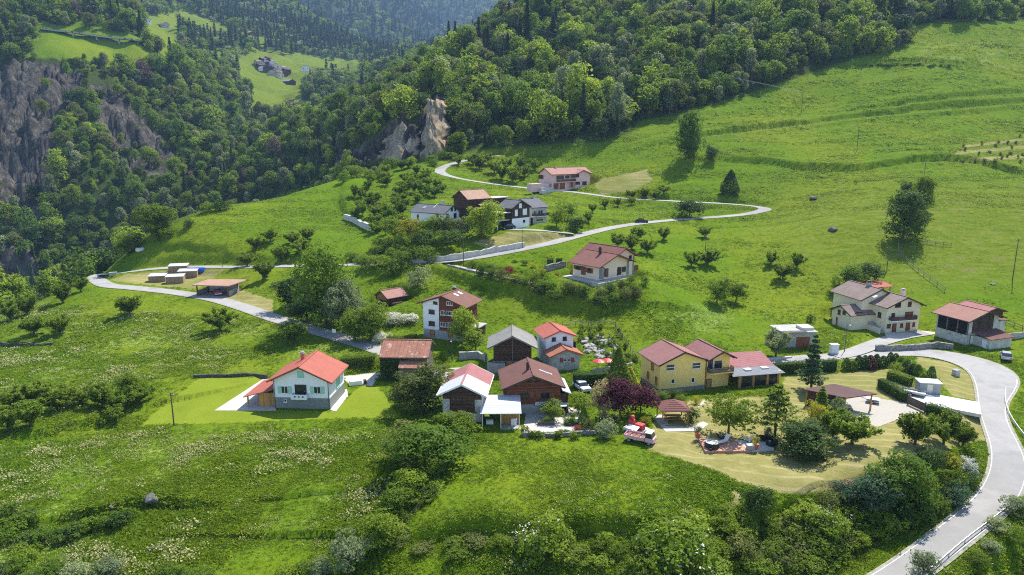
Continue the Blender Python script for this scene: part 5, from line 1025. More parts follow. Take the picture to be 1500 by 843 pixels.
h.slope('annex_roof', 'roof_pink_metal', [(10.3, 1.6, 3.05), (19.4, .8, 3.05), (19.4, 5.2, 4.6), (10.3, 6.0, 4.6)]); h.slope('annex_roof', 'roof_grey_felt', [(9.0, -1.5, 2.55), (19.5, -2.3, 2.55), (19.4, .795, 3.04), (10.3, 1.595, 3.04)], .1)
h.box('annex_back_wall', 'yellow_plaster', 10.0, 19.0, 4.9, 5.1, -1, 3.3); h.box('annex_side_wall', 'yellow_plaster', 18.8, 19.05, -1.6, 4.89, -1, 2.75)
for x in (10.4, 13.2, 16.2, 18.5): h.box('annex_post', 'honey_planks', x, x + .5, -1.45, -1.1, -1, 2.4)
mb = MB(); mb.box(10.92, 13.18, -1.3, -1.24, -.4, 2.35); mb.box(13.72, 16.18, -1.3, -1.24, -.4, 2.35); mb.box(16.72, 18.48, -1.3, -1.24, -.4, 2.35); h.part(mb, 'annex_glazing', 'glass'); h.box('annex_floor', 'paving', 9.3, 19.6, -3.2, 4.88, -1.2, -.35)
for x in (12.6, 16.2): h.box('roof_window', 'white_slab', x, x + 1.3, -.2, .9, 2.75, 3.06)
h.pad(.6); h.pad(.6, bi=1); HY = h
# 20 --- carport
h = House('carport', 'carport with flat brown sheet roof sheltering a black car on the gravel yard', 'carport', 50.5, 111.0, .2, 0)
h.b.append(dict(M=Matrix.Identity(4)))
def atz(u, v, z): p = byZ(u, v, z); return p[0] - 50.5, p[1] - 111.0, z - .2
A_, B_, C_, D_ = atz(1175, 570, 3.0), atz(1222, 562.4, 3.4), atz(1285, 577, 3.2), atz(1240, 583, 2.9)
h.slope('roof', 'roof_carport', [A_, D_, C_, B_], .16); c_ = np.mean([A_, B_, C_, D_], axis=0)
ins = lambda q, k=.86: (c_[0] + (q[0] - c_[0]) * k, c_[1] + (q[1] - c_[1]) * k)
for q in (A_, B_, C_, D_): x, y = ins(q); h.box('post', 'honey_planks', x - .11, x + .11, y - .11, y + .11, -.4, q[2] - .2)
mb = MB(); a, b, d = ins(A_), ins(B_), ins(D_); mb.bar((a[0], a[1], 1.2), (d[0], d[1], 1.2), .08, 2.7); mb.bar((a[0] + .1, a[1] + .1, 1.2), (b[0], b[1], 1.2), .08, 2.7); h.part(mb, 'plank_wall', 'dark_planks')
# 21 --- gazebo
h = House('gazebo', 'open wooden gazebo with pyramid roof of rose sheet and a long table inside', 'gazebo', 25.6, 105.9, .15, 2)
h.b.append(dict(M=Matrix.Identity(4))); e = 2.35; mb = MB(); ap = (0, 0, 3.55)
for a, b in (((-e, -2.1, 2.3), (e, -2.1, 2.3)), ((e, -2.1, 2.3), (e, 2.1, 2.3)), ((e, 2.1, 2.3), (-e, 2.1, 2.3)), ((-e, 2.1, 2.3), (-e, -2.1, 2.3))): mb.quad(a, b, ap); mb.quad(b, a, (0, 0, 3.4))
for a, b in (((-e, -2.1, 2.3), (e, -2.1, 2.3)), ((e, -2.1, 2.3), (e, 2.1, 2.3)), ((e, 2.1, 2.3), (-e, 2.1, 2.3)), ((-e, 2.1, 2.3), (-e, -2.1, 2.3))): mb.bar((a[0], a[1], 2.26), (b[0], b[1], 2.26), .1, .16)
h.part(mb, 'roof', 'roof_rose')
for x in (-2, 2):
    for y in (-1.8, 1.8):
        h.box('post', 'honey_planks', x - .09, x + .09, y - .09, y + .09, -.3, 2.3); mb = MB(); mb.bar((x, y, 1.6), (x - .6 * np.sign(x), y, 2.2), .09); h.part(mb, 'brace', 'honey_planks')
h.box('floor', 'paving', -2.3, 2.3, -2.1, 2.1, -.4, .06)
# 22 --- concrete garage by the lane
p = gat(1165, 508); h = House('concrete_garage', 'small flat roofed concrete garage with rust red door beside the lane', 'garage', p[0] + .8, p[1] - .6, p[2], 6)
h.b.append(dict(M=Matrix.Identity(4))); h.box('wall', 'concrete', -3.9, 3.2, 0, 5.5, -1.5, 3.3); h.box('roof_slab', 'concrete', -4.3, 3.5, -.5, 5.9, 3.304, 3.5); h.box('door', 'brown_paint', -1.0, 2.0, -.05, -.002, 0, 2.3); h.box('roof_hatch', 'white_slab', .6, 3.2, .8, 3.6, 3.504, 4.1)
mb = MB()
for k in range(9): mb.bar((-4.6, -.9 + k * .16, 3.57 + .0 * k), (.2 + (k % 3) * .4, -.9 + k * .16, 3.57), .12, .12)
h.part(mb, 'stacked_beam', 'fence_planks')
# ------------------------------------------------------------------ flat yards
def yard(name, px, z, mat, th=.5, dz=.05, z0=None):
    P = [byZ(u, v, z)[:2] for u, v in px]; pad(P, z, 2.0)
    if sum(a[0] * b[1] - b[0] * a[1] for a, b in zip(P, P[1:] + P[:1])) < 0: P = P[::-1]
    mb = MB(); mb.hexa([(x, y, z - th) for x, y in P], [(x, y, z + dz) for x, y in P]); o = mb.build(name, mat); return tag(o, kind='structure')
yard('gravel_yard', [(1218, 592), (1262, 580), (1322, 590), (1352, 604), (1310, 617), (1286, 626), (1258, 618), (1232, 606)], .2, 'gravel')
yard('driveway', [(1326, 588), (1340, 576), (1380, 580), (1434, 590), (1438, 608), (1386, 598), (1354, 603)], .1, 'white_slab', dz=.06)
yard('paved_drive', [(314, 602), (385, 556), (404, 556), (404, 602)], -1.5, 'paving'); yard('pebble_strip', [(484, 601), (492, 603), (510, 580), (508, 570), (503, 573)], -1.5, 'white_pebbles')
yard('patio', [(766, 634), (770, 606), (842, 596), (856, 608), (872, 632)], -.4, 'paving'); yard('garden_path', [(958, 613), (966, 610), (975, 625), (1010, 626), (1030, 618), (1038, 622), (1024, 632), (975, 633)], .15, 'paving')
yard('courtyard', [(560, 545), (500, 552), (510, 562), (545, 566)], -1.5, 'paving'); yard('courtyard', [(655, 540), (722, 536), (724, 560), (716, 552), (700, 548)], -.2, 'concrete'); yard('forecourt', [(1296, 489), (1350, 485), (1378, 488), (1340, 494), (1300, 497)], .42, 'paving')
# ------------------------------------------------------------------ cars and other vehicles
def car(u, v, yaw, paint, label, name='parked_car', kind='hatch', xyz=None, group=None):
    p = gat(u, v) if xyz is None else xyz; t = thing(name, label, 'car', (p[0], p[1], p[2] + .03), yaw, group)
    L, W_, H_ = (4.5, 1.8, 1.48) if kind != 'suv' else (4.7, 1.9, 1.7); hl = L / 2; hw = W_ / 2
    prof = [(-hl, .35), (-hl + .05, .75), (-hl + .1, .92), (-.95 if kind != 'van' else -1.5, .98), (hl - .12, .96 if kind != 'sedan' else .92), (hl, .7), (hl - .03, .35)]
    mb = MB()
    for sx in (1,): mb.hexa([(-hw, y, z) for y, z in prof], [(hw, y, z) for y, z in prof])
    mb.build('body', paint, t, bevel=.07)
    cb = [(-1.15, .96), (-.45, H_ - .02), (1.25, H_), (hl - .15, .97)] if kind != 'sedan' else [(-.95, .96), (-.3, H_ - .05), (.95, H_ - .05), (1.75, .95)]
    mb = MB(); k = .16; b = [(-hw + .06, cb[0][0], .95), (hw - .06, cb[0][0], .95), (hw - .06, cb[3][0], .95), (-hw + .06, cb[3][0], .95)]; tp = [(-hw + k, cb[1][0], H_), (hw - k, cb[1][0], H_), (hw - k, cb[2][0], H_), (-hw + k, cb[2][0], H_)]
    mb.hexa(b, tp); mb.build('glasshouse', 'glass', t, bevel=.03)
    mb = MB(); mb.hexa([(-hw + k - .02, cb[1][0] - .05, H_ - .03), (hw - k + .02, cb[1][0] - .05, H_ - .03), (hw - k + .02, cb[2][0] + .05, H_ - .03), (-hw + k - .02, cb[2][0] + .05, H_ - .03)], [(-hw + k + .05, cb[1][0], H_ + .05), (hw - k - .05, cb[1][0], H_ + .05), (hw - k - .05, cb[2][0], H_ + .05), (-hw + k + .05, cb[2][0], H_ + .05)]); mb.build('roof', paint, t)
    for y in (-hl + .85, hl - .85):
        for sx in (-1, 1):
            mb = MB(); n = 14; c = (sx * (hw - .1), y, .33); ring = lambda x, r: [(c[0] + x, c[1] + r * math.cos(2 * PI * j / n), c[2] + r * math.sin(2 * PI * j / n)) for j in range(n)]
            mb.hexa(ring(-.11, .33), ring(.11, .33)); wl = mb.build('wheel', 'tyre', t); mb = MB(); mb.hexa(ring(.112 * sx - .006, .2), ring(.112 * sx + .012 * sx + .006, .2)); mb.build('rim', 'steel', wl)
    for sx in (-1, 1):
        mb = MB(); mb.box(sx * .62 - .2, sx * .62 + .2, -hl - .015, -hl + .06, .62, .76); mb.build('headlight', 'white_paint', t); mb = MB(); mb.box(sx * .66 - .16, sx * .66 + .16, hl - .06, hl + .02, .68, .82); mb.build('tail_light', 'truck_red', t)
        mb = MB(); mb.box(sx * (hw + .08) - .1, sx * (hw + .08) + .1, -.75, -.62, .95, 1.08); mb.build('mirror', paint, t)
    return t
car(1473, 526, 150, 'car_silver', 'silver grey hatchback parked on the grass verge by the farm barn'); car(1262, 603, 75, 'car_black', 'black car parked half under the brown roofed carport', kind='sedan', xyz=(53.6, 109.6, .25)); car(744, 334, -70, 'car_black', 'dark SUV parked before the black and white house', kind='suv'); car(940, 325.5, 75, 'car_black', 'small black car driving on the upper road'); car(689, 233.5, 62, 'car_white', 'white car on the upper road under the wood', kind='sedan'); car(852, 571, 20, 'car_white', 'white car parked beside the plank chalet and the tall hedge')
p = gat(521, 561); t = thing('garden_table', 'garden table under a white cover on the small terrace behind the white house', 'table', p, 20); mb = MB(); mb.hexa([(-1.3, -.65, .05), (1.3, -.65, .05), (1.3, .65, .05), (-1.3, .65, .05)], [(-1.1, -.55, .95), (1.1, -.55, .95), (1.1, .55, .95), (-1.1, .55, .95)]); mb.build('cover', 'white_paint', t, bevel=.08); mb = MB(); mb.box(1.5, 2.0, -.4, .4, 0, .8); mb.build('chair_stack', 'dark_planks', t)
def wheel(t, x, y, r, w=.18, mat='tyre'):
    mb = MB(); n = 14; ring = lambda q, rr: [(x + q, y + rr * math.cos(2 * PI * j / n), r + rr * math.sin(2 * PI * j / n)) for j in range(n)]
    mb.hexa(ring(-w / 2, r), ring(w / 2, r)); wl = mb.build('wheel', mat, t); mb = MB(); s_ = np.sign(x); mb.hexa(ring(s_ * (w / 2 + .002), r * .6), ring(s_ * (w / 2 + .02), r * .6)); mb.build('rim', 'steel', wl)
p = gat(938, 648); t = thing('flatbed_truck', 'small old pink flatbed truck with white cab roof at the edge of the dry lawn', 'truck', (p[0], p[1], p[2] + .02), 62)
mb = MB(); mb.box(-.85, .85, -2.2, -.85, .45, 1.15); mb.build('cab', 'truck_pink', t, bevel=.08); mb = MB(); mb.hexa([(-.8, -2.0, 1.152), (.8, -2.0, 1.152), (.8, -.9, 1.152), (-.8, -.9, 1.152)], [(-.72, -1.72, 1.85), (.72, -1.72, 1.85), (.72, -.95, 1.85), (-.72, -.95, 1.85)]); mb.build('windscreen', 'glass', t)
mb = MB(); mb.box(-.8, .8, -1.85, -.85, 1.853, 1.95); mb.build('cab_roof', 'white_paint', t, bevel=.03); mb = MB(); mb.box(-.9, .9, -.8, 2.3, .62, .74); fb = mb.build('flatbed', 'truck_pink', t); mb = MB()
for q in ((-.9, -.84, -.8, 2.3), (.84, .9, -.8, 2.3), (-.836, .836, 2.24, 2.3), (-.836, .836, -.8, -.74)): mb.box(*q, .745, 1.12)
mb.build('side_board', 'truck_pink', fb); mb = MB()
for k in range(4): mb.box(-.7, .7, -.6 + k * .7, -.1 + k * .7, .745, .88 + .08 * (k % 2))
mb.build('cargo', 'brown_paint', fb); mb = MB(); mb.box(-.35, .35, -2.1, 2.2, .4, .6); mb.build('chassis', 'black_plastic', t)
for x in (-.75, .75):
    for y in (-1.5, 1.5): wheel(t, x, y, .32)
    mb = MB(); mb.lathe([(.11, 0), (.11, .03)], n=10); mb.build('headlight', 'white_paint', t, mat4=Matrix.Translation((x * .8, -2.2, .8)) @ Matrix.Rotation(PI / 2, 4, 'X'))
p = gat(930, 633); t = thing('fairground_ride', 'red and white machine with ramp and red box behind the pink truck', 'machine', (p[0], p[1], p[2]), 50)
mb = MB(); mb.box(-1.0, 1.0, -1.6, 1.6, .3, .6); mb.build('base', 'white_paint', t); mb = MB(); mb.box(-.55, .55, -1.5, -.2, .604, 1.55); mb.build('box', 'truck_red', t, bevel=.04); mb = MB(); mb.hexa([(-.6, -.15, .604), (.6, -.15, .604), (.6, 1.2, .604), (-.6, 1.2, .604)], [(-.35, .2, 1.9), (.35, .2, 1.9), (.35, .9, 2.1), (-.35, .9, 2.1)]); mb.build('hood', 'truck_red', t, bevel=.05)
mb = MB(); mb.lathe([(.3, 0), (.42, .18), (.3, .4), (.1, .5)], (0, .5, 2.1), 10); mb.build('head', 'truck_red', t, smooth=True); mb = MB(); mb.hexa([(-1.7, -1.2, 1.0), (-.7, -1.2, 1.3), (-.7, .6, 1.3), (-1.7, .6, 1.0)], [(-1.7, -1.2, 1.06), (-.7, -1.2, 1.36), (-.7, .6, 1.36), (-1.7, .6, 1.06)]); mb.build('canopy', 'white_paint', t)
mb = MB(); mb.hexa([(.7, -2.4, .15), (1.7, -2.4, .15), (1.4, -.6, .65), (.7, -.6, .65)], [(.7, -2.4, .2), (1.7, -2.4, .2), (1.4, -.6, .7), (.7, -.6, .7)]); mb.build('ramp', 'steel', t)
for x in (-.9, .9):
    for y in (-1, 1): wheel(t, x, y, .28)
# trailer, container and small cart by the gate
p = gat(1337, 579); t = thing('car_trailer', 'empty grey flat trailer parked between hedge and white container', 'trailer', (p[0], p[1], p[2]), 52); mb = MB(); mb.box(-.9, .9, -1.9, 1.9, .5, .58); mb.build('bed', 'steel', t); mb = MB()
for x in (-.86, .82): mb.box(x, x + .04, -1.9, 1.9, .584, .85)
mb.box(-.815, .815, 1.86, 1.9, .584, .85); mb.build('side_rail', 'steel', t); mb = MB(); mb.bar((0, -1.9, .5), (0, -3.1, .4), .09); mb.build('drawbar', 'steel', t)
for x in (-.98, .98): wheel(t, x, .2, .3)
p = gat(1362, 578); t = thing('white_container', 'white roofed grey tool container at the end of the driveway', 'container', (p[0], p[1] + .8, p[2]), -12); mb = MB(); mb.box(-1.7, 1.7, -1.1, 1.1, -.3, 2.0); mb.build('wall', 'grey_plaster', t); mb = MB(); mb.box(-1.85, 1.85, -1.25, 1.25, 2.004, 2.14); mb.build('roof', 'white_paint', t); mb = MB(); mb.box(-.5, .4, -1.14, -1.104, .05, 1.8); mb.build('door', 'steel', t)
p = gat(1278, 592); t = thing('garden_cart', 'small dark cart standing on the dry lawn beside the carport', 'cart', (p[0], p[1], p[2]), 60); mb = MB(); mb.hexa([(-.6, -.9, .4), (.6, -.9, .4), (.6, .9, .4), (-.6, .9, .4)], [(-.75, -1.05, .8), (.75, -1.05, .8), (.75, 1.05, .8), (-.75, 1.05, .8)]); mb.build('tray', 'steel', t); mb = MB(); mb.bar((0, .9, .5), (0, 1.8, .7), .06); mb.build('handle', 'black_plastic', t)
for x in (-.7, .7): wheel(t, x, 0, .25, .12)
# ------------------------------------------------------------------ street and garden furniture
def cabinet(u, v, w, d, hgt, mat, name, label, yaw=0, cat='cabinet'):
    p = gat(u, v); t = thing(name, label, cat, p, yaw); mb = MB(); mb.box(-w / 2, w / 2, -d / 2, d / 2, -.2, hgt); mb.build('housing', mat, t); mb = MB(); mb.box(-w / 2 - .06, w / 2 + .06, -d / 2 - .06, d / 2 + .06, hgt + .003, hgt + .09); mb.build('lid', mat, t); mb = MB(); mb.box(-w * .4, w * .4, -d / 2 - .02, -d / 2 - .003, .15, hgt - .12); mb.build('door', mat, t); return t
cabinet(1221, 519, 1.5, 1.1, 2.0, 'white_paint', 'utility_cabinet', 'tall white utility cabinet by the lane and street lamp', 8); cabinet(1400, 549, 1.1, .9, 1.1, 'car_silver', 'cable_cabinet', 'small grey metal cabinet on the dry strip inside the bend', 20); cabinet(166, 405, 2.2, 1.0, .9, 'concrete', 'grit_bin', 'grey concrete grit bin at the tip of the hairpin bend', 25, 'bin'); cabinet(650, 547, .6, .6, 1.1, 'black_plastic', 'waste_bin', 'dark waste bin standing on the farm lane', 0, 'bin')
POLES = [(255, 571, 624, .13, 'wooden pole standing at the corner of the mown lawn'), (679, 336, 381, .12, 'wooden pole standing by the upper road wall'), (1299, 362, 396, .12, 'wooden pole on the slope behind the farmhouse'), (1483, 350, 411, .13, 'leaning wooden pole in the trodden cattle pasture'), (1174, 137, 166, .14, 'wooden power pole below the wood edge'), (1255, 188, 222, .13, 'thin wooden pole in the middle of the upper meadow'), (1033, 343, 372, .1, 'thin wooden pole by the fruit trees below the bend'), (1354, 236, 256, .1, 'short wooden pole on the bank below the vineyard'), (707, 35, 66, .3, 'grey power mast on the wooded ridge')]
PT = []
for u, vt, vb, r, lab in POLES:
    p = gat(u, vb) if vb > 70 else byD(u, vb + 12, 560); hgt = (vb - vt) / FPX * p[1] * 1.02 + (12 if vb <= 70 else 0); t = thing('power_pole', lab, 'pole', p); mb = MB(); mb.tube([(0, 0, -.6), (0, 0, hgt)], [r, r * .75], 8); mb.build('pole', 'pole_wood', t); mb = MB(); mb.box(-.55, .55, -.05, .05, hgt - .45, hgt - .35); a = mb.build('crossarm', 'pole_wood', t)
    for x in (-.45, .45):
        mb = MB(); mb.lathe([(.05, 0), (.07, .08), (.03, .18)], (x, 0, hgt - .348), 8); mb.build('insulator', 'white_paint', a)
    PT.append((np.array(p), hgt))
for k, (a, b, off) in enumerate(((8, 4, 0), (8, 4, 1.3), (8, 4, -1.6))):
    A = PT[a][0] + (off, 0, PT[a][1] - .3 - 1.5 * (k == 2)); B = PT[b][0] + (off * .4, 0, PT[b][1] - .2); mb = MB(); pts = [A + (B - A) * q / 16 - np.array([0, 0, 10 * (q / 16) * (1 - q / 16)]) for q in range(17)]; mb.tube(pts, .028, 4); o = mb.build('power_cable', 'steel'); tag(o, 'power cable hanging across the wooded hill to the meadow pole', 'cable', 'power cables over the wood')
for u, vt, vb, lab in ((1237, 474, 516, 'tall grey street lamp beside the white utility cabinet'), (765, 334, 361, 'street lamp at the end of the rock wall on the upper road'), (662, 497, 528, 'street lamp in front of the tall chalet')):
    p = gat(u, vb); hgt = (vb - vt) / FPX * p[1] * 1.03; t = thing('street_lamp', lab, 'street lamp', p); mb = MB(); mb.tube([(0, 0, -.4), (0, 0, 1.2), (0, 0, hgt)], [.12, .08, .05], 8); mb.build('pole', 'lamp_metal', t); mb = MB(); mb.tube([(0, 0, hgt - .05), (0, -.5, hgt + .1), (0, -1.0, hgt + .1)], .04, 6); ar = mb.build('arm', 'lamp_metal', t); mb = MB(); mb.box(-.14, .14, -1.45, -.95, hgt + .05, hgt + .16); hd = mb.build('lamp_head', 'steel', t); mb = MB(); mb.box(-.1, .1, -1.4, -1.0, hgt + .03, hgt + .047); mb.build('lens', 'white_paint', hd)
p = gat(490, 498); t = thing('road_sign', 'small white road sign on a thin post beside the lower road', 'sign', p, -20); mb = MB(); mb.tube([(0, 0, -.3), (0, 0, 2.4)], .04, 7); mb.build('post', 'steel', t); mb = MB(); mb.box(-.5, .5, -.05, -.02, 1.7, 2.5); mb.build('panel', 'white_paint', t)
p = gat(326, 391); t = thing('marker_post', 'short pale yellow marker post at the edge of the upper road', 'post', p); mb = MB(); mb.lathe([(.14, -.2), (.14, .9), (.09, 1.0)], n=8); mb.build('post', 'blossom_cream', t); mb = MB(); mb.lathe([(.143, .6), (.143, .75)], n=8); mb.build('band', 'white_paint', t)
# walls
def wall(px, hgt, th, mat, name, label, cat='wall', cap=None, rough=.18, base=.6, close=False):
    P = resample([gat(*q)[:2] for q in px], 1.1); z = smooth(H(P[:, 0], P[:, 1]), 1); rng = np.random.default_rng(len(px) * 7 + int(px[0][0])); T = np.gradient(P, axis=0); T /= np.linalg.norm(T, axis=1)[:, None]; N_ = np.stack([T[:, 1], -T[:, 0]], 1)
    top = z + hgt * (1 + rng.normal(size=len(P)) * rough * .4); jit = rng.normal(size=(len(P), 2)) * rough * .25
    c0 = np.array([*P.mean(0), z.mean()]); rows = [np.column_stack([P + N_ * (th / 2 * 1.15), z - base]), np.column_stack([P + N_ * (th / 2) + jit * .5, z + hgt * .5]), np.column_stack([P + N_ * (th / 2) + jit, top]), np.column_stack([P - N_ * (th / 2) + jit, top]), np.column_stack([P - N_ * (th / 2), z - base])]
    v = np.stack(rows, 1) - c0; n, m = v.shape[:2]; mb = MB(); mb.v = [tuple(q) for q in v.reshape(-1, 3)]
    for i in range(n - 1):
        for k in range(m - 1): mb.f.append((i * m + k, i * m + k + 1, (i + 1) * m + k + 1, (i + 1) * m + k)); mb.mi.append(0)
    mb.f.append(tuple(range(m))); mb.f.append(tuple((n - 1) * m + k for k in reversed(range(m)))); mb.mi += [0, 0]
    o = mb.build(name, mat); o.location = tuple(c0); return tag(o, label, cat)
wall([(560, 383.5), (600, 382), (640, 378.5), (680, 373), (720, 367.5), (768, 359.5)], 1.7, .8, 'rubble_white', 'stone_wall', 'long pale rough stone wall above the upper road'); wall([(505, 321), (518, 325), (532, 331), (548, 338)], 1.7, 1.2, 'rubble_white', 'stone_wall', 'pale boulder wall on the green slope left of the long white house'.replace('left of', 'near'), rough=.4)
wall([(1283, 514), (1310, 512.8), (1345, 511), (1372, 509.5), (1396, 511.5)], 1.3, .6, 'dry_stone', 'stone_wall', 'low grey stone wall along the road bend below the farm'); wall([(284, 554), (320, 552.5), (392, 551)], .6, .4, 'dark_stone', 'stone_wall', 'dark low stone edge behind the mown lawn'); wall([(2, 506), (40, 506), (78, 505)], .45, .5, 'dark_stone', 'stone_wall', 'dark low stone edge in the meadow under two fruit trees')
wall([(800, 398), (815, 394), (828, 391)], 1.6, .7, 'dry_stone', 'stone_wall', 'grey garden wall beside two dark hedge cubes'); wall([(655, 386), (690, 396), (730, 405), (770, 414), (800, 421)], .6, .5, 'dry_stone', 'stone_wall', 'pale stone edge along the garden path below the upper road'); wall([(566, 497), (590, 499), (612, 499)], .8, .5, 'dry_stone', 'stone_wall', 'stone edge under the clipped bushes near the tall chalet'); wall([(672, 527), (700, 525), (712, 529)], 1.5, .6, 'concrete', 'retaining_wall', 'pale concrete retaining wall under the light green bush'); wall([(1452, 492), (1476, 497), (1500, 494), (1510, 488)], 1.4, .25, 'concrete', 'retaining_wall', 'concrete yard wall beside the farm barn'); wall([(765, 640), (800, 641), (872, 637)], .7, .4, 'dry_stone', 'stone_wall', 'low stone edge of the chalet patio')
wall([(868, 545), (900, 540), (926, 535)], .5, .5, 'rubble_white', 'stone_wall', 'pale stone edge at the foot of the rock garden'); wall([(1092, 531), (1130, 528), (1160, 525)], .5, .35, 'white_slab', 'kerb_wall', 'pale low wall along the lane behind the yellow house')
# fences
def fence(px, hgt, step, mat, name, label, rails=2, r=.07):
    P = resample([gat(*q)[:2] for q in px], step); z = H(P[:, 0], P[:, 1]); c = np.array([P[0, 0], P[0, 1], z[0]]); t = thing(name, label, 'fence', c); Q = np.column_stack([P, z]) - c
    for q in Q[:90]:
        mb = MB(); mb.tube([q - (0, 0, .4), q + (0, 0, hgt)], r, 6); mb.build('post', mat, t)
    for k in range(rails):
        mb = MB(); h_ = hgt * (.45 + .45 * k / max(1, rails - 1))
        for a, b in zip(Q, Q[1:]): mb.bar(a + (0, 0, h_), b + (0, 0, h_), r * .8, r * 1.7)
        mb.build('rail', mat, t)
    return t
fence([(1317, 348), (1316.5, 370), (1330, 386), (1345, 399), (1362, 412), (1384, 428)], 1.3, 2.6, 'fence_planks', 'rail_fence', 'wooden rail fence running down the cattle pasture'); fence([(1346, 355), (1370, 360), (1393, 362)], 1.2, 2.6, 'fence_planks', 'rail_fence', 'wooden rail fence under the big dark tree'); fence([(1440, 462), (1462, 470), (1485, 480), (1510, 490)], 1.2, 2.6, 'fence_planks', 'rail_fence', 'wooden rail fence behind the farm barn')
fence([(824, 479), (862, 478), (901, 478.5)], 1.2, 2.2, 'fence_planks', 'garden_fence', 'wooden fence along the top of the rock garden'); fence([(902, 479), (917, 504), (934, 533)], 1.2, 2.2, 'grey_planks', 'garden_fence', 'double rail fence down the side of the rock garden'); fence([(672, 652), (650, 690), (620, 740), (600, 765), (584, 780)], 1.1, 4, 'pole_wood', 'wire_fence', 'thin wire fence along the bush row', 2, .03); fence([(690, 224), (740, 226), (820, 219), (900, 212)], 1.2, 5, 'pole_wood', 'wire_fence', 'thin field fence under the wood', 1, .05)
fence([(774, 641), (820, 641), (876, 637)], 1.0, 1.6, 'fence_planks', 'garden_fence', 'low wooden fence in front of the chalet patio', 1, .05)
P = [byZ(1330, 593, .2), byZ(1354, 604, .2)]; t = thing('sliding_gate', 'dark brown sliding gate between two hedges', 'gate', P[0], math.degrees(math.atan2(P[1][1] - P[0][1], P[1][0] - P[0][0]))); Lg = float(np.linalg.norm(P[1] - P[0])); mb = MB(); mb.box(0, Lg, -.04, .04, .15, 1.5); mb.build('panel', 'gate_planks', t)
for x in (-.15, Lg): mb = MB(); mb.box(x, x + .15, -.09, .09, -.2, 1.75); mb.build('post', 'lamp_metal', t)
p = gat(1226, 470); t = thing('garden_gate', 'orange brown plank screen in front of the beige farmhouse', 'screen', (p[0] - .6, p[1] - 1, p[2]), 8)
for x in (0, 2.0, 4.0): mb = MB(); mb.box(x, x + 1.85, -.04, .04, .1, 2.1); mb.build('panel', 'orange_planks', t); mb = MB(); mb.box(x - .1, x - .01, -.06, .06, -.3, 2.25); mb.build('post', 'dark_frame', t)
def guardrail(px, label):
    P = resample([gat(*q)[:2] for q in px], 2.0); z = smooth(H(P[:, 0], P[:, 1]), 2); c = np.array([P[0, 0], P[0, 1], z[0]]); Q = np.column_stack([P, z]) - c; t = thing('guard_rail', label, 'guard rail', c); mb = MB()
    for a, b in zip(Q, Q[1:]): mb.bar(a + (0, 0, .62), b + (0, 0, .62), .06, .3)
    mb.build('beam', 'steel', t)
    for q in Q[::2]: mb = MB(); mb.bar(q - (0, 0, .4), q + (0, 0, .6), .09); mb.build('post', 'steel', t)
guardrail([(1473, 572), (1472, 590), (1478, 610), (1490, 632), (1508, 657), (1535, 690)], 'steel guard rail on the outer side of the upper bend'); guardrail([(1480, 755), (1448, 781), (1412, 804), (1378, 829), (1352, 850)], 'steel guard rail along the lower straight of the road')
pad([byZ(u, v, .1)[:2] for u, v in ((1012, 638), (1140, 642), (1146, 662), (1020, 666))], .08, 3.0)
# deck with hot tub and loungers
def flat(name, px, z, th, mat, label, cat):
    P = [byZ(u, v, z) for u, v in px]; c = np.mean(P, axis=0); P = [q - c for q in P]
    if sum(a[0] * b[1] - b[0] * a[1] for a, b in zip(P, P[1:] + P[:1])) < 0: P = P[::-1]
    mb = MB(); mb.hexa([(q[0], q[1], -th) for q in P], [(q[0], q[1], 0) for q in P]); o = mb.build(name, mat); o.location = tuple(c); return tag(o, label, cat)
flat('wooden_deck', [(1023, 642), (1074, 643), (1100, 660.5), (1033, 661)], .42, .35, 'deck_planks', 'reddish wooden deck under the round hot tub', 'deck'); flat('stone_terrace', [(1074.3, 644), (1128, 648), (1134, 658), (1100.5, 660.5)], .36, .3, 'white_slab', 'white paved square beside the wooden deck', 'terrace'); flat('paving_slab', [(1203, 650), (1212, 652), (1206, 657), (1200, 656)], .3, .2, 'white_slab', 'white slab lying on the dry lawn behind the round tree', 'slab')
for k, (u, v) in enumerate(((1017, 599), (1021, 596), (1025, 593), (1029, 590.5), (1031, 588))): o = flat('stepping_stone', [(u - 3, v), (u + 1, v - 1.2), (u + 4, v), (u, v + 1.3)], .22, .15, 'white_slab', 'pale stepping stone on the dry lawn below the yellow house', 'stone'); o['group'] = 'stepping stones below the yellow house'
p = byZ(1043, 655, .42); t = thing('hot_tub', 'round black hot tub with grey cover on the wooden deck', 'hot tub', p); mb = MB(); mb.lathe([(.95, 0), (1.02, .1), (1.02, .72), (.95, .78)], n=24); mb.build('shell', 'black_plastic', t, smooth=False); mb = MB(); mb.lathe([(.98, .784), (1.0, .84), (.3, .9)], n=24); mb.build('cover', 'steel', t); mb = MB(); mb.box(-.75, -.35, -1.35, -.98, 0, .35); mb.build('step', 'black_plastic', t)
def lounger(u, v, yaw, frame, fab, label, back=.9):
    p = byZ(u, v, .43); t = thing('sun_lounger', label, 'lounger', p, yaw); mb = MB(); mb.box(-.35, .35, -.9, .35, .28, .36); mb.build('seat', fab, t); mb = MB(); mb.hexa([(-.35, .36, .28), (.35, .36, .28), (.35, .42, .34), (-.35, .42, .34)], [(-.35, .85, .28 + back), (.35, .85, .28 + back), (.35, .92, .3 + back), (-.35, .92, .3 + back)]); mb.build('backrest', fab, t)
    for x in (-.3, .3):
        for y in (-.8, .3): mb = MB(); mb.bar((x, y, 0), (x, y, .279), .05); mb.build('leg', frame, t)
lounger(1060, 649, -60, 'black_plastic', 'lounger_fabric', 'sun lounger with pale cushion beside the hot tub'); lounger(1057, 644.5, 110, 'black_plastic', 'black_plastic', 'dark sun lounger behind the hot tub'); lounger(1096, 647, 200, 'black_plastic', 'lounger_fabric', 'lounger with white cushion and high black back', 1.1)
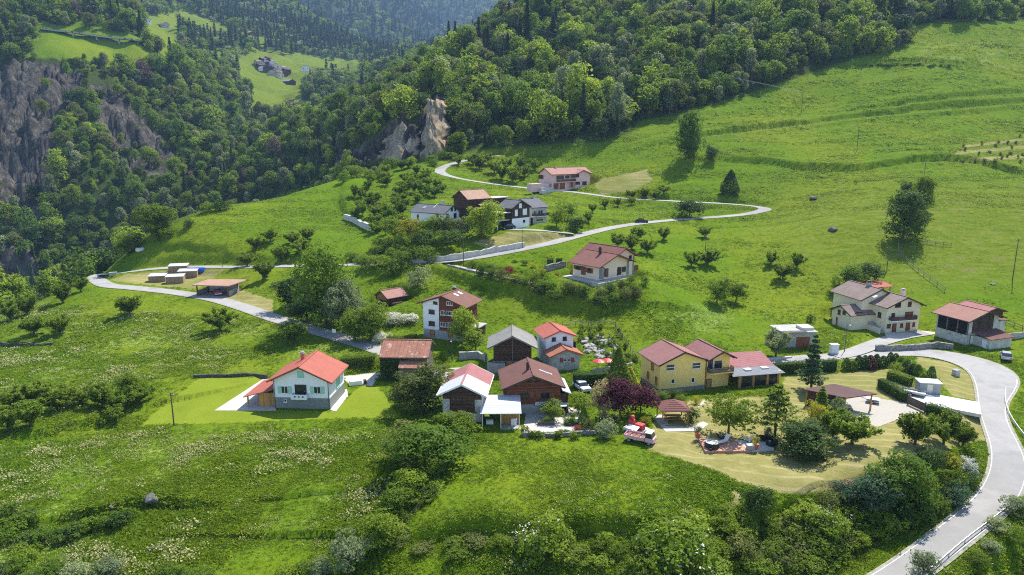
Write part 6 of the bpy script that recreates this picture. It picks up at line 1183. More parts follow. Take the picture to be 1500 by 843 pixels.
def sofa(u, v, yaw, label, w=1.2):
    p = byZ(u, v, .38); t = thing('garden_armchair', label, 'armchair', p, yaw); mb = MB(); mb.box(-w / 2, w / 2, -.45, .4, .0, .42); mb.build('seat', 'black_plastic', t); mb = MB(); mb.box(-w / 2, w / 2, .404, .55, 0, 1.0); mb.build('backrest', 'black_plastic', t)
    for x in (-w / 2 - .14, w / 2 + .004): mb = MB(); mb.box(x, x + .136, -.45, .55, 0, .7); mb.build('armrest', 'black_plastic', t)
    mb = MB(); mb.box(-w / 2 + .05, w / 2 - .05, -.42, .38, .424, .54); mb.build('cushion', 'lounger_fabric', t)
sofa(1130, 652, 200, 'black woven armchair near the leaning stake', 1.1); sofa(1120, 645, 175, 'wide dark garden sofa under the cedar', 2.0)
def pot(u, v, label, z=.35, flower=None, pot_='terracotta'):
    p = byZ(u, v, z); t = thing('potted_plant', label, 'potted plant', p); mb = MB(); mb.lathe([(.28, 0), (.4, .62), (.44, .64), (.44, .74), (.36, .74)], n=14); mb.build('pot', pot_, t); pr = PROTO['plant'][0]; c = link('foliage', pr[0], t); c.location = (0, 0, .7); c.scale = (.95, .95, 1.3); c.material_slots[0].link = 'OBJECT'; c.material_slots[0].material = MAT[flower or 'leaf_grey']; mb = MB(); mb.tube([(0, 0, .6), (0, 0, 1.3)], .04, 5); mb.build('stem', 'bark', t)
pot(1022, 642, 'red pot with a grey olive shrub beside the deck corner'); pot(1107, 658, 'red pot with a yellowish shrub between deck and terrace', .4, 'leaf_yellow'); pot(1124, 643, 'red pot on the terrace beside the dark sofa', .38)
p = byZ(1099, 658, .42); t = thing('storage_box', 'grey storage box on the deck edge', 'box', p, 5); mb = MB(); mb.box(-.5, .5, -.35, .35, 0, .6); mb.build('body', 'grey_plaster', t); mb = MB(); mb.box(-.54, .54, -.39, .39, .604, .68); mb.build('lid', 'white_slab', t)
p = gat(1140, 657); mb = MB(); mb.tube([(0, 0, -.2), (.35, .1, 2.6)], .05, 6); o = mb.build('leaning_stake', 'fence_planks'); o.location = tuple(p); tag(o, 'thin wooden stake leaning beside the terrace', 'stake')
p = np.array([25.6, 105.9, .21]); t = thing('picnic_table', 'long wooden table with benches inside the gazebo', 'table', p, 2); mb = MB(); mb.box(-1.3, 1.3, -.4, .4, .7, .77); mb.build('tabletop', 'honey_planks', t)
for y in (-.85, .85): mb = MB(); mb.box(-1.3, 1.3, y - .17, y + .17, .4, .46); mb.build('bench', 'honey_planks', t)
for x in (-1, 1):
    for y in (-.25, .25): mb = MB(); mb.box(x - .05, x + .05, y - .05, y + .05, 0, .7); mb.build('leg', 'honey_planks', t)
    for y in (-.85, .85): mb = MB(); mb.box(x - .05, x + .05, y - .05, y + .05, 0, .4); mb.build('leg', 'honey_planks', t)
# patio things
def planter(u, v, yaw, mat, label, w=2.2):
    p = byZ(u, v, -.35); t = thing('raised_bed', label, 'planter', p, yaw); mb = MB(); mb.box(-w / 2, w / 2, -.4, .4, 0, .55); mb.build('box', mat, t); pr = PROTO['plant'][1]; c = link('foliage', pr[0], t); c.location = (0, 0, .5); c.scale = (w / 1.6, .7, .7); c.material_slots[0].link = 'OBJECT'; c.material_slots[0].material = MAT['leaf_light']
planter(839, 617, 4, 'white_paint', 'white raised bed on the chalet patio'); planter(838, 622.5, 4, 'leaf_blue', 'green raised bed next to the white one on the patio'); planter(800, 622, 0, 'grey_planks', 'dark wooden bench bed under the patio tree', 2.6)
p = byZ(826, 605, -.35); t = thing('cold_frame', 'small white greenhouse frame beside the chalet', 'cold frame', p, 5)
for x in (-.7, .64):
    for y in (-1, .94): mb = MB(); mb.box(x, x + .06, y, y + .06, 0, 1.5); mb.build('post', 'white_paint', t)
mb = MB(); mb.box(-.72, .72, -1.02, 1.02, 1.504, 1.55); mb.build('roof', 'white_paint', t); mb = MB(); mb.box(-.6, .6, -.9, .9, .3, .8); mb.build('shelf', 'dark_planks', t)
# wood stacks and shelter in the hairpin
for k, (u, v, w_, d_, hh, yw, lab) in enumerate(((230, 414, 4.6, 3.4, 1.9, 14, 'firewood stack with white sheet cover nearest the bend tip'), (256, 416, 4.8, 3.4, 2.1, 14, 'firewood stack with white sheet cover nearest the road shelter'), (261, 402, 5.4, 3.6, 2.2, 14, 'firewood stack with white sheet cover farthest back by the upper road'), (275, 408, 5.4, 3.4, 2.2, 14, 'firewood stack with white sheet cover beside the blue tarp'))):
    p = gat(u, v); t = thing('firewood_stack', lab, 'wood stack', p, yw, 'firewood stacks in the hairpin'); mb = MB(); rng = np.random.default_rng(k); nx = int(w_ / .5)
    mb.box(-w_ / 2, w_ / 2, 0, d_, -.6, hh); mb.build('logs', 'firewood', t); mb = MB(); mb.hexa([(-w_ / 2 - .15, -.15, hh + .004), (w_ / 2 + .15, -.15, hh + .004), (w_ / 2 + .15, d_ + .15, hh + .25), (-w_ / 2 - .15, d_ + .15, hh + .25)], [(-w_ / 2 - .15, -.15, hh + .06), (w_ / 2 + .15, -.15, hh + .06), (w_ / 2 + .15, d_ + .15, hh + .31), (-w_ / 2 - .15, d_ + .15, hh + .31)]); mb.build('cover', 'roof_white_metal', t)
    for q in range(5): mb = MB(); x = -w_ / 2 + .1 + q * (w_ - .2) / 4; mb.box(x - .05, x + .05, -.07, -.004, -.5, hh - .02); mb.build('stake', 'fence_planks', t)
p = gat(288, 402); t = thing('tarp_pile', 'wood pile wrapped in bright blue tarpaulin', 'wood pile', p, 8); mb = MB(); pr = [(-1.0, 0), (-.95, .9), (-.5, 1.5), (.5, 1.5), (.95, .9), (1.0, 0)]; mb.hexa([(-2.6, y, z) for y, z in pr], [(2.6, y, z) for y, z in pr]); mb.build('tarpaulin', 'tarp_blue', t, bevel=.08); mb = MB(); mb.box(-2.66, -2.604, -.7, .7, 0, 1.2); mb.build('logs', 'firewood', t)
p = gat(310, 436); h = House('road_shelter', 'open shelter with flat brownish roof and brown posts on the inner side of the road', 'shelter', p[0], p[1] + 1.2, p[2], -5); h.b.append(dict(M=Matrix.Identity(4)))
h.slope('roof', 'roof_copper', [(-5.6, -.6, 3.35), (4.9, -.6, 3.3), (7.2, 6.6, 3.7), (-4.6, 6.6, 3.6)], .22)
for x in (-4.6, 4.2):
    for y in (0, 5.8): h.box('post', 'brown_paint', x - .14, x + .14, y, y + .28, -.6, 3.1)
h.box('side_wall', 'concrete', -4.9, -4.72, .4, 6, -.8, 1.5); h.box('side_wall', 'concrete', 4.36, 4.55, .4, 6, -.8, 1.7); h.box('back_wall', 'concrete', -4.7, 4.35, 6.1, 6.3, -.8, 3.2); h.box('floor', 'concrete', -4.7, 4.35, -1.6, 6.05, -.8, .05); PADP = [(p[0] - 4.5, p[1]), (p[0] + 4.5, p[1]), (p[0] + 4.5, p[1] + 7), (p[0] - 4.5, p[1] + 7)]; pad(PADP, p[2], 1.6)
t = thing('farm_truck', 'red farm truck with white front parked inside the road shelter', 'truck', (p[0] + .3, p[1] + 3.6, p[2] + .08), 25); mb = MB(); mb.box(-.9, .9, -2.2, -.8, .4, 1.2); mb.build('cab', 'truck_red', t, bevel=.06); mb = MB(); mb.hexa([(-.85, -1.9, 1.203), (.85, -1.9, 1.203), (.85, -.85, 1.203), (-.85, -.85, 1.203)], [(-.75, -1.6, 1.9), (.75, -1.6, 1.9), (.75, -.9, 1.9), (-.75, -.9, 1.9)]); mb.build('cab_window', 'glass', t); mb = MB(); mb.box(-1, 1, -.75, 2.4, .7, 1.15); mb.build('load_bed', 'truck_red', t); mb = MB(); mb.box(-.92, .92, -2.26, -2.204, .55, .75); mb.build('bumper', 'white_paint', t)
for x in (-.85, .85):
    for y in (-1.5, 1.5): wheel(t, x, y, .36)
# boulders and rock garden
def rock_mesh(seed, r, flat_=.7):
    import bmesh
    bm = bmesh.new(); bmesh.ops.create_icosphere(bm, subdivisions=2, radius=r); rng = np.random.default_rng(seed); k = rng.normal(size=(6, 3)); k /= np.linalg.norm(k, axis=1)[:, None]
    for v in bm.verts:
        d = np.array(v.co); s_ = 1 + .22 * math.sin(d @ k[0] / r * 3) + .15 * math.sin(d @ k[1] / r * 5 + 1)
        for q in k[2:]:
            e = d @ q - r * .72
            if e > 0: d = d - q * e
        v.co = Vector(d * s_ * np.array([1.15, 1, flat_]))
    me = bpy.data.meshes.new('rock'); bm.to_mesh(me); bm.free(); return me
RK = [rock_mesh(k, 1.0) for k in range(5)]
def rock(u, v, r, mat, label, group=None, xyz=None):
    p = gat(u, v) if xyz is None else xyz; m = RK[int(u * 7 + v) % 5]; o = link('boulder', m); o.location = (p[0], p[1], p[2] + r * .2); o.scale = (r,) * 3; o.rotation_euler = (0, 0, u * 1.7)
    if not m.materials: m.materials.append(MAT[mat])
    o.material_slots[0].link = 'OBJECT'; o.material_slots[0].material = MAT[mat]; return tag(o, label, 'boulder', group)
rock(221, 734, 1.0, 'boulder_grey', 'big grey boulder lying in the long grass of the lower meadow'); rock(165, 743, .45, 'boulder_grey', 'small grey stone in the grass near the big boulder'); rock(1191, 292, 1.3, 'boulder_grey', 'pale boulder on the steep slope above the road bend'); rock(1219, 338, 1.3, 'boulder_grey', 'grey boulder on the slope below the road bend'); rock(205, 369, 1.4, 'white_pebbles', 'white rock at the bush edge above the hairpin'); rock(1454, 417, .5, 'white_pebbles', 'small white stone in the cattle pasture')
rng = np.random.default_rng(4); SR = simple('rock_pale', (.33, .31, .27), .95, .35, 1.2, bump=.4)
for k in range(70):
    a, b = rng.random(2); u = 846 + a * 62 + b * 10 * (1 - a); v = 492 + b * 44 * (.35 + .65 * a) + (1 - a) * 10 * b; rock(u, v, rng.uniform(.25, .75), 'rock_pale', 'pale stone of the terraced rock garden', 'stones of the rock garden')
# red parasols in the rock garden
for u, v, lab in ((890, 541, 'red parasol at the hedge end of the rock garden'), (877, 542, 'red parasol behind the tall hedge, nearest the stepped house')):
    p = gat(u, v); t = thing('parasol', lab, 'parasol', p); mb = MB(); mb.tube([(0, 0, 0), (0, 0, 2.0)], .04, 6); mb.build('pole', 'steel', t); mb = MB(); mb.lathe([(1.25, 1.75), (.6, 2.05), (.04, 2.2)], n=10); mb.build('canopy', 'truck_red', t)
# cliffs: craggy faces of their own
def crag(top, base, seed, amp=5, lean=16, near=2):
    """a craggy rock face: stands on the terrain at its foot, nearly upright, its top running back into the hill"""
    n, m = 64, 52; S = np.linspace(0, 1, n); q = lambda P, k: np.interp(S, np.linspace(0, 1, len(P)), [p[k] for p in P]); u0, v0, u1, v1 = q(top, 0), q(top, 1), q(base, 0), q(base, 1); G = np.zeros((n, m, 3)); nb = 10
    D0 = smooth(np.array([raster_hit(H0, a, b, lo=250, n=400)[1] for a, b in zip(u1, v1)]), 6) - near
    for i in range(n):
        for j in range(m):
            if j < nb: G[i, j] = byD(u0[i], v0[i], D0[i] + lean) + np.array([0, (nb - j) * 5.0, 0])
            else:
                t = (j - nb) / (m - nb - 1); G[i, j] = byD(u0[i] + (u1[i] - u0[i]) * t, v0[i] + (v1[i] - v0[i]) * t, D0[i] + lean * (1 - t))
    G[:, -1, 2] -= 8; X, Z = G[..., 0], G[..., 2]; rg = np.abs(fbm(X / 7 + Z / 40, Z / 26, seed, 5)); st_ = fbm(X / 14, Z / 14, seed + 9, 4); w = np.ones((n, m)); w[:, :nb] = np.linspace(0, 1, nb)[None]
    bl = np.round(fbm(X / 6 + Z / 30, Z / 15, seed + 11, 3) * 6) / 6; G[..., 1] += amp * (.9 * rg + .5 * st_ + 1.1 * bl - .3) * w; G[..., 0] += fbm(X / 9, Z / 5, seed + 4, 3) * 2.0 * w; e = (np.linspace(0, 1, m)[None] * np.ones((n, 1))); G[..., 0] += fbm(e * 9 + seed, S[:, None] * .5 + e * 0, seed + 6, 3) * 4 * np.maximum(0, 1 - np.minimum(S, 1 - S) * 4)[:, None]; G[..., 1] += np.maximum(0, 1 - np.minimum(S, 1 - S) * 14)[:, None] * amp * 1.4; G[..., 2] += fbm(S[:, None] * 14 + e * 0, e * .3, seed + 7, 3) * 5 * np.maximum(0, 1 - e * 3); idx = np.arange(n * m).reshape(n, m); f = np.stack([idx[:-1, :-1], idx[:-1, 1:], idx[1:, 1:], idx[1:, :-1]], -1).reshape(-1, 4)
    o = link('cliff', npmesh('cliff', G.reshape(-1, 3), f, 'cliff_rock', smooth=False)); return tag(o, kind='structure')
def cliffmat():
    t = NT('cliff_rock'); MAT['cliff_rock'] = t.m; pos = t.n('NewGeometry').outputs['Position']; mp = t.n('Mapping', {0: pos, 3: (1, 1, .4)}); a = t.noise(mp.outputs[0], .16, 8, .72, 1.0); b = t.noise(mp.outputs[0], .6, 6, .7, .6); v = t.math('ADD', t.math('MULTIPLY', a, .6), t.math('MULTIPLY', b, .4)); c = t.ramp(v, [(.34, (.07, .06, .05)), (.46, (.20, .165, .12)), (.57, (.34, .28, .20)), (.72, (.45, .375, .275))]); oc = t.noise(mp.outputs[0], .07, 3, .5); c = t.mix(t.math('MULTIPLY', t.mr(oc, .52, .62), .6), c, (.46, .29, .14)); t.bsdf(c, .95, .1, 0, v, .8, 1.2)
cliffmat()
crag([(620, 148), (626, 144), (632, 147), (640, 148), (653, 151)], [(619, 227), (630, 231), (642, 231), (657, 218)], 3, 6); crag([(560, 207), (570, 198), (583, 188), (588, 178), (593, 189), (606, 193), (617, 194)], [(555, 229), (575, 233), (592, 231), (614, 227)], 5, 5)
# ------------------------------------------------------------------ far hamlet and houses on the other side of the valley
def far_house(u, v, w, d, hgt, yaw, wallm, roofm, label, group=None, D=None):
    p = raster_hit(H0, u, v, lo=300, n=500) if D is None else byD(u, v, D); p[2] = Hs(p[0], p[1]); h = House('hamlet_house', label, 'house', p[0], p[1], p[2], yaw, group); h.block(w, d, hgt, hgt + w * .22, wallm, roofm, None, ov=.6, of=.6, low=-4)
    mb = MB(); F = h.face(0, 'front')
    for a in (-.25, .25):
        h2 = MB(); h.fbox(h2, F, a * w - .7, a * w + .7, hgt * .4, hgt * .4 + 1.5, .0, .1); h.part(h2, 'window', 'glass')
rng = np.random.default_rng(12); WM = ['weathered_render', 'dark_planks', 'white_plaster', 'cream_plaster', 'dark_planks']; RM = ['roof_taupe', 'roof_grey_slate', 'roof_brown_tile', 'roof_dark_slate', 'roof_rose']
HX = [(374, 96), (381, 93), (388, 95), (394, 92), (377, 101), (385, 100), (392, 99), (399, 98), (404, 101), (398, 105), (405, 107), (391, 106), (411, 106), (408, 111), (415, 110), (399, 111), (419, 113), (384, 105), (412, 115), (389, 90)]
for k, (u, v) in enumerate(HX): far_house(u, v, rng.uniform(7.5, 11), rng.uniform(8, 12), rng.uniform(5, 7.5), rng.uniform(-50, 50), WM[k % 5], RM[(k * 3) % 5], 'small house of the crowded hamlet on the far valley meadow', 'houses of the far hamlet')
for u, v, w, d, hh, yw, wm, rm, lab in ((429, 126, 14, 16, 6, 60, 'dark_planks', 'roof_grey_slate', 'long dark barn with pale roof below the far hamlet'), (448, 104, 11, 11, 6, 20, 'white_plaster', 'roof_brown_tile', 'white house with dark roof standing apart from the hamlet'), (464, 109, 11, 11, 6, 30, 'white_plaster', 'roof_taupe', 'white house at the edge of the far meadow'), (371, 54, 18, 20, 6, 70, 'dark_planks', 'roof_taupe', 'long barn on the small clearing high above the hamlet'), (217, 35, 12, 15, 6.5, 60, 'white_plaster', 'roof_taupe', 'white house on the terraces above the gorge'), (244, 42, 12, 15, 6, 60, 'weathered_render', 'roof_taupe', 'grey house with flat terraces above the gorge'), (341, 82, 11, 10, 6, 20, 'white_plaster', 'roof_grey_slate', 'white house on the road up to the hamlet'), (88, 20, 10, 12, 5, 50, 'white_plaster', 'roof_grey_slate', 'white house high in the woods above the valley road'), (870, 5, 9, 9, 5, 20, 'dark_planks', 'roof_dark_slate', 'dark hut on the clearing above the wood'), (588, 88, 8, 8, 5, 30, 'dark_planks', 'roof_salmon', 'little hut with salmon roof on the wooded ridge')): far_house(u, v, w, d, hh, yw, wm, rm, lab)
# valley road with its viaduct on the other side of the gorge
P = resample([raster_hit(H0, u, v, lo=300, n=500)[:2] for u, v in ((60, 44), (85, 48), (108, 54), (135, 58), (165, 61), (192, 63), (212, 67))], 4); z = smooth(H0(P[:, 0], P[:, 1]), 8) + 3.0; V = np.column_stack([P, z]); v, f = ribbon(V, [-3.2, 3.2], 0); tag(link('valley_road', npmesh('valley_road', v, f, 'asphalt')), kind='structure')
mb = MB(); c0 = V[0].copy(); t = thing('viaduct', 'grey concrete viaduct carrying the valley road across the far slope', 'viaduct', c0)
for a, b in zip(V, V[1:]): mb.bar(a - c0 + (0, 0, -.7), b - c0 + (0, 0, -.7), 6.2, 1.2)
mb.build('deck', 'concrete', t)
for q in V[2::4]: mb = MB(); mb.bar(q - c0 + (0, 0, -1.3), q - c0 + (0, 0, -14), 1.4); mb.build('pier', 'concrete', t)
for sx in (-3.1,): v, f = ribbon(V, [sx - .15, sx + .15], .8); mb = MB(); v = v - c0; mb.v = [tuple(q) for q in v]; mb.f = [tuple(q) for q in f]; mb.mi = [0] * len(f); mb.build('parapet', 'concrete', t)
# ------------------------------------------------------------------ hedges
def hedge(px, hgt, w, label, mat='leaf_hedge', dens=70, leaf=.17, name='hedge'):
    P = resample([gat(*q)[:2] for q in px], .5); z = H(P[:, 0], P[:, 1]); rng = np.random.default_rng(int(px[0][0])); T = np.gradient(P, axis=0); T /= np.linalg.norm(T, axis=1)[:, None]; N_ = np.stack([T[:, 1], -T[:, 0]], 1); Lh = len(P) * .5; n = int(dens * Lh * (2 * hgt + w)); i = rng.integers(0, len(P) - 1, n); q = rng.random(n); base = P[i] + (P[i + 1] - P[i]) * q[:, None]; s_ = rng.random(n) * (2 * hgt + w)
    side = np.where(s_ < hgt, -1, np.where(s_ < 2 * hgt, 1, 0)); off = np.where(side == 0, (s_ - 2 * hgt) - w / 2, side * w / 2); zz = np.where(side < 0, s_, np.where(side > 0, s_ - hgt, hgt)); bump = fbm(base[:, 0] * 1.3, base[:, 1] * 1.3 + zz, 3, 2) * .25
    off = off * (1 + bump) + rng.normal(size=n) * .05; zz = zz * (1 + bump * .5) + rng.normal(size=n) * .05; C = np.column_stack([base + N_[i] * off[:, None], z[i] + zz]); Nn = np.column_stack([N_[i] * side[:, None], np.where(side == 0, 1., .35)]) + rng.normal(size=(n, 3)) * .55; Nn /= np.linalg.norm(Nn, axis=1)[:, None]; c0 = np.array([*P.mean(0), z.mean()])
    t = thing(name, label, 'hedge', c0); v, f = leaf_quads(C - c0, Nn, leaf, rng); link('foliage', npmesh('foliage', v, f, mat, rng.random(n)), t); mb = MB(); Q = np.column_stack([P, z]) - c0
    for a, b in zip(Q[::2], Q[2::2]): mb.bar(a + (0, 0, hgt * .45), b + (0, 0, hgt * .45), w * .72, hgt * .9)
    mb.build('dark_core', 'leaf_dark', t); return t  # solid dark core stands in for the shade inside the hedge
hedge([(1112, 549), (1150, 547), (1190, 545), (1226, 542)], 2.2, 1.6, 'long clipped hedge along the lane behind the tan lawn'); hedge([(1289, 568), (1308, 578), (1326, 589)], 1.8, 1.5, 'clipped hedge between tan lawn and gravel yard'); hedge([(1357, 605), (1382, 613), (1408, 625)], 1.7, 1.6, 'clipped hedge beside the sliding gate, towards the road'); hedge([(840, 567), (880, 565), (931, 562)], 2.6, 1.7, 'tall dark clipped hedge below the rock garden'); hedge([(500, 537), (528, 535), (553, 533)], 2.0, 2.4, 'rounded green hedge behind the white house', 'leaf_mid'); hedge([(568, 503), (590, 505), (612, 503)], 2.0, 2.0, 'green hedge in front of the white flowering bushes', 'leaf_mid')
for u, v, lab in ((806, 391.5, 'dark clipped hedge cube farther from the cream chalet'), (819, 390.5, 'dark clipped hedge cube nearer the cream chalet')): hedge([(u - 4.5, v), (u, v), (u + 4.5, v)], 2.2, 1.6, lab)
hedge([(1300, 555), (1318, 560), (1338, 567)], 1.6, 1.6, 'loose green hedge beside the trailer', 'leaf_mid')
for u, v, hh, m in ((1239, 543, 2.6, 'leaf_hedge'), (1248, 543, 2.0, 'leaf_mid'), (1257, 541, 2.8, 'leaf_hedge'), (1266, 541, 2.8, 'leaf_hedge'), (1283, 539, 2.8, 'leaf_hedge'), (1293, 538, 2.3, 'leaf_hedge'), (1303, 537, 2.9, 'leaf_hedge'), (1311, 536, 2.6, 'leaf_mid'), (1320, 540, 2.3, 'leaf_mid'), (1328, 544, 2.3, 'leaf_hedge'), (1337, 549, 2.2, 'leaf_hedge'), (1344, 552, 2.4, 'leaf_mid'), (1352, 562, 2.0, 'leaf_mid')): plant('thuja', u, v, hh, 1.7, 'conifer_shrub', 'rounded evergreen shrub of the row inside the road bend', 'shrub', m, 'evergreen shrubs inside the road bend', parts=('foliage', 'stem'))
plant('thuja', 1274, 541, 2.8, 2.2, 'conifer_shrub', 'purplish rounded shrub in the evergreen row inside the bend', 'shrub', 'leaf_purple', parts=('foliage', 'stem')); plant('thuja', 1363, 561, 3.2, 1.7, 'conifer_shrub', 'dark egg shaped evergreen behind the white container', 'shrub', None, parts=('foliage', 'stem')); plant('ball', 1313, 546, 1.9, 2.4, 'ball_shrub', 'light green round shrub alone on the tan lawn', 'shrub', 'leaf_light', parts=('foliage', 'stem'))
B = dict(cat='bush', parts=('foliage', 'stem'))
# ------------------------------------------------------------------ single trees
TR = [('big', 478, 476, 21, 13.5, 'leaf_green', 'tallest broad tree of the group below the hairpin road'), ('big', 432, 452, 9, 10, 'leaf_dark', 'dark low tree at the road side of the tree group'), ('big', 505, 484, 14, 9, 'leaf_grey', 'greyish leafy tree in front of the tallest tree of the group'), ('big', 544, 498, 9.5, 7.5, 'leaf_light', 'bright green tree beside the white flowering bushes'), ('big', 520, 500, 8, 7, 'leaf_mid', 'mid green tree between the grey tree and the bright tree'), ('big', 450, 470, 8, 9, 'leaf_dark', 'dark bushy tree at the foot of the tree group'),
    ('big', 706, 348, 11.5, 11, 'leaf_light', 'big light green tree before the brown house'), ('garden', 630, 352, 7, 7.5, 'leaf_mid', 'round tree before the long white house'), ('garden', 655, 350, 7.5, 6.5, 'leaf_olive', 'olive toned tree beside the end of the long white house'), ('garden', 676, 350, 6.5, 6, 'leaf_grey', 'greyish tree beside the big light green tree'), ('garden', 603, 356, 8, 8, 'leaf_yellow', 'yellowish tree at the corner of the long white house'), ('garden', 580, 352, 7, 8, 'leaf_mid', 'bushy tree on the slope below the long white house'), ('garden', 655, 366, 6, 8, 'leaf_dark', 'dark bushy tree above the road wall'), ('garden', 620, 366, 6, 8, 'leaf_dark', 'dark tree above the pole'),
    ('garden', 845, 337, 5, 6.5, 'leaf_dark', 'dark round tree by the courtyard lane'), ('garden', 815, 333, 6, 6.5, 'leaf_mid', 'leafy tree at the corner of the black and white house'), ('garden', 832, 322, 6, 7, 'leaf_mid', 'leafy tree behind the black and white house'), ('garden', 1010, 317, 7, 11, 'leaf_dark', 'dark wide tree inside the upper road bend'), ('full', 1010, 232, 20, 13, 'leaf_green', 'large solitary tree in the upper meadow'), ('garden', 1044, 236, 6.5, 7, 'leaf_dark', 'dark bush beside the large solitary tree'), ('cone_tree', 1069, 285, 9.5, 7, 'leaf_dark', 'small dark pointed tree above the road bend'), ('full', 1322, 352, 15, 13, 'leaf_dark', 'big dark tree at the top of the rail fence'), ('full', 1349, 310, 12, 8.5, 'leaf_mid', 'tree behind the big dark tree in the pasture'),
    ('garden', 1050, 446, 6.5, 7, 'leaf_mid', 'leafy tree alone on the light meadow'), ('garden', 1078, 444, 6, 5.5, 'leaf_mid', 'slim tree next to the lone meadow tree'), ('garden', 1247, 424, 6.5, 8, 'leaf_green', 'leafy tree beside the roof of the beige farmhouse'), ('garden', 1272, 415, 6, 7, 'leaf_dark', 'dark tree near the open shelter'), ('garden', 1228, 430, 5, 5, 'leaf_light', 'small light tree behind the beige farmhouse'), ('ball', 1188, 472, 1.8, 1.9, None, 'small round clipped tree on the farmhouse lawn'), ('ball', 1222, 452, 1.6, 1.7, None, 'small dark ball shrub behind the farmhouse'), ('fruit', 1136, 522, 6.2, 8.5, 'leaf_grey', 'sparse grey green tree beside the concrete garage'),
    ('garden_conifer', 1188, 571, 10.5, 6, 'leaf_conifer', 'dark spruce with loose branches behind the carport'), ('garden', 1067, 634, 6.6, 7, 'leaf_light', 'bright green maple on the tan lawn'), ('cedar', 1135, 640, 8.6, 9.5, 'leaf_mid', 'spreading blue green conifer near the terrace'), ('full', 1178, 668, 5.0, 8, 'leaf_dark', 'dense round tree casting a dark shadow on the tan lawn'), ('garden_conifer', 1202, 612, 5.4, 4.2, 'leaf_light', 'light green young conifer by the carport'), ('fruit', 1248, 652, 5.6, 9, 'leaf_mid', 'spreading fruit tree beside the gravel yard'), ('fruit', 1220, 642, 5, 6, 'leaf_mid', 'fruit tree behind the spreading one near the carport'), ('fruit', 1340, 652, 5.6, 8, 'leaf_fruit', 'fruit tree with a bent trunk on the tan lawn'), ('fruit', 1382, 651, 5.4, 7, 'leaf_fruit', 'fruit tree on the tan lawn nearest the road'), ('fruit', 1410, 652, 4, 5, 'leaf_fruit', 'small fruit tree at the road edge of the tan lawn'),
    ('garden', 908, 614, 7, 7, 'leaf_purple', 'larger purple leaved tree by the yellow house'), ('garden', 938, 606, 5.2, 5, 'leaf_purple', 'smaller purple leaved tree nearer the yellow house'), ('cone_tree', 905, 582, 9, 4.6, 'leaf_fruit', 'golden green pointed conifer in the hedge'), ('cone_tree', 922, 578, 5, 3.6, 'leaf_yellow', 'small yellow conifer beside the golden one'), ('garden', 848, 603, 3.6, 4.2, 'leaf_light', 'fresh green round tree by the chalet patio'), ('cone_tree', 855, 622, 3.6, 1.9, 'leaf_mid', 'small pointed evergreen at the patio corner'), ('garden', 806, 616, 3.2, 4, 'leaf_light', 'small gnarled tree on the chalet patio'), ('big', 615, 604, 8.6, 9.5, 'leaf_olive', 'olive green tree in front of the rusty roofed shed'), ('garden', 586, 596, 3.6, 4, 'leaf_olive', 'low olive bush beside the ivy shed'),
    ('garden', 677, 508, 9, 5.6, 'leaf_light', 'tall narrow tree at the corner of the tall chalet'), ('garden', 697, 514, 4.6, 6, 'leaf_light', 'light green bush tree above the concrete wall'), ('big', 228, 348, 13, 14, 'leaf_mid', 'wide leafy tree at the gorge edge of the upper meadow'), ('big', 202, 352, 9, 10, 'leaf_light', 'lighter tree at the gorge edge next to the wide one'), ('big', 160, 376, 10, 9, 'leaf_grey', 'pale grey green willow above the hairpin'), ('big', 188, 374, 8, 9, 'leaf_fruit', 'yellow green tree beside the pale willow'), ('big', 112, 404, 10, 10, 'leaf_mid', 'leafy tree behind the hairpin tip'), ('big', 84, 414, 9, 9, 'leaf_dark', 'dark leafy tree at the gorge edge'), ('big', 48, 428, 10, 10, 'leaf_light', 'light leafy tree at the gorge edge by the fruit trees'), ('big', 14, 440, 11, 11, 'leaf_grey', 'pale leafy tree at the left border of the gorge'.replace('left border', 'outer rim')),
    ('big', 632, 684, 7.0, 10.5, 'leaf_green', 'large dark hazel clump below the stone barn'), ('garden', 660, 650, 5, 5.5, 'leaf_mid', 'bush tree beside the garden veranda'), ('garden', 680, 642, 4.2, 4.5, 'leaf_light', 'light bush against the stone barn wall'), ('garden', 592, 676, 5, 6.5, 'leaf_olive', 'olive bush tree next to the large hazel clump'), ('garden', 622, 705, 4.2, 5, 'leaf_mid', 'bush tree in the row below the hazel clump'), ('garden', 600, 728, 3.8, 4.6, 'leaf_light', 'light bush tree halfway down the field row'), ('garden', 580, 752, 3.6, 4.4, 'leaf_mid', 'bush tree near the lower end of the field row'), ('garden', 560, 802, 4.6, 5, 'leaf_mid', 'leafy tree at the lower corner of the field'), ('garden', 515, 838, 4.6, 4.2, 'leaf_grey', 'grey green small tree at the bottom of the meadow'),
    ('big', 1308, 746, 7.6, 7.6, 'leaf_green', 'large leafy bush tree on the bank above the road'), ('big', 1278, 752, 6, 6, 'leaf_blue', 'bluish bush tree on the bank beside the large one'), ('big', 1342, 742, 5, 5, 'leaf_mid', 'bush tree on the bank nearest the road curve'), ('garden', 1357, 697, 4, 4, 'leaf_dark', 'dark shrub tree at the corner of the tan lawn'), ('garden', 1109, 757, 3.8, 3.8, 'leaf_dark', 'dark round bush alone on the grassy bank'), ('garden', 1352, 846, 3.2, 3.2, 'leaf_grey', 'sparse young tree beside the lower guard rail'), ('garden', 192, 583, 4.8, 4.4, 'leaf_mid', 'round green tree at the corner of the meadow scrub'), ('garden', 1330, 290, 6, 5, 'leaf_dark', 'small dark tree above the big pasture tree')]
for k, u, v, hh, ww, m, lab in TR: plant(k, u, v, hh, ww, 'broadleaf_tree' if k not in ('cedar', 'garden_conifer', 'cone_tree', 'fruit', 'ball') else {'fruit': 'fruit_tree', 'ball': 'ball_shrub'}.get(k, 'conifer_tree'), lab, 'tree', m)
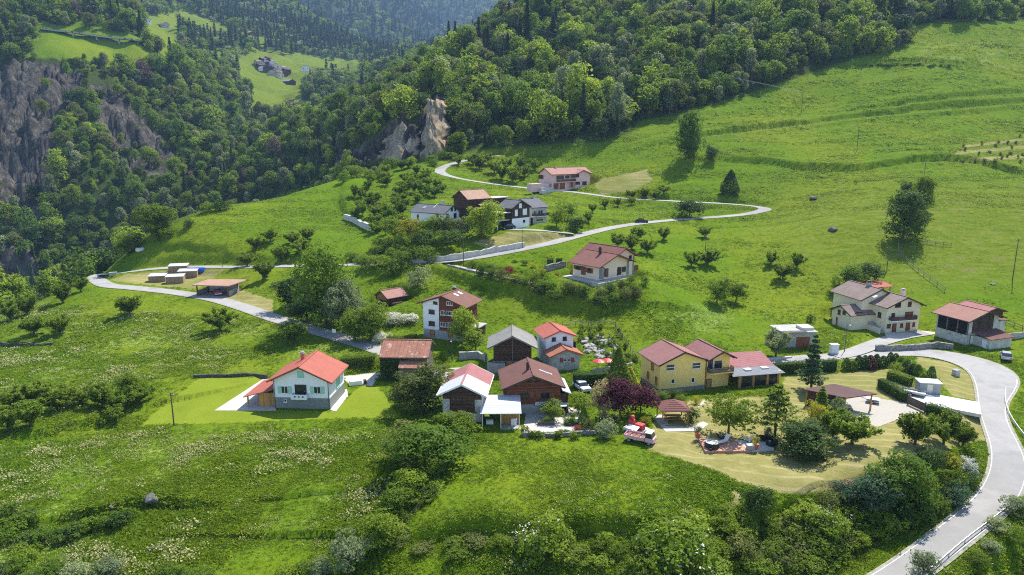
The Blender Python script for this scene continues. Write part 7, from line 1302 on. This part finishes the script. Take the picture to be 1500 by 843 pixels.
# fruit trees
FR = {'fruit trees at the gorge edge of the left meadow': ('yellow green fruit tree at the gorge edge of the meadow', [(92, 444, 6.4, 9), (40, 462, 6, 8), (15, 470, 6, 8), (118, 428, 4.6, 6)]), 'fruit trees with long shadows in the meadow': ('low fruit tree with shadow in the meadow below the hairpin', [(50, 490, 4.8, 8), (88, 490, 5, 8.5), (190, 462, 5.6, 9), (322, 484, 5.6, 9.5), (428, 506, 5.6, 9)]), 'fruit trees above the road shelter': ('spiky fruit tree on the slope above the road shelter', [(362, 386, 5, 8), (388, 410, 5.6, 8), (412, 380, 5.5, 8), (442, 372, 5, 8), (396, 354, 4.6, 7), (428, 358, 4.6, 7), (374, 366, 4.4, 7), (450, 352, 4.4, 7)]),
    'orchard beside the pink house': ('leafy orchard tree beside the pink house', [(672, 243, 5, 7), (702, 248, 6.5, 9), (724, 254, 7, 9), (735, 263, 7, 9.5), (751, 267, 7, 9.5), (768, 260, 6.5, 9), (715, 242, 6, 8), (742, 248, 6, 8), (762, 248, 6, 8), (784, 250, 6, 7), (693, 242, 6, 8)]), 'fruit trees of the middle slope': ('small fruit tree on the slope below the upper road bend', [(1129, 388, 4.2, 6), (1146, 410, 5.4, 7.5), (1167, 393, 4.8, 6), (1013, 391, 4.8, 6.5), (1037, 390, 5.4, 8.5), (973, 352, 4.4, 6), (1032, 348, 4.2, 6), (925, 366, 5, 8), (905, 362, 4.6, 7), (948, 372, 5, 7), (935, 352, 4.4, 7)]),
    'low fruit trees by the mown lawn': ('low dense fruit tree in the meadow scrub near the lawn', [(22, 600, 4.6, 7.5), (55, 592, 4.4, 7), (84, 602, 4.6, 7.5), (118, 592, 4.2, 7), (150, 596, 4.2, 7), (180, 600, 4, 6.5), (45, 624, 4.4, 7), (12, 632, 4.4, 6.5), (205, 590, 3.8, 6), (170, 618, 3, 5)]), 'young trees above the courtyard': ('thin young tree on the terrace above the courtyard', [(868, 312, 4, 4.5), (886, 306, 4, 4.5), (905, 303, 3.6, 4), (925, 300, 3.6, 4), (862, 326, 4, 5)]), 'shrubs near the plot of the pink house': ('dark fruit shrub beside the ploughed plot', [(925, 288, 4, 6), (945, 286, 4.4, 7), (960, 290, 4, 6), (972, 284, 4, 6)])}
for g, (lab, pts) in FR.items():
    for u, v, hh, ww in pts: plant('fruit', u, v, hh * 1.05, ww * 1.12, 'fruit_tree', lab, 'tree', 'leaf_fruit' if (u + v) % 3 else 'leaf_mid', g)
rng = np.random.default_rng(21)
def fill(poly, n, mind, fn):
    P = np.array(poly, float); out = []; tries = 0
    while len(out) < n and tries < 6000:
        tries += 1; u = rng.uniform(P[:, 0].min(), P[:, 0].max()); v = rng.uniform(P[:, 1].min(), P[:, 1].max())
        if sdf(P, np.array([u]), np.array([v]))[0] > 0 and all(abs(u - a) > mind or abs(v - b) > mind * .45 for a, b in out): out.append((u, v))
    for u, v in sorted(out, key=lambda q: q[1]): fn(u, v)
fill([(500, 296), (560, 256), (600, 246), (640, 256), (655, 270), (645, 292), (600, 300), (590, 330), (575, 350), (548, 345), (520, 318)], 46, 9, lambda u, v: plant('fruit', u, v, rng.uniform(3.6, 5.6), rng.uniform(6, 8.5), 'fruit_tree', 'low tree of the overgrown orchard on the slope above the pale boulder wall', 'tree', ['leaf_fruit', 'leaf_mid', 'leaf_green'][int(rng.integers(3))], 'overgrown orchard slope'))
fill([(540, 400), (620, 395), (640, 372), (560, 360), (500, 370), (530, 395)], 16, 14, lambda u, v: plant('bush', u, v, rng.uniform(2.4, 4.2), rng.uniform(4.5, 6.5), 'bush', 'green bush along the upper road below the long white house', mat=['leaf_mid', 'leaf_green', 'leaf_light'][int(rng.integers(3))], group='bushes along the upper road', **B))
fill([(800, 424), (850, 428), (925, 424), (936, 436), (880, 452), (820, 442), (760, 424), (700, 404), (705, 398), (770, 412)], 26, 11, lambda u, v: plant('bush', u, v, rng.uniform(1.4, 3.0), rng.uniform(2.6, 4.2), 'bush', 'garden bush on the bank below the cream chalet terrace', mat=['leaf_mid', 'leaf_dark', 'leaf_green', 'leaf_olive'][int(rng.integers(4))], group='bushes below the cream chalet', **B))
fill([(700, 390), (760, 384), (800, 396), (795, 408), (740, 402)], 12, 10, lambda u, v: plant('bush', u, v, rng.uniform(.7, 1.6), rng.uniform(1.6, 2.8), 'bush', 'low plant in the flower garden below the upper road', mat=['leaf_light', 'leaf_mid', 'leaf_yellow'][int(rng.integers(3))], group='flower garden plants', **B))
fill([(560, 785), (640, 790), (760, 786), (900, 792), (960, 780), (1060, 760), (1160, 742), (1250, 728), (1300, 745), (1330, 770), (1250, 812), (1200, 838), (1100, 850), (940, 850), (860, 822), (700, 812), (570, 815)], 74, 21, lambda u, v: plant('bush' if rng.random() < .7 else 'scrub', u, v, rng.uniform(1.2, 2.7) * (.85 if u > 960 else .45), rng.uniform(2.6, 4.6) * (1 if u > 960 else .75), 'bush', 'wild bush on the rough bank below the fields', mat=['leaf_mid', 'leaf_light', 'leaf_light', 'leaf_olive', 'leaf_fruit'][int(rng.integers(5))], group='wild bushes on the rough bank', **B))
fill([(1220, 730), (1290, 722), (1345, 745), (1390, 700), (1420, 690), (1400, 735), (1330, 775)], 16, 16, lambda u, v: plant('bush', u, v, rng.uniform(1.6, 3.0), rng.uniform(2.6, 4), 'bush', 'bush on the bank between the tan lawn and the road', mat=['leaf_mid', 'leaf_dark', 'leaf_blue'][int(rng.integers(3))], group='bushes between lawn and road', **B))
fill([(-10, 745), (40, 740), (70, 770), (180, 765), (170, 782), (60, 800), (-10, 800)], 12, 16, lambda u, v: plant('scrub', u, v, rng.uniform(1.0, 1.8), rng.uniform(2.4, 4), 'bush', 'dark scrub bush under the step in the lower meadow', mat='leaf_dark' if rng.random() < .5 else 'leaf_green', group='scrub in the lower meadow', **B))
fill([(-10, 812), (50, 822), (160, 838), (330, 846), (500, 838), (500, 858), (-10, 858)], 13, 22, lambda u, v: plant('bush', u, v, rng.uniform(1.0, 2.0), rng.uniform(2.4, 3.6), 'bush', 'bush at the lower end of the meadow', mat=['leaf_mid', 'leaf_grey', 'leaf_green'][int(rng.integers(3))], group='bushes at the lower meadow end', **B))
fill([(640, 690), (600, 720), (570, 770), (550, 790), (575, 800), (620, 740), (655, 690)], 12, 12, lambda u, v: plant('bush', u, v, rng.uniform(1.2, 2.4), rng.uniform(2, 3.2), 'bush', 'bush in the row between the two fields', mat=['leaf_mid', 'leaf_dark', 'leaf_fruit'][int(rng.integers(3))], group='bush row between the fields', **B))
fill([(846, 484), (900, 482), (930, 532), (900, 540), (885, 515), (850, 500)], 34, 7, lambda u, v: plant('plant', u, v, rng.uniform(.8, 1.8), rng.uniform(1.3, 2.4), 'garden_plant', 'green plant between the stones of the rock garden', mat=['leaf_mid', 'leaf_olive', 'leaf_light', 'leaf_green'][int(rng.integers(4))], group='plants of the rock garden', **dict(B, cat='plant')))
fill([(770, 636), (830, 634), (875, 630), (880, 642), (770, 644)], 9, 10, lambda u, v: plant('plant', u, v, rng.uniform(.8, 1.3), rng.uniform(1.3, 2), 'garden_plant', 'green plant along the patio fence', mat='leaf_mid', group='plants along the patio fence', **dict(B, cat='plant')))
fill([(955, 590), (985, 580), (1010, 586), (1000, 600), (960, 600)], 8, 9, lambda u, v: plant('bush', u, v, rng.uniform(1, 2.2), rng.uniform(1.6, 2.6), 'bush', 'garden shrub between the yellow house and the gazebo', mat=['leaf_mid', 'leaf_fruit', 'leaf_dark'][int(rng.integers(3))], group='shrubs by the yellow house', **B))
fill([(1150, 660), (1230, 600), (1250, 620), (1215, 640), (1170, 640)], 9, 10, lambda u, v: plant('bush', u, v, rng.uniform(1.4, 2.8), rng.uniform(2, 3.2), 'bush', 'garden shrub between the terrace and the carport', mat=['leaf_fruit', 'leaf_mid', 'leaf_grey'][int(rng.integers(3))], group='shrubs between terrace and carport', **B))
fill([(1420, 800), (1470, 770), (1520, 740), (1520, 850), (1390, 850)], 10, 18, lambda u, v: plant('bush', u, v, rng.uniform(1., 2.2), rng.uniform(2, 3.6), 'bush', 'bush on the slope outside the guard rail', mat=['leaf_mid', 'leaf_grey'][int(rng.integers(2))], group='bushes outside the guard rail', **B))
fill([(150, 395), (60, 440), (30, 455), (0, 455), (0, 430), (60, 415), (130, 385), (200, 355), (250, 335), (300, 310), (330, 300), (335, 304), (260, 345), (215, 365)], 26, 13, lambda u, v: plant('bush', u, v, rng.uniform(2.2, 4.5), rng.uniform(4, 6.5), 'bush', 'bush along the rim of the gorge', mat=['leaf_mid', 'leaf_dark', 'leaf_light', 'leaf_green'][int(rng.integers(4))], group='bushes along the gorge rim', **B))
fill([(1262, 96), (1320, 92), (1392, 96), (1390, 99), (1320, 96), (1264, 99)], 14, 5, lambda u, v: plant('scrub', u, v, rng.uniform(.8, 1.6), rng.uniform(3, 5.5), 'bush', 'low scrub on the bank line of the top meadow', mat='leaf_mid', group='scrub on the bank of the top meadow', **B))
fill([(1400, 240), (1412, 214), (1500, 200), (1500, 244), (1440, 240)], 22, 8, lambda u, v: plant('plant', u, v, rng.uniform(1.2, 1.8), rng.uniform(1.2, 2), 'vine_plant', 'vine plant of the small vineyard plot', mat='leaf_olive', group='vines of the small plot', **dict(B, cat='vine')))
fill([(560, 262), (500, 250), (470, 268), (420, 282), (360, 300), (380, 290), (480, 258)], 10, 14, lambda u, v: plant('bush', u, v, rng.uniform(2.5, 4), rng.uniform(4, 6), 'bush', 'bush along the top edge of the bright meadow', mat=['leaf_light', 'leaf_mid'][int(rng.integers(2))], group='bushes on the top meadow edge', **B))
fill([(545, 236), (600, 236), (660, 226), (668, 236), (640, 246), (590, 248), (500, 268), (488, 262)], 20, 7, lambda u, v: plant('bush', u, v, rng.uniform(2.5, 5), rng.uniform(4, 7), 'bush', 'bush at the foot of the tan rock face', mat=['leaf_mid', 'leaf_light', 'leaf_green'][int(rng.integers(3))], group='bushes at the foot of the rock face', **B))
for k, u, v, hh, ww, m, lab, ex in (('bush', 577, 474, 2.4, 5, 'blossom_white', 'wide white flowering bush near the small shed', None), ('bush', 598, 474, 2.3, 4.4, 'blossom_white', 'white flowering bush next to the tall chalet', None), ('bush', 562, 502, 2.2, 4, 'blossom_white', 'white flowering bush beside the lower road', None), ('bush', 558, 476, 2.4, 3, 'leaf_silver', 'silvery bush below the small shed', None), ('bush', 790, 814, 3.8, 6.2, 'leaf_mid', 'wide elder bush with white flower heads on the field edge', 'blossom_white'), ('bush', 995, 842, 5.6, 8.5, 'leaf_mid', 'big elder bush with white flower heads at the bottom of the bank', 'blossom_white'), ('bush', 1205, 790, 3.6, 5, 'leaf_mid', 'elder bush with white flower heads above the road', 'blossom_white'), ('bush', 886, 612, 5.2, 4.6, 'blossom_cream', 'cream flowering tall shrub beside the purple tree', None), ('bush', 886, 640, 2.6, 3.4, 'leaf_grey', 'shrub with white flowers at the patio corner', 'blossom_white'), ('bush', 611, 420, 4.6, 6.4, 'leaf_grey', 'grey green bristly shrub above the tall chalet', None), ('bush', 575, 402, 4.2, 7.5, 'leaf_mid', 'wide green bush below the upper road', None), ('ball', 1417, 680, 2.6, 2.8, 'leaf_silver', 'grey white ball shrub at the corner near the road', None), ('ball', 1392, 680, 2.0, 2.6, 'leaf_yellow', 'yellow green ball shrub at the corner near the road', None), ('ball', 1425, 664, 2.2, 2.8, 'leaf_light', 'light green ball shrub behind the grey one', None), ('ball', 1410, 642, 1.3, 2, 'leaf_yellow', 'low golden shrub under the small fruit tree', None), ('bush', 1196, 626, 3.4, 3.4, 'leaf_yellow', 'yellow bamboo like shrub beside the light conifer', None), ('ball', 692, 385, 2.2, 2.4, 'leaf_fruit', 'bright yellow green ball shrub by the upper road', None), ('bush', 745, 394, 1.6, 2.4, 'leaf_red', 'dark red shrub in the flower garden', None), ('ball', 817, 402, 1.2, 1.4, 'leaf_yellow', 'small golden shrub near the cream chalet', None), ('ball', 846, 634, 1.2, 1.5, 'leaf_red', 'dark red shrub at the patio fence', None), ('ball', 833, 620, 1.1, 1.6, 'leaf_light', 'round green shrub on the patio', None), ('ball', 862, 634, 2.2, 2.0, 'leaf_olive', 'olive ball shrub at the patio end', None), ('ball', 1012, 618, 2.4, 2.4, 'leaf_dark', 'dark clipped shrub behind the gazebo', None), ('ball', 1020, 592, 1.2, 1.4, 'leaf_yellow', 'small yellow shrub by the stepping stones', None), ('ball', 945, 622, 1.4, 1.6, 'leaf_yellow', 'yellow flowering shrub beside the red machine', None), ('bush', 590, 588, .9, 2.6, 'leaf_blue', 'flower bed beside the ivy shed', None), ('ball', 925, 416, 2.2, 2.4, 'leaf_fruit', 'yellow green shrub at the corner of the cream chalet', None), ('ball', 945, 418, 2.0, 2.0, 'leaf_dark', 'dark round shrub by the cream chalet wall', None), ('bush', 1240, 715, .9, 4.5, 'leaf_dead', 'brown brush heap at the lower lawn edge', None)): plant(k, u, v, hh, ww, 'flowering_shrub' if (ex or (m and 'blossom' in m)) else 'shrub', lab, 'shrub', m, None, parts=('foliage', 'stem'), extra=ex)
# ------------------------------------------------------------------ light, sky, air
SUN_EL, SUN_AZ = R(54), math.atan2(.56, .83)           # azimuth from +Y towards +X
w = bpy.data.worlds.new('World'); sc.world = w; w.use_nodes = True; nt = w.node_tree; nt.nodes.clear()
sky = nt.nodes.new('ShaderNodeTexSky'); sky.sky_type = 'NISHITA'; sky.sun_disc = False; sky.sun_elevation = SUN_EL; sky.sun_rotation = SUN_AZ; sky.altitude = 1000; sky.dust_density = .6
bg = nt.nodes.new('ShaderNodeBackground'); bg.inputs[1].default_value = .14; wo = nt.nodes.new('ShaderNodeOutputWorld')
nt.links.new(sky.outputs[0], bg.inputs[0]); nt.links.new(bg.outputs[0], wo.inputs[0])
sl = bpy.data.lights.new('sun', 'SUN'); sl.energy = 4.8; sl.angle = R(.5); sl.color = (1, .95, .85); so = bpy.data.objects.new('sun', sl); COL.objects.link(so)
dv = Vector((math.sin(SUN_AZ) * math.cos(SUN_EL), math.cos(SUN_AZ) * math.cos(SUN_EL), math.sin(SUN_EL))); so.rotation_euler = dv.to_track_quat('Z', 'Y').to_euler(); so.location = dv * 300
def haze():
    t = NT('air'); MAT['air'] = t.m
    vol = t.n('VolumePrincipled', {'Color': (.40, .62, 1.0), 'Density': HAZE, 'Anisotropy': 0.0}); t.t.links.new(vol.outputs[0], t.out.inputs['Volume'])
    mb = MB(); mb.box(-20000, 19000, -40, 7000, -220, 1750); o = mb.build('haze', 'air'); tag(o, 'thin blue haze filling the valley', 'haze', kind='stuff')
HAZE = .0001
sc.view_settings.view_transform = 'Standard'; sc.view_settings.look = 'None'; sc.view_settings.exposure = 1.05; sc.view_settings.gamma = 1
cy = sc.cycles; cy.max_bounces = 6; cy.diffuse_bounces = 3; cy.glossy_bounces = 2; cy.transmission_bounces = 3; cy.volume_bounces = 0; cy.transparent_max_bounces = 4; cy.use_denoising = False; cy.caustics_reflective = False; cy.caustics_refractive = False
cy.pixel_filter_type = 'BLACKMAN_HARRIS'; cy.filter_width = 1.1
cy.use_adaptive_sampling = True; cy.adaptive_threshold = .02; cy.sample_clamp_indirect = 4
build_terrain(); build_roads(); forests(); meadow(); haze()
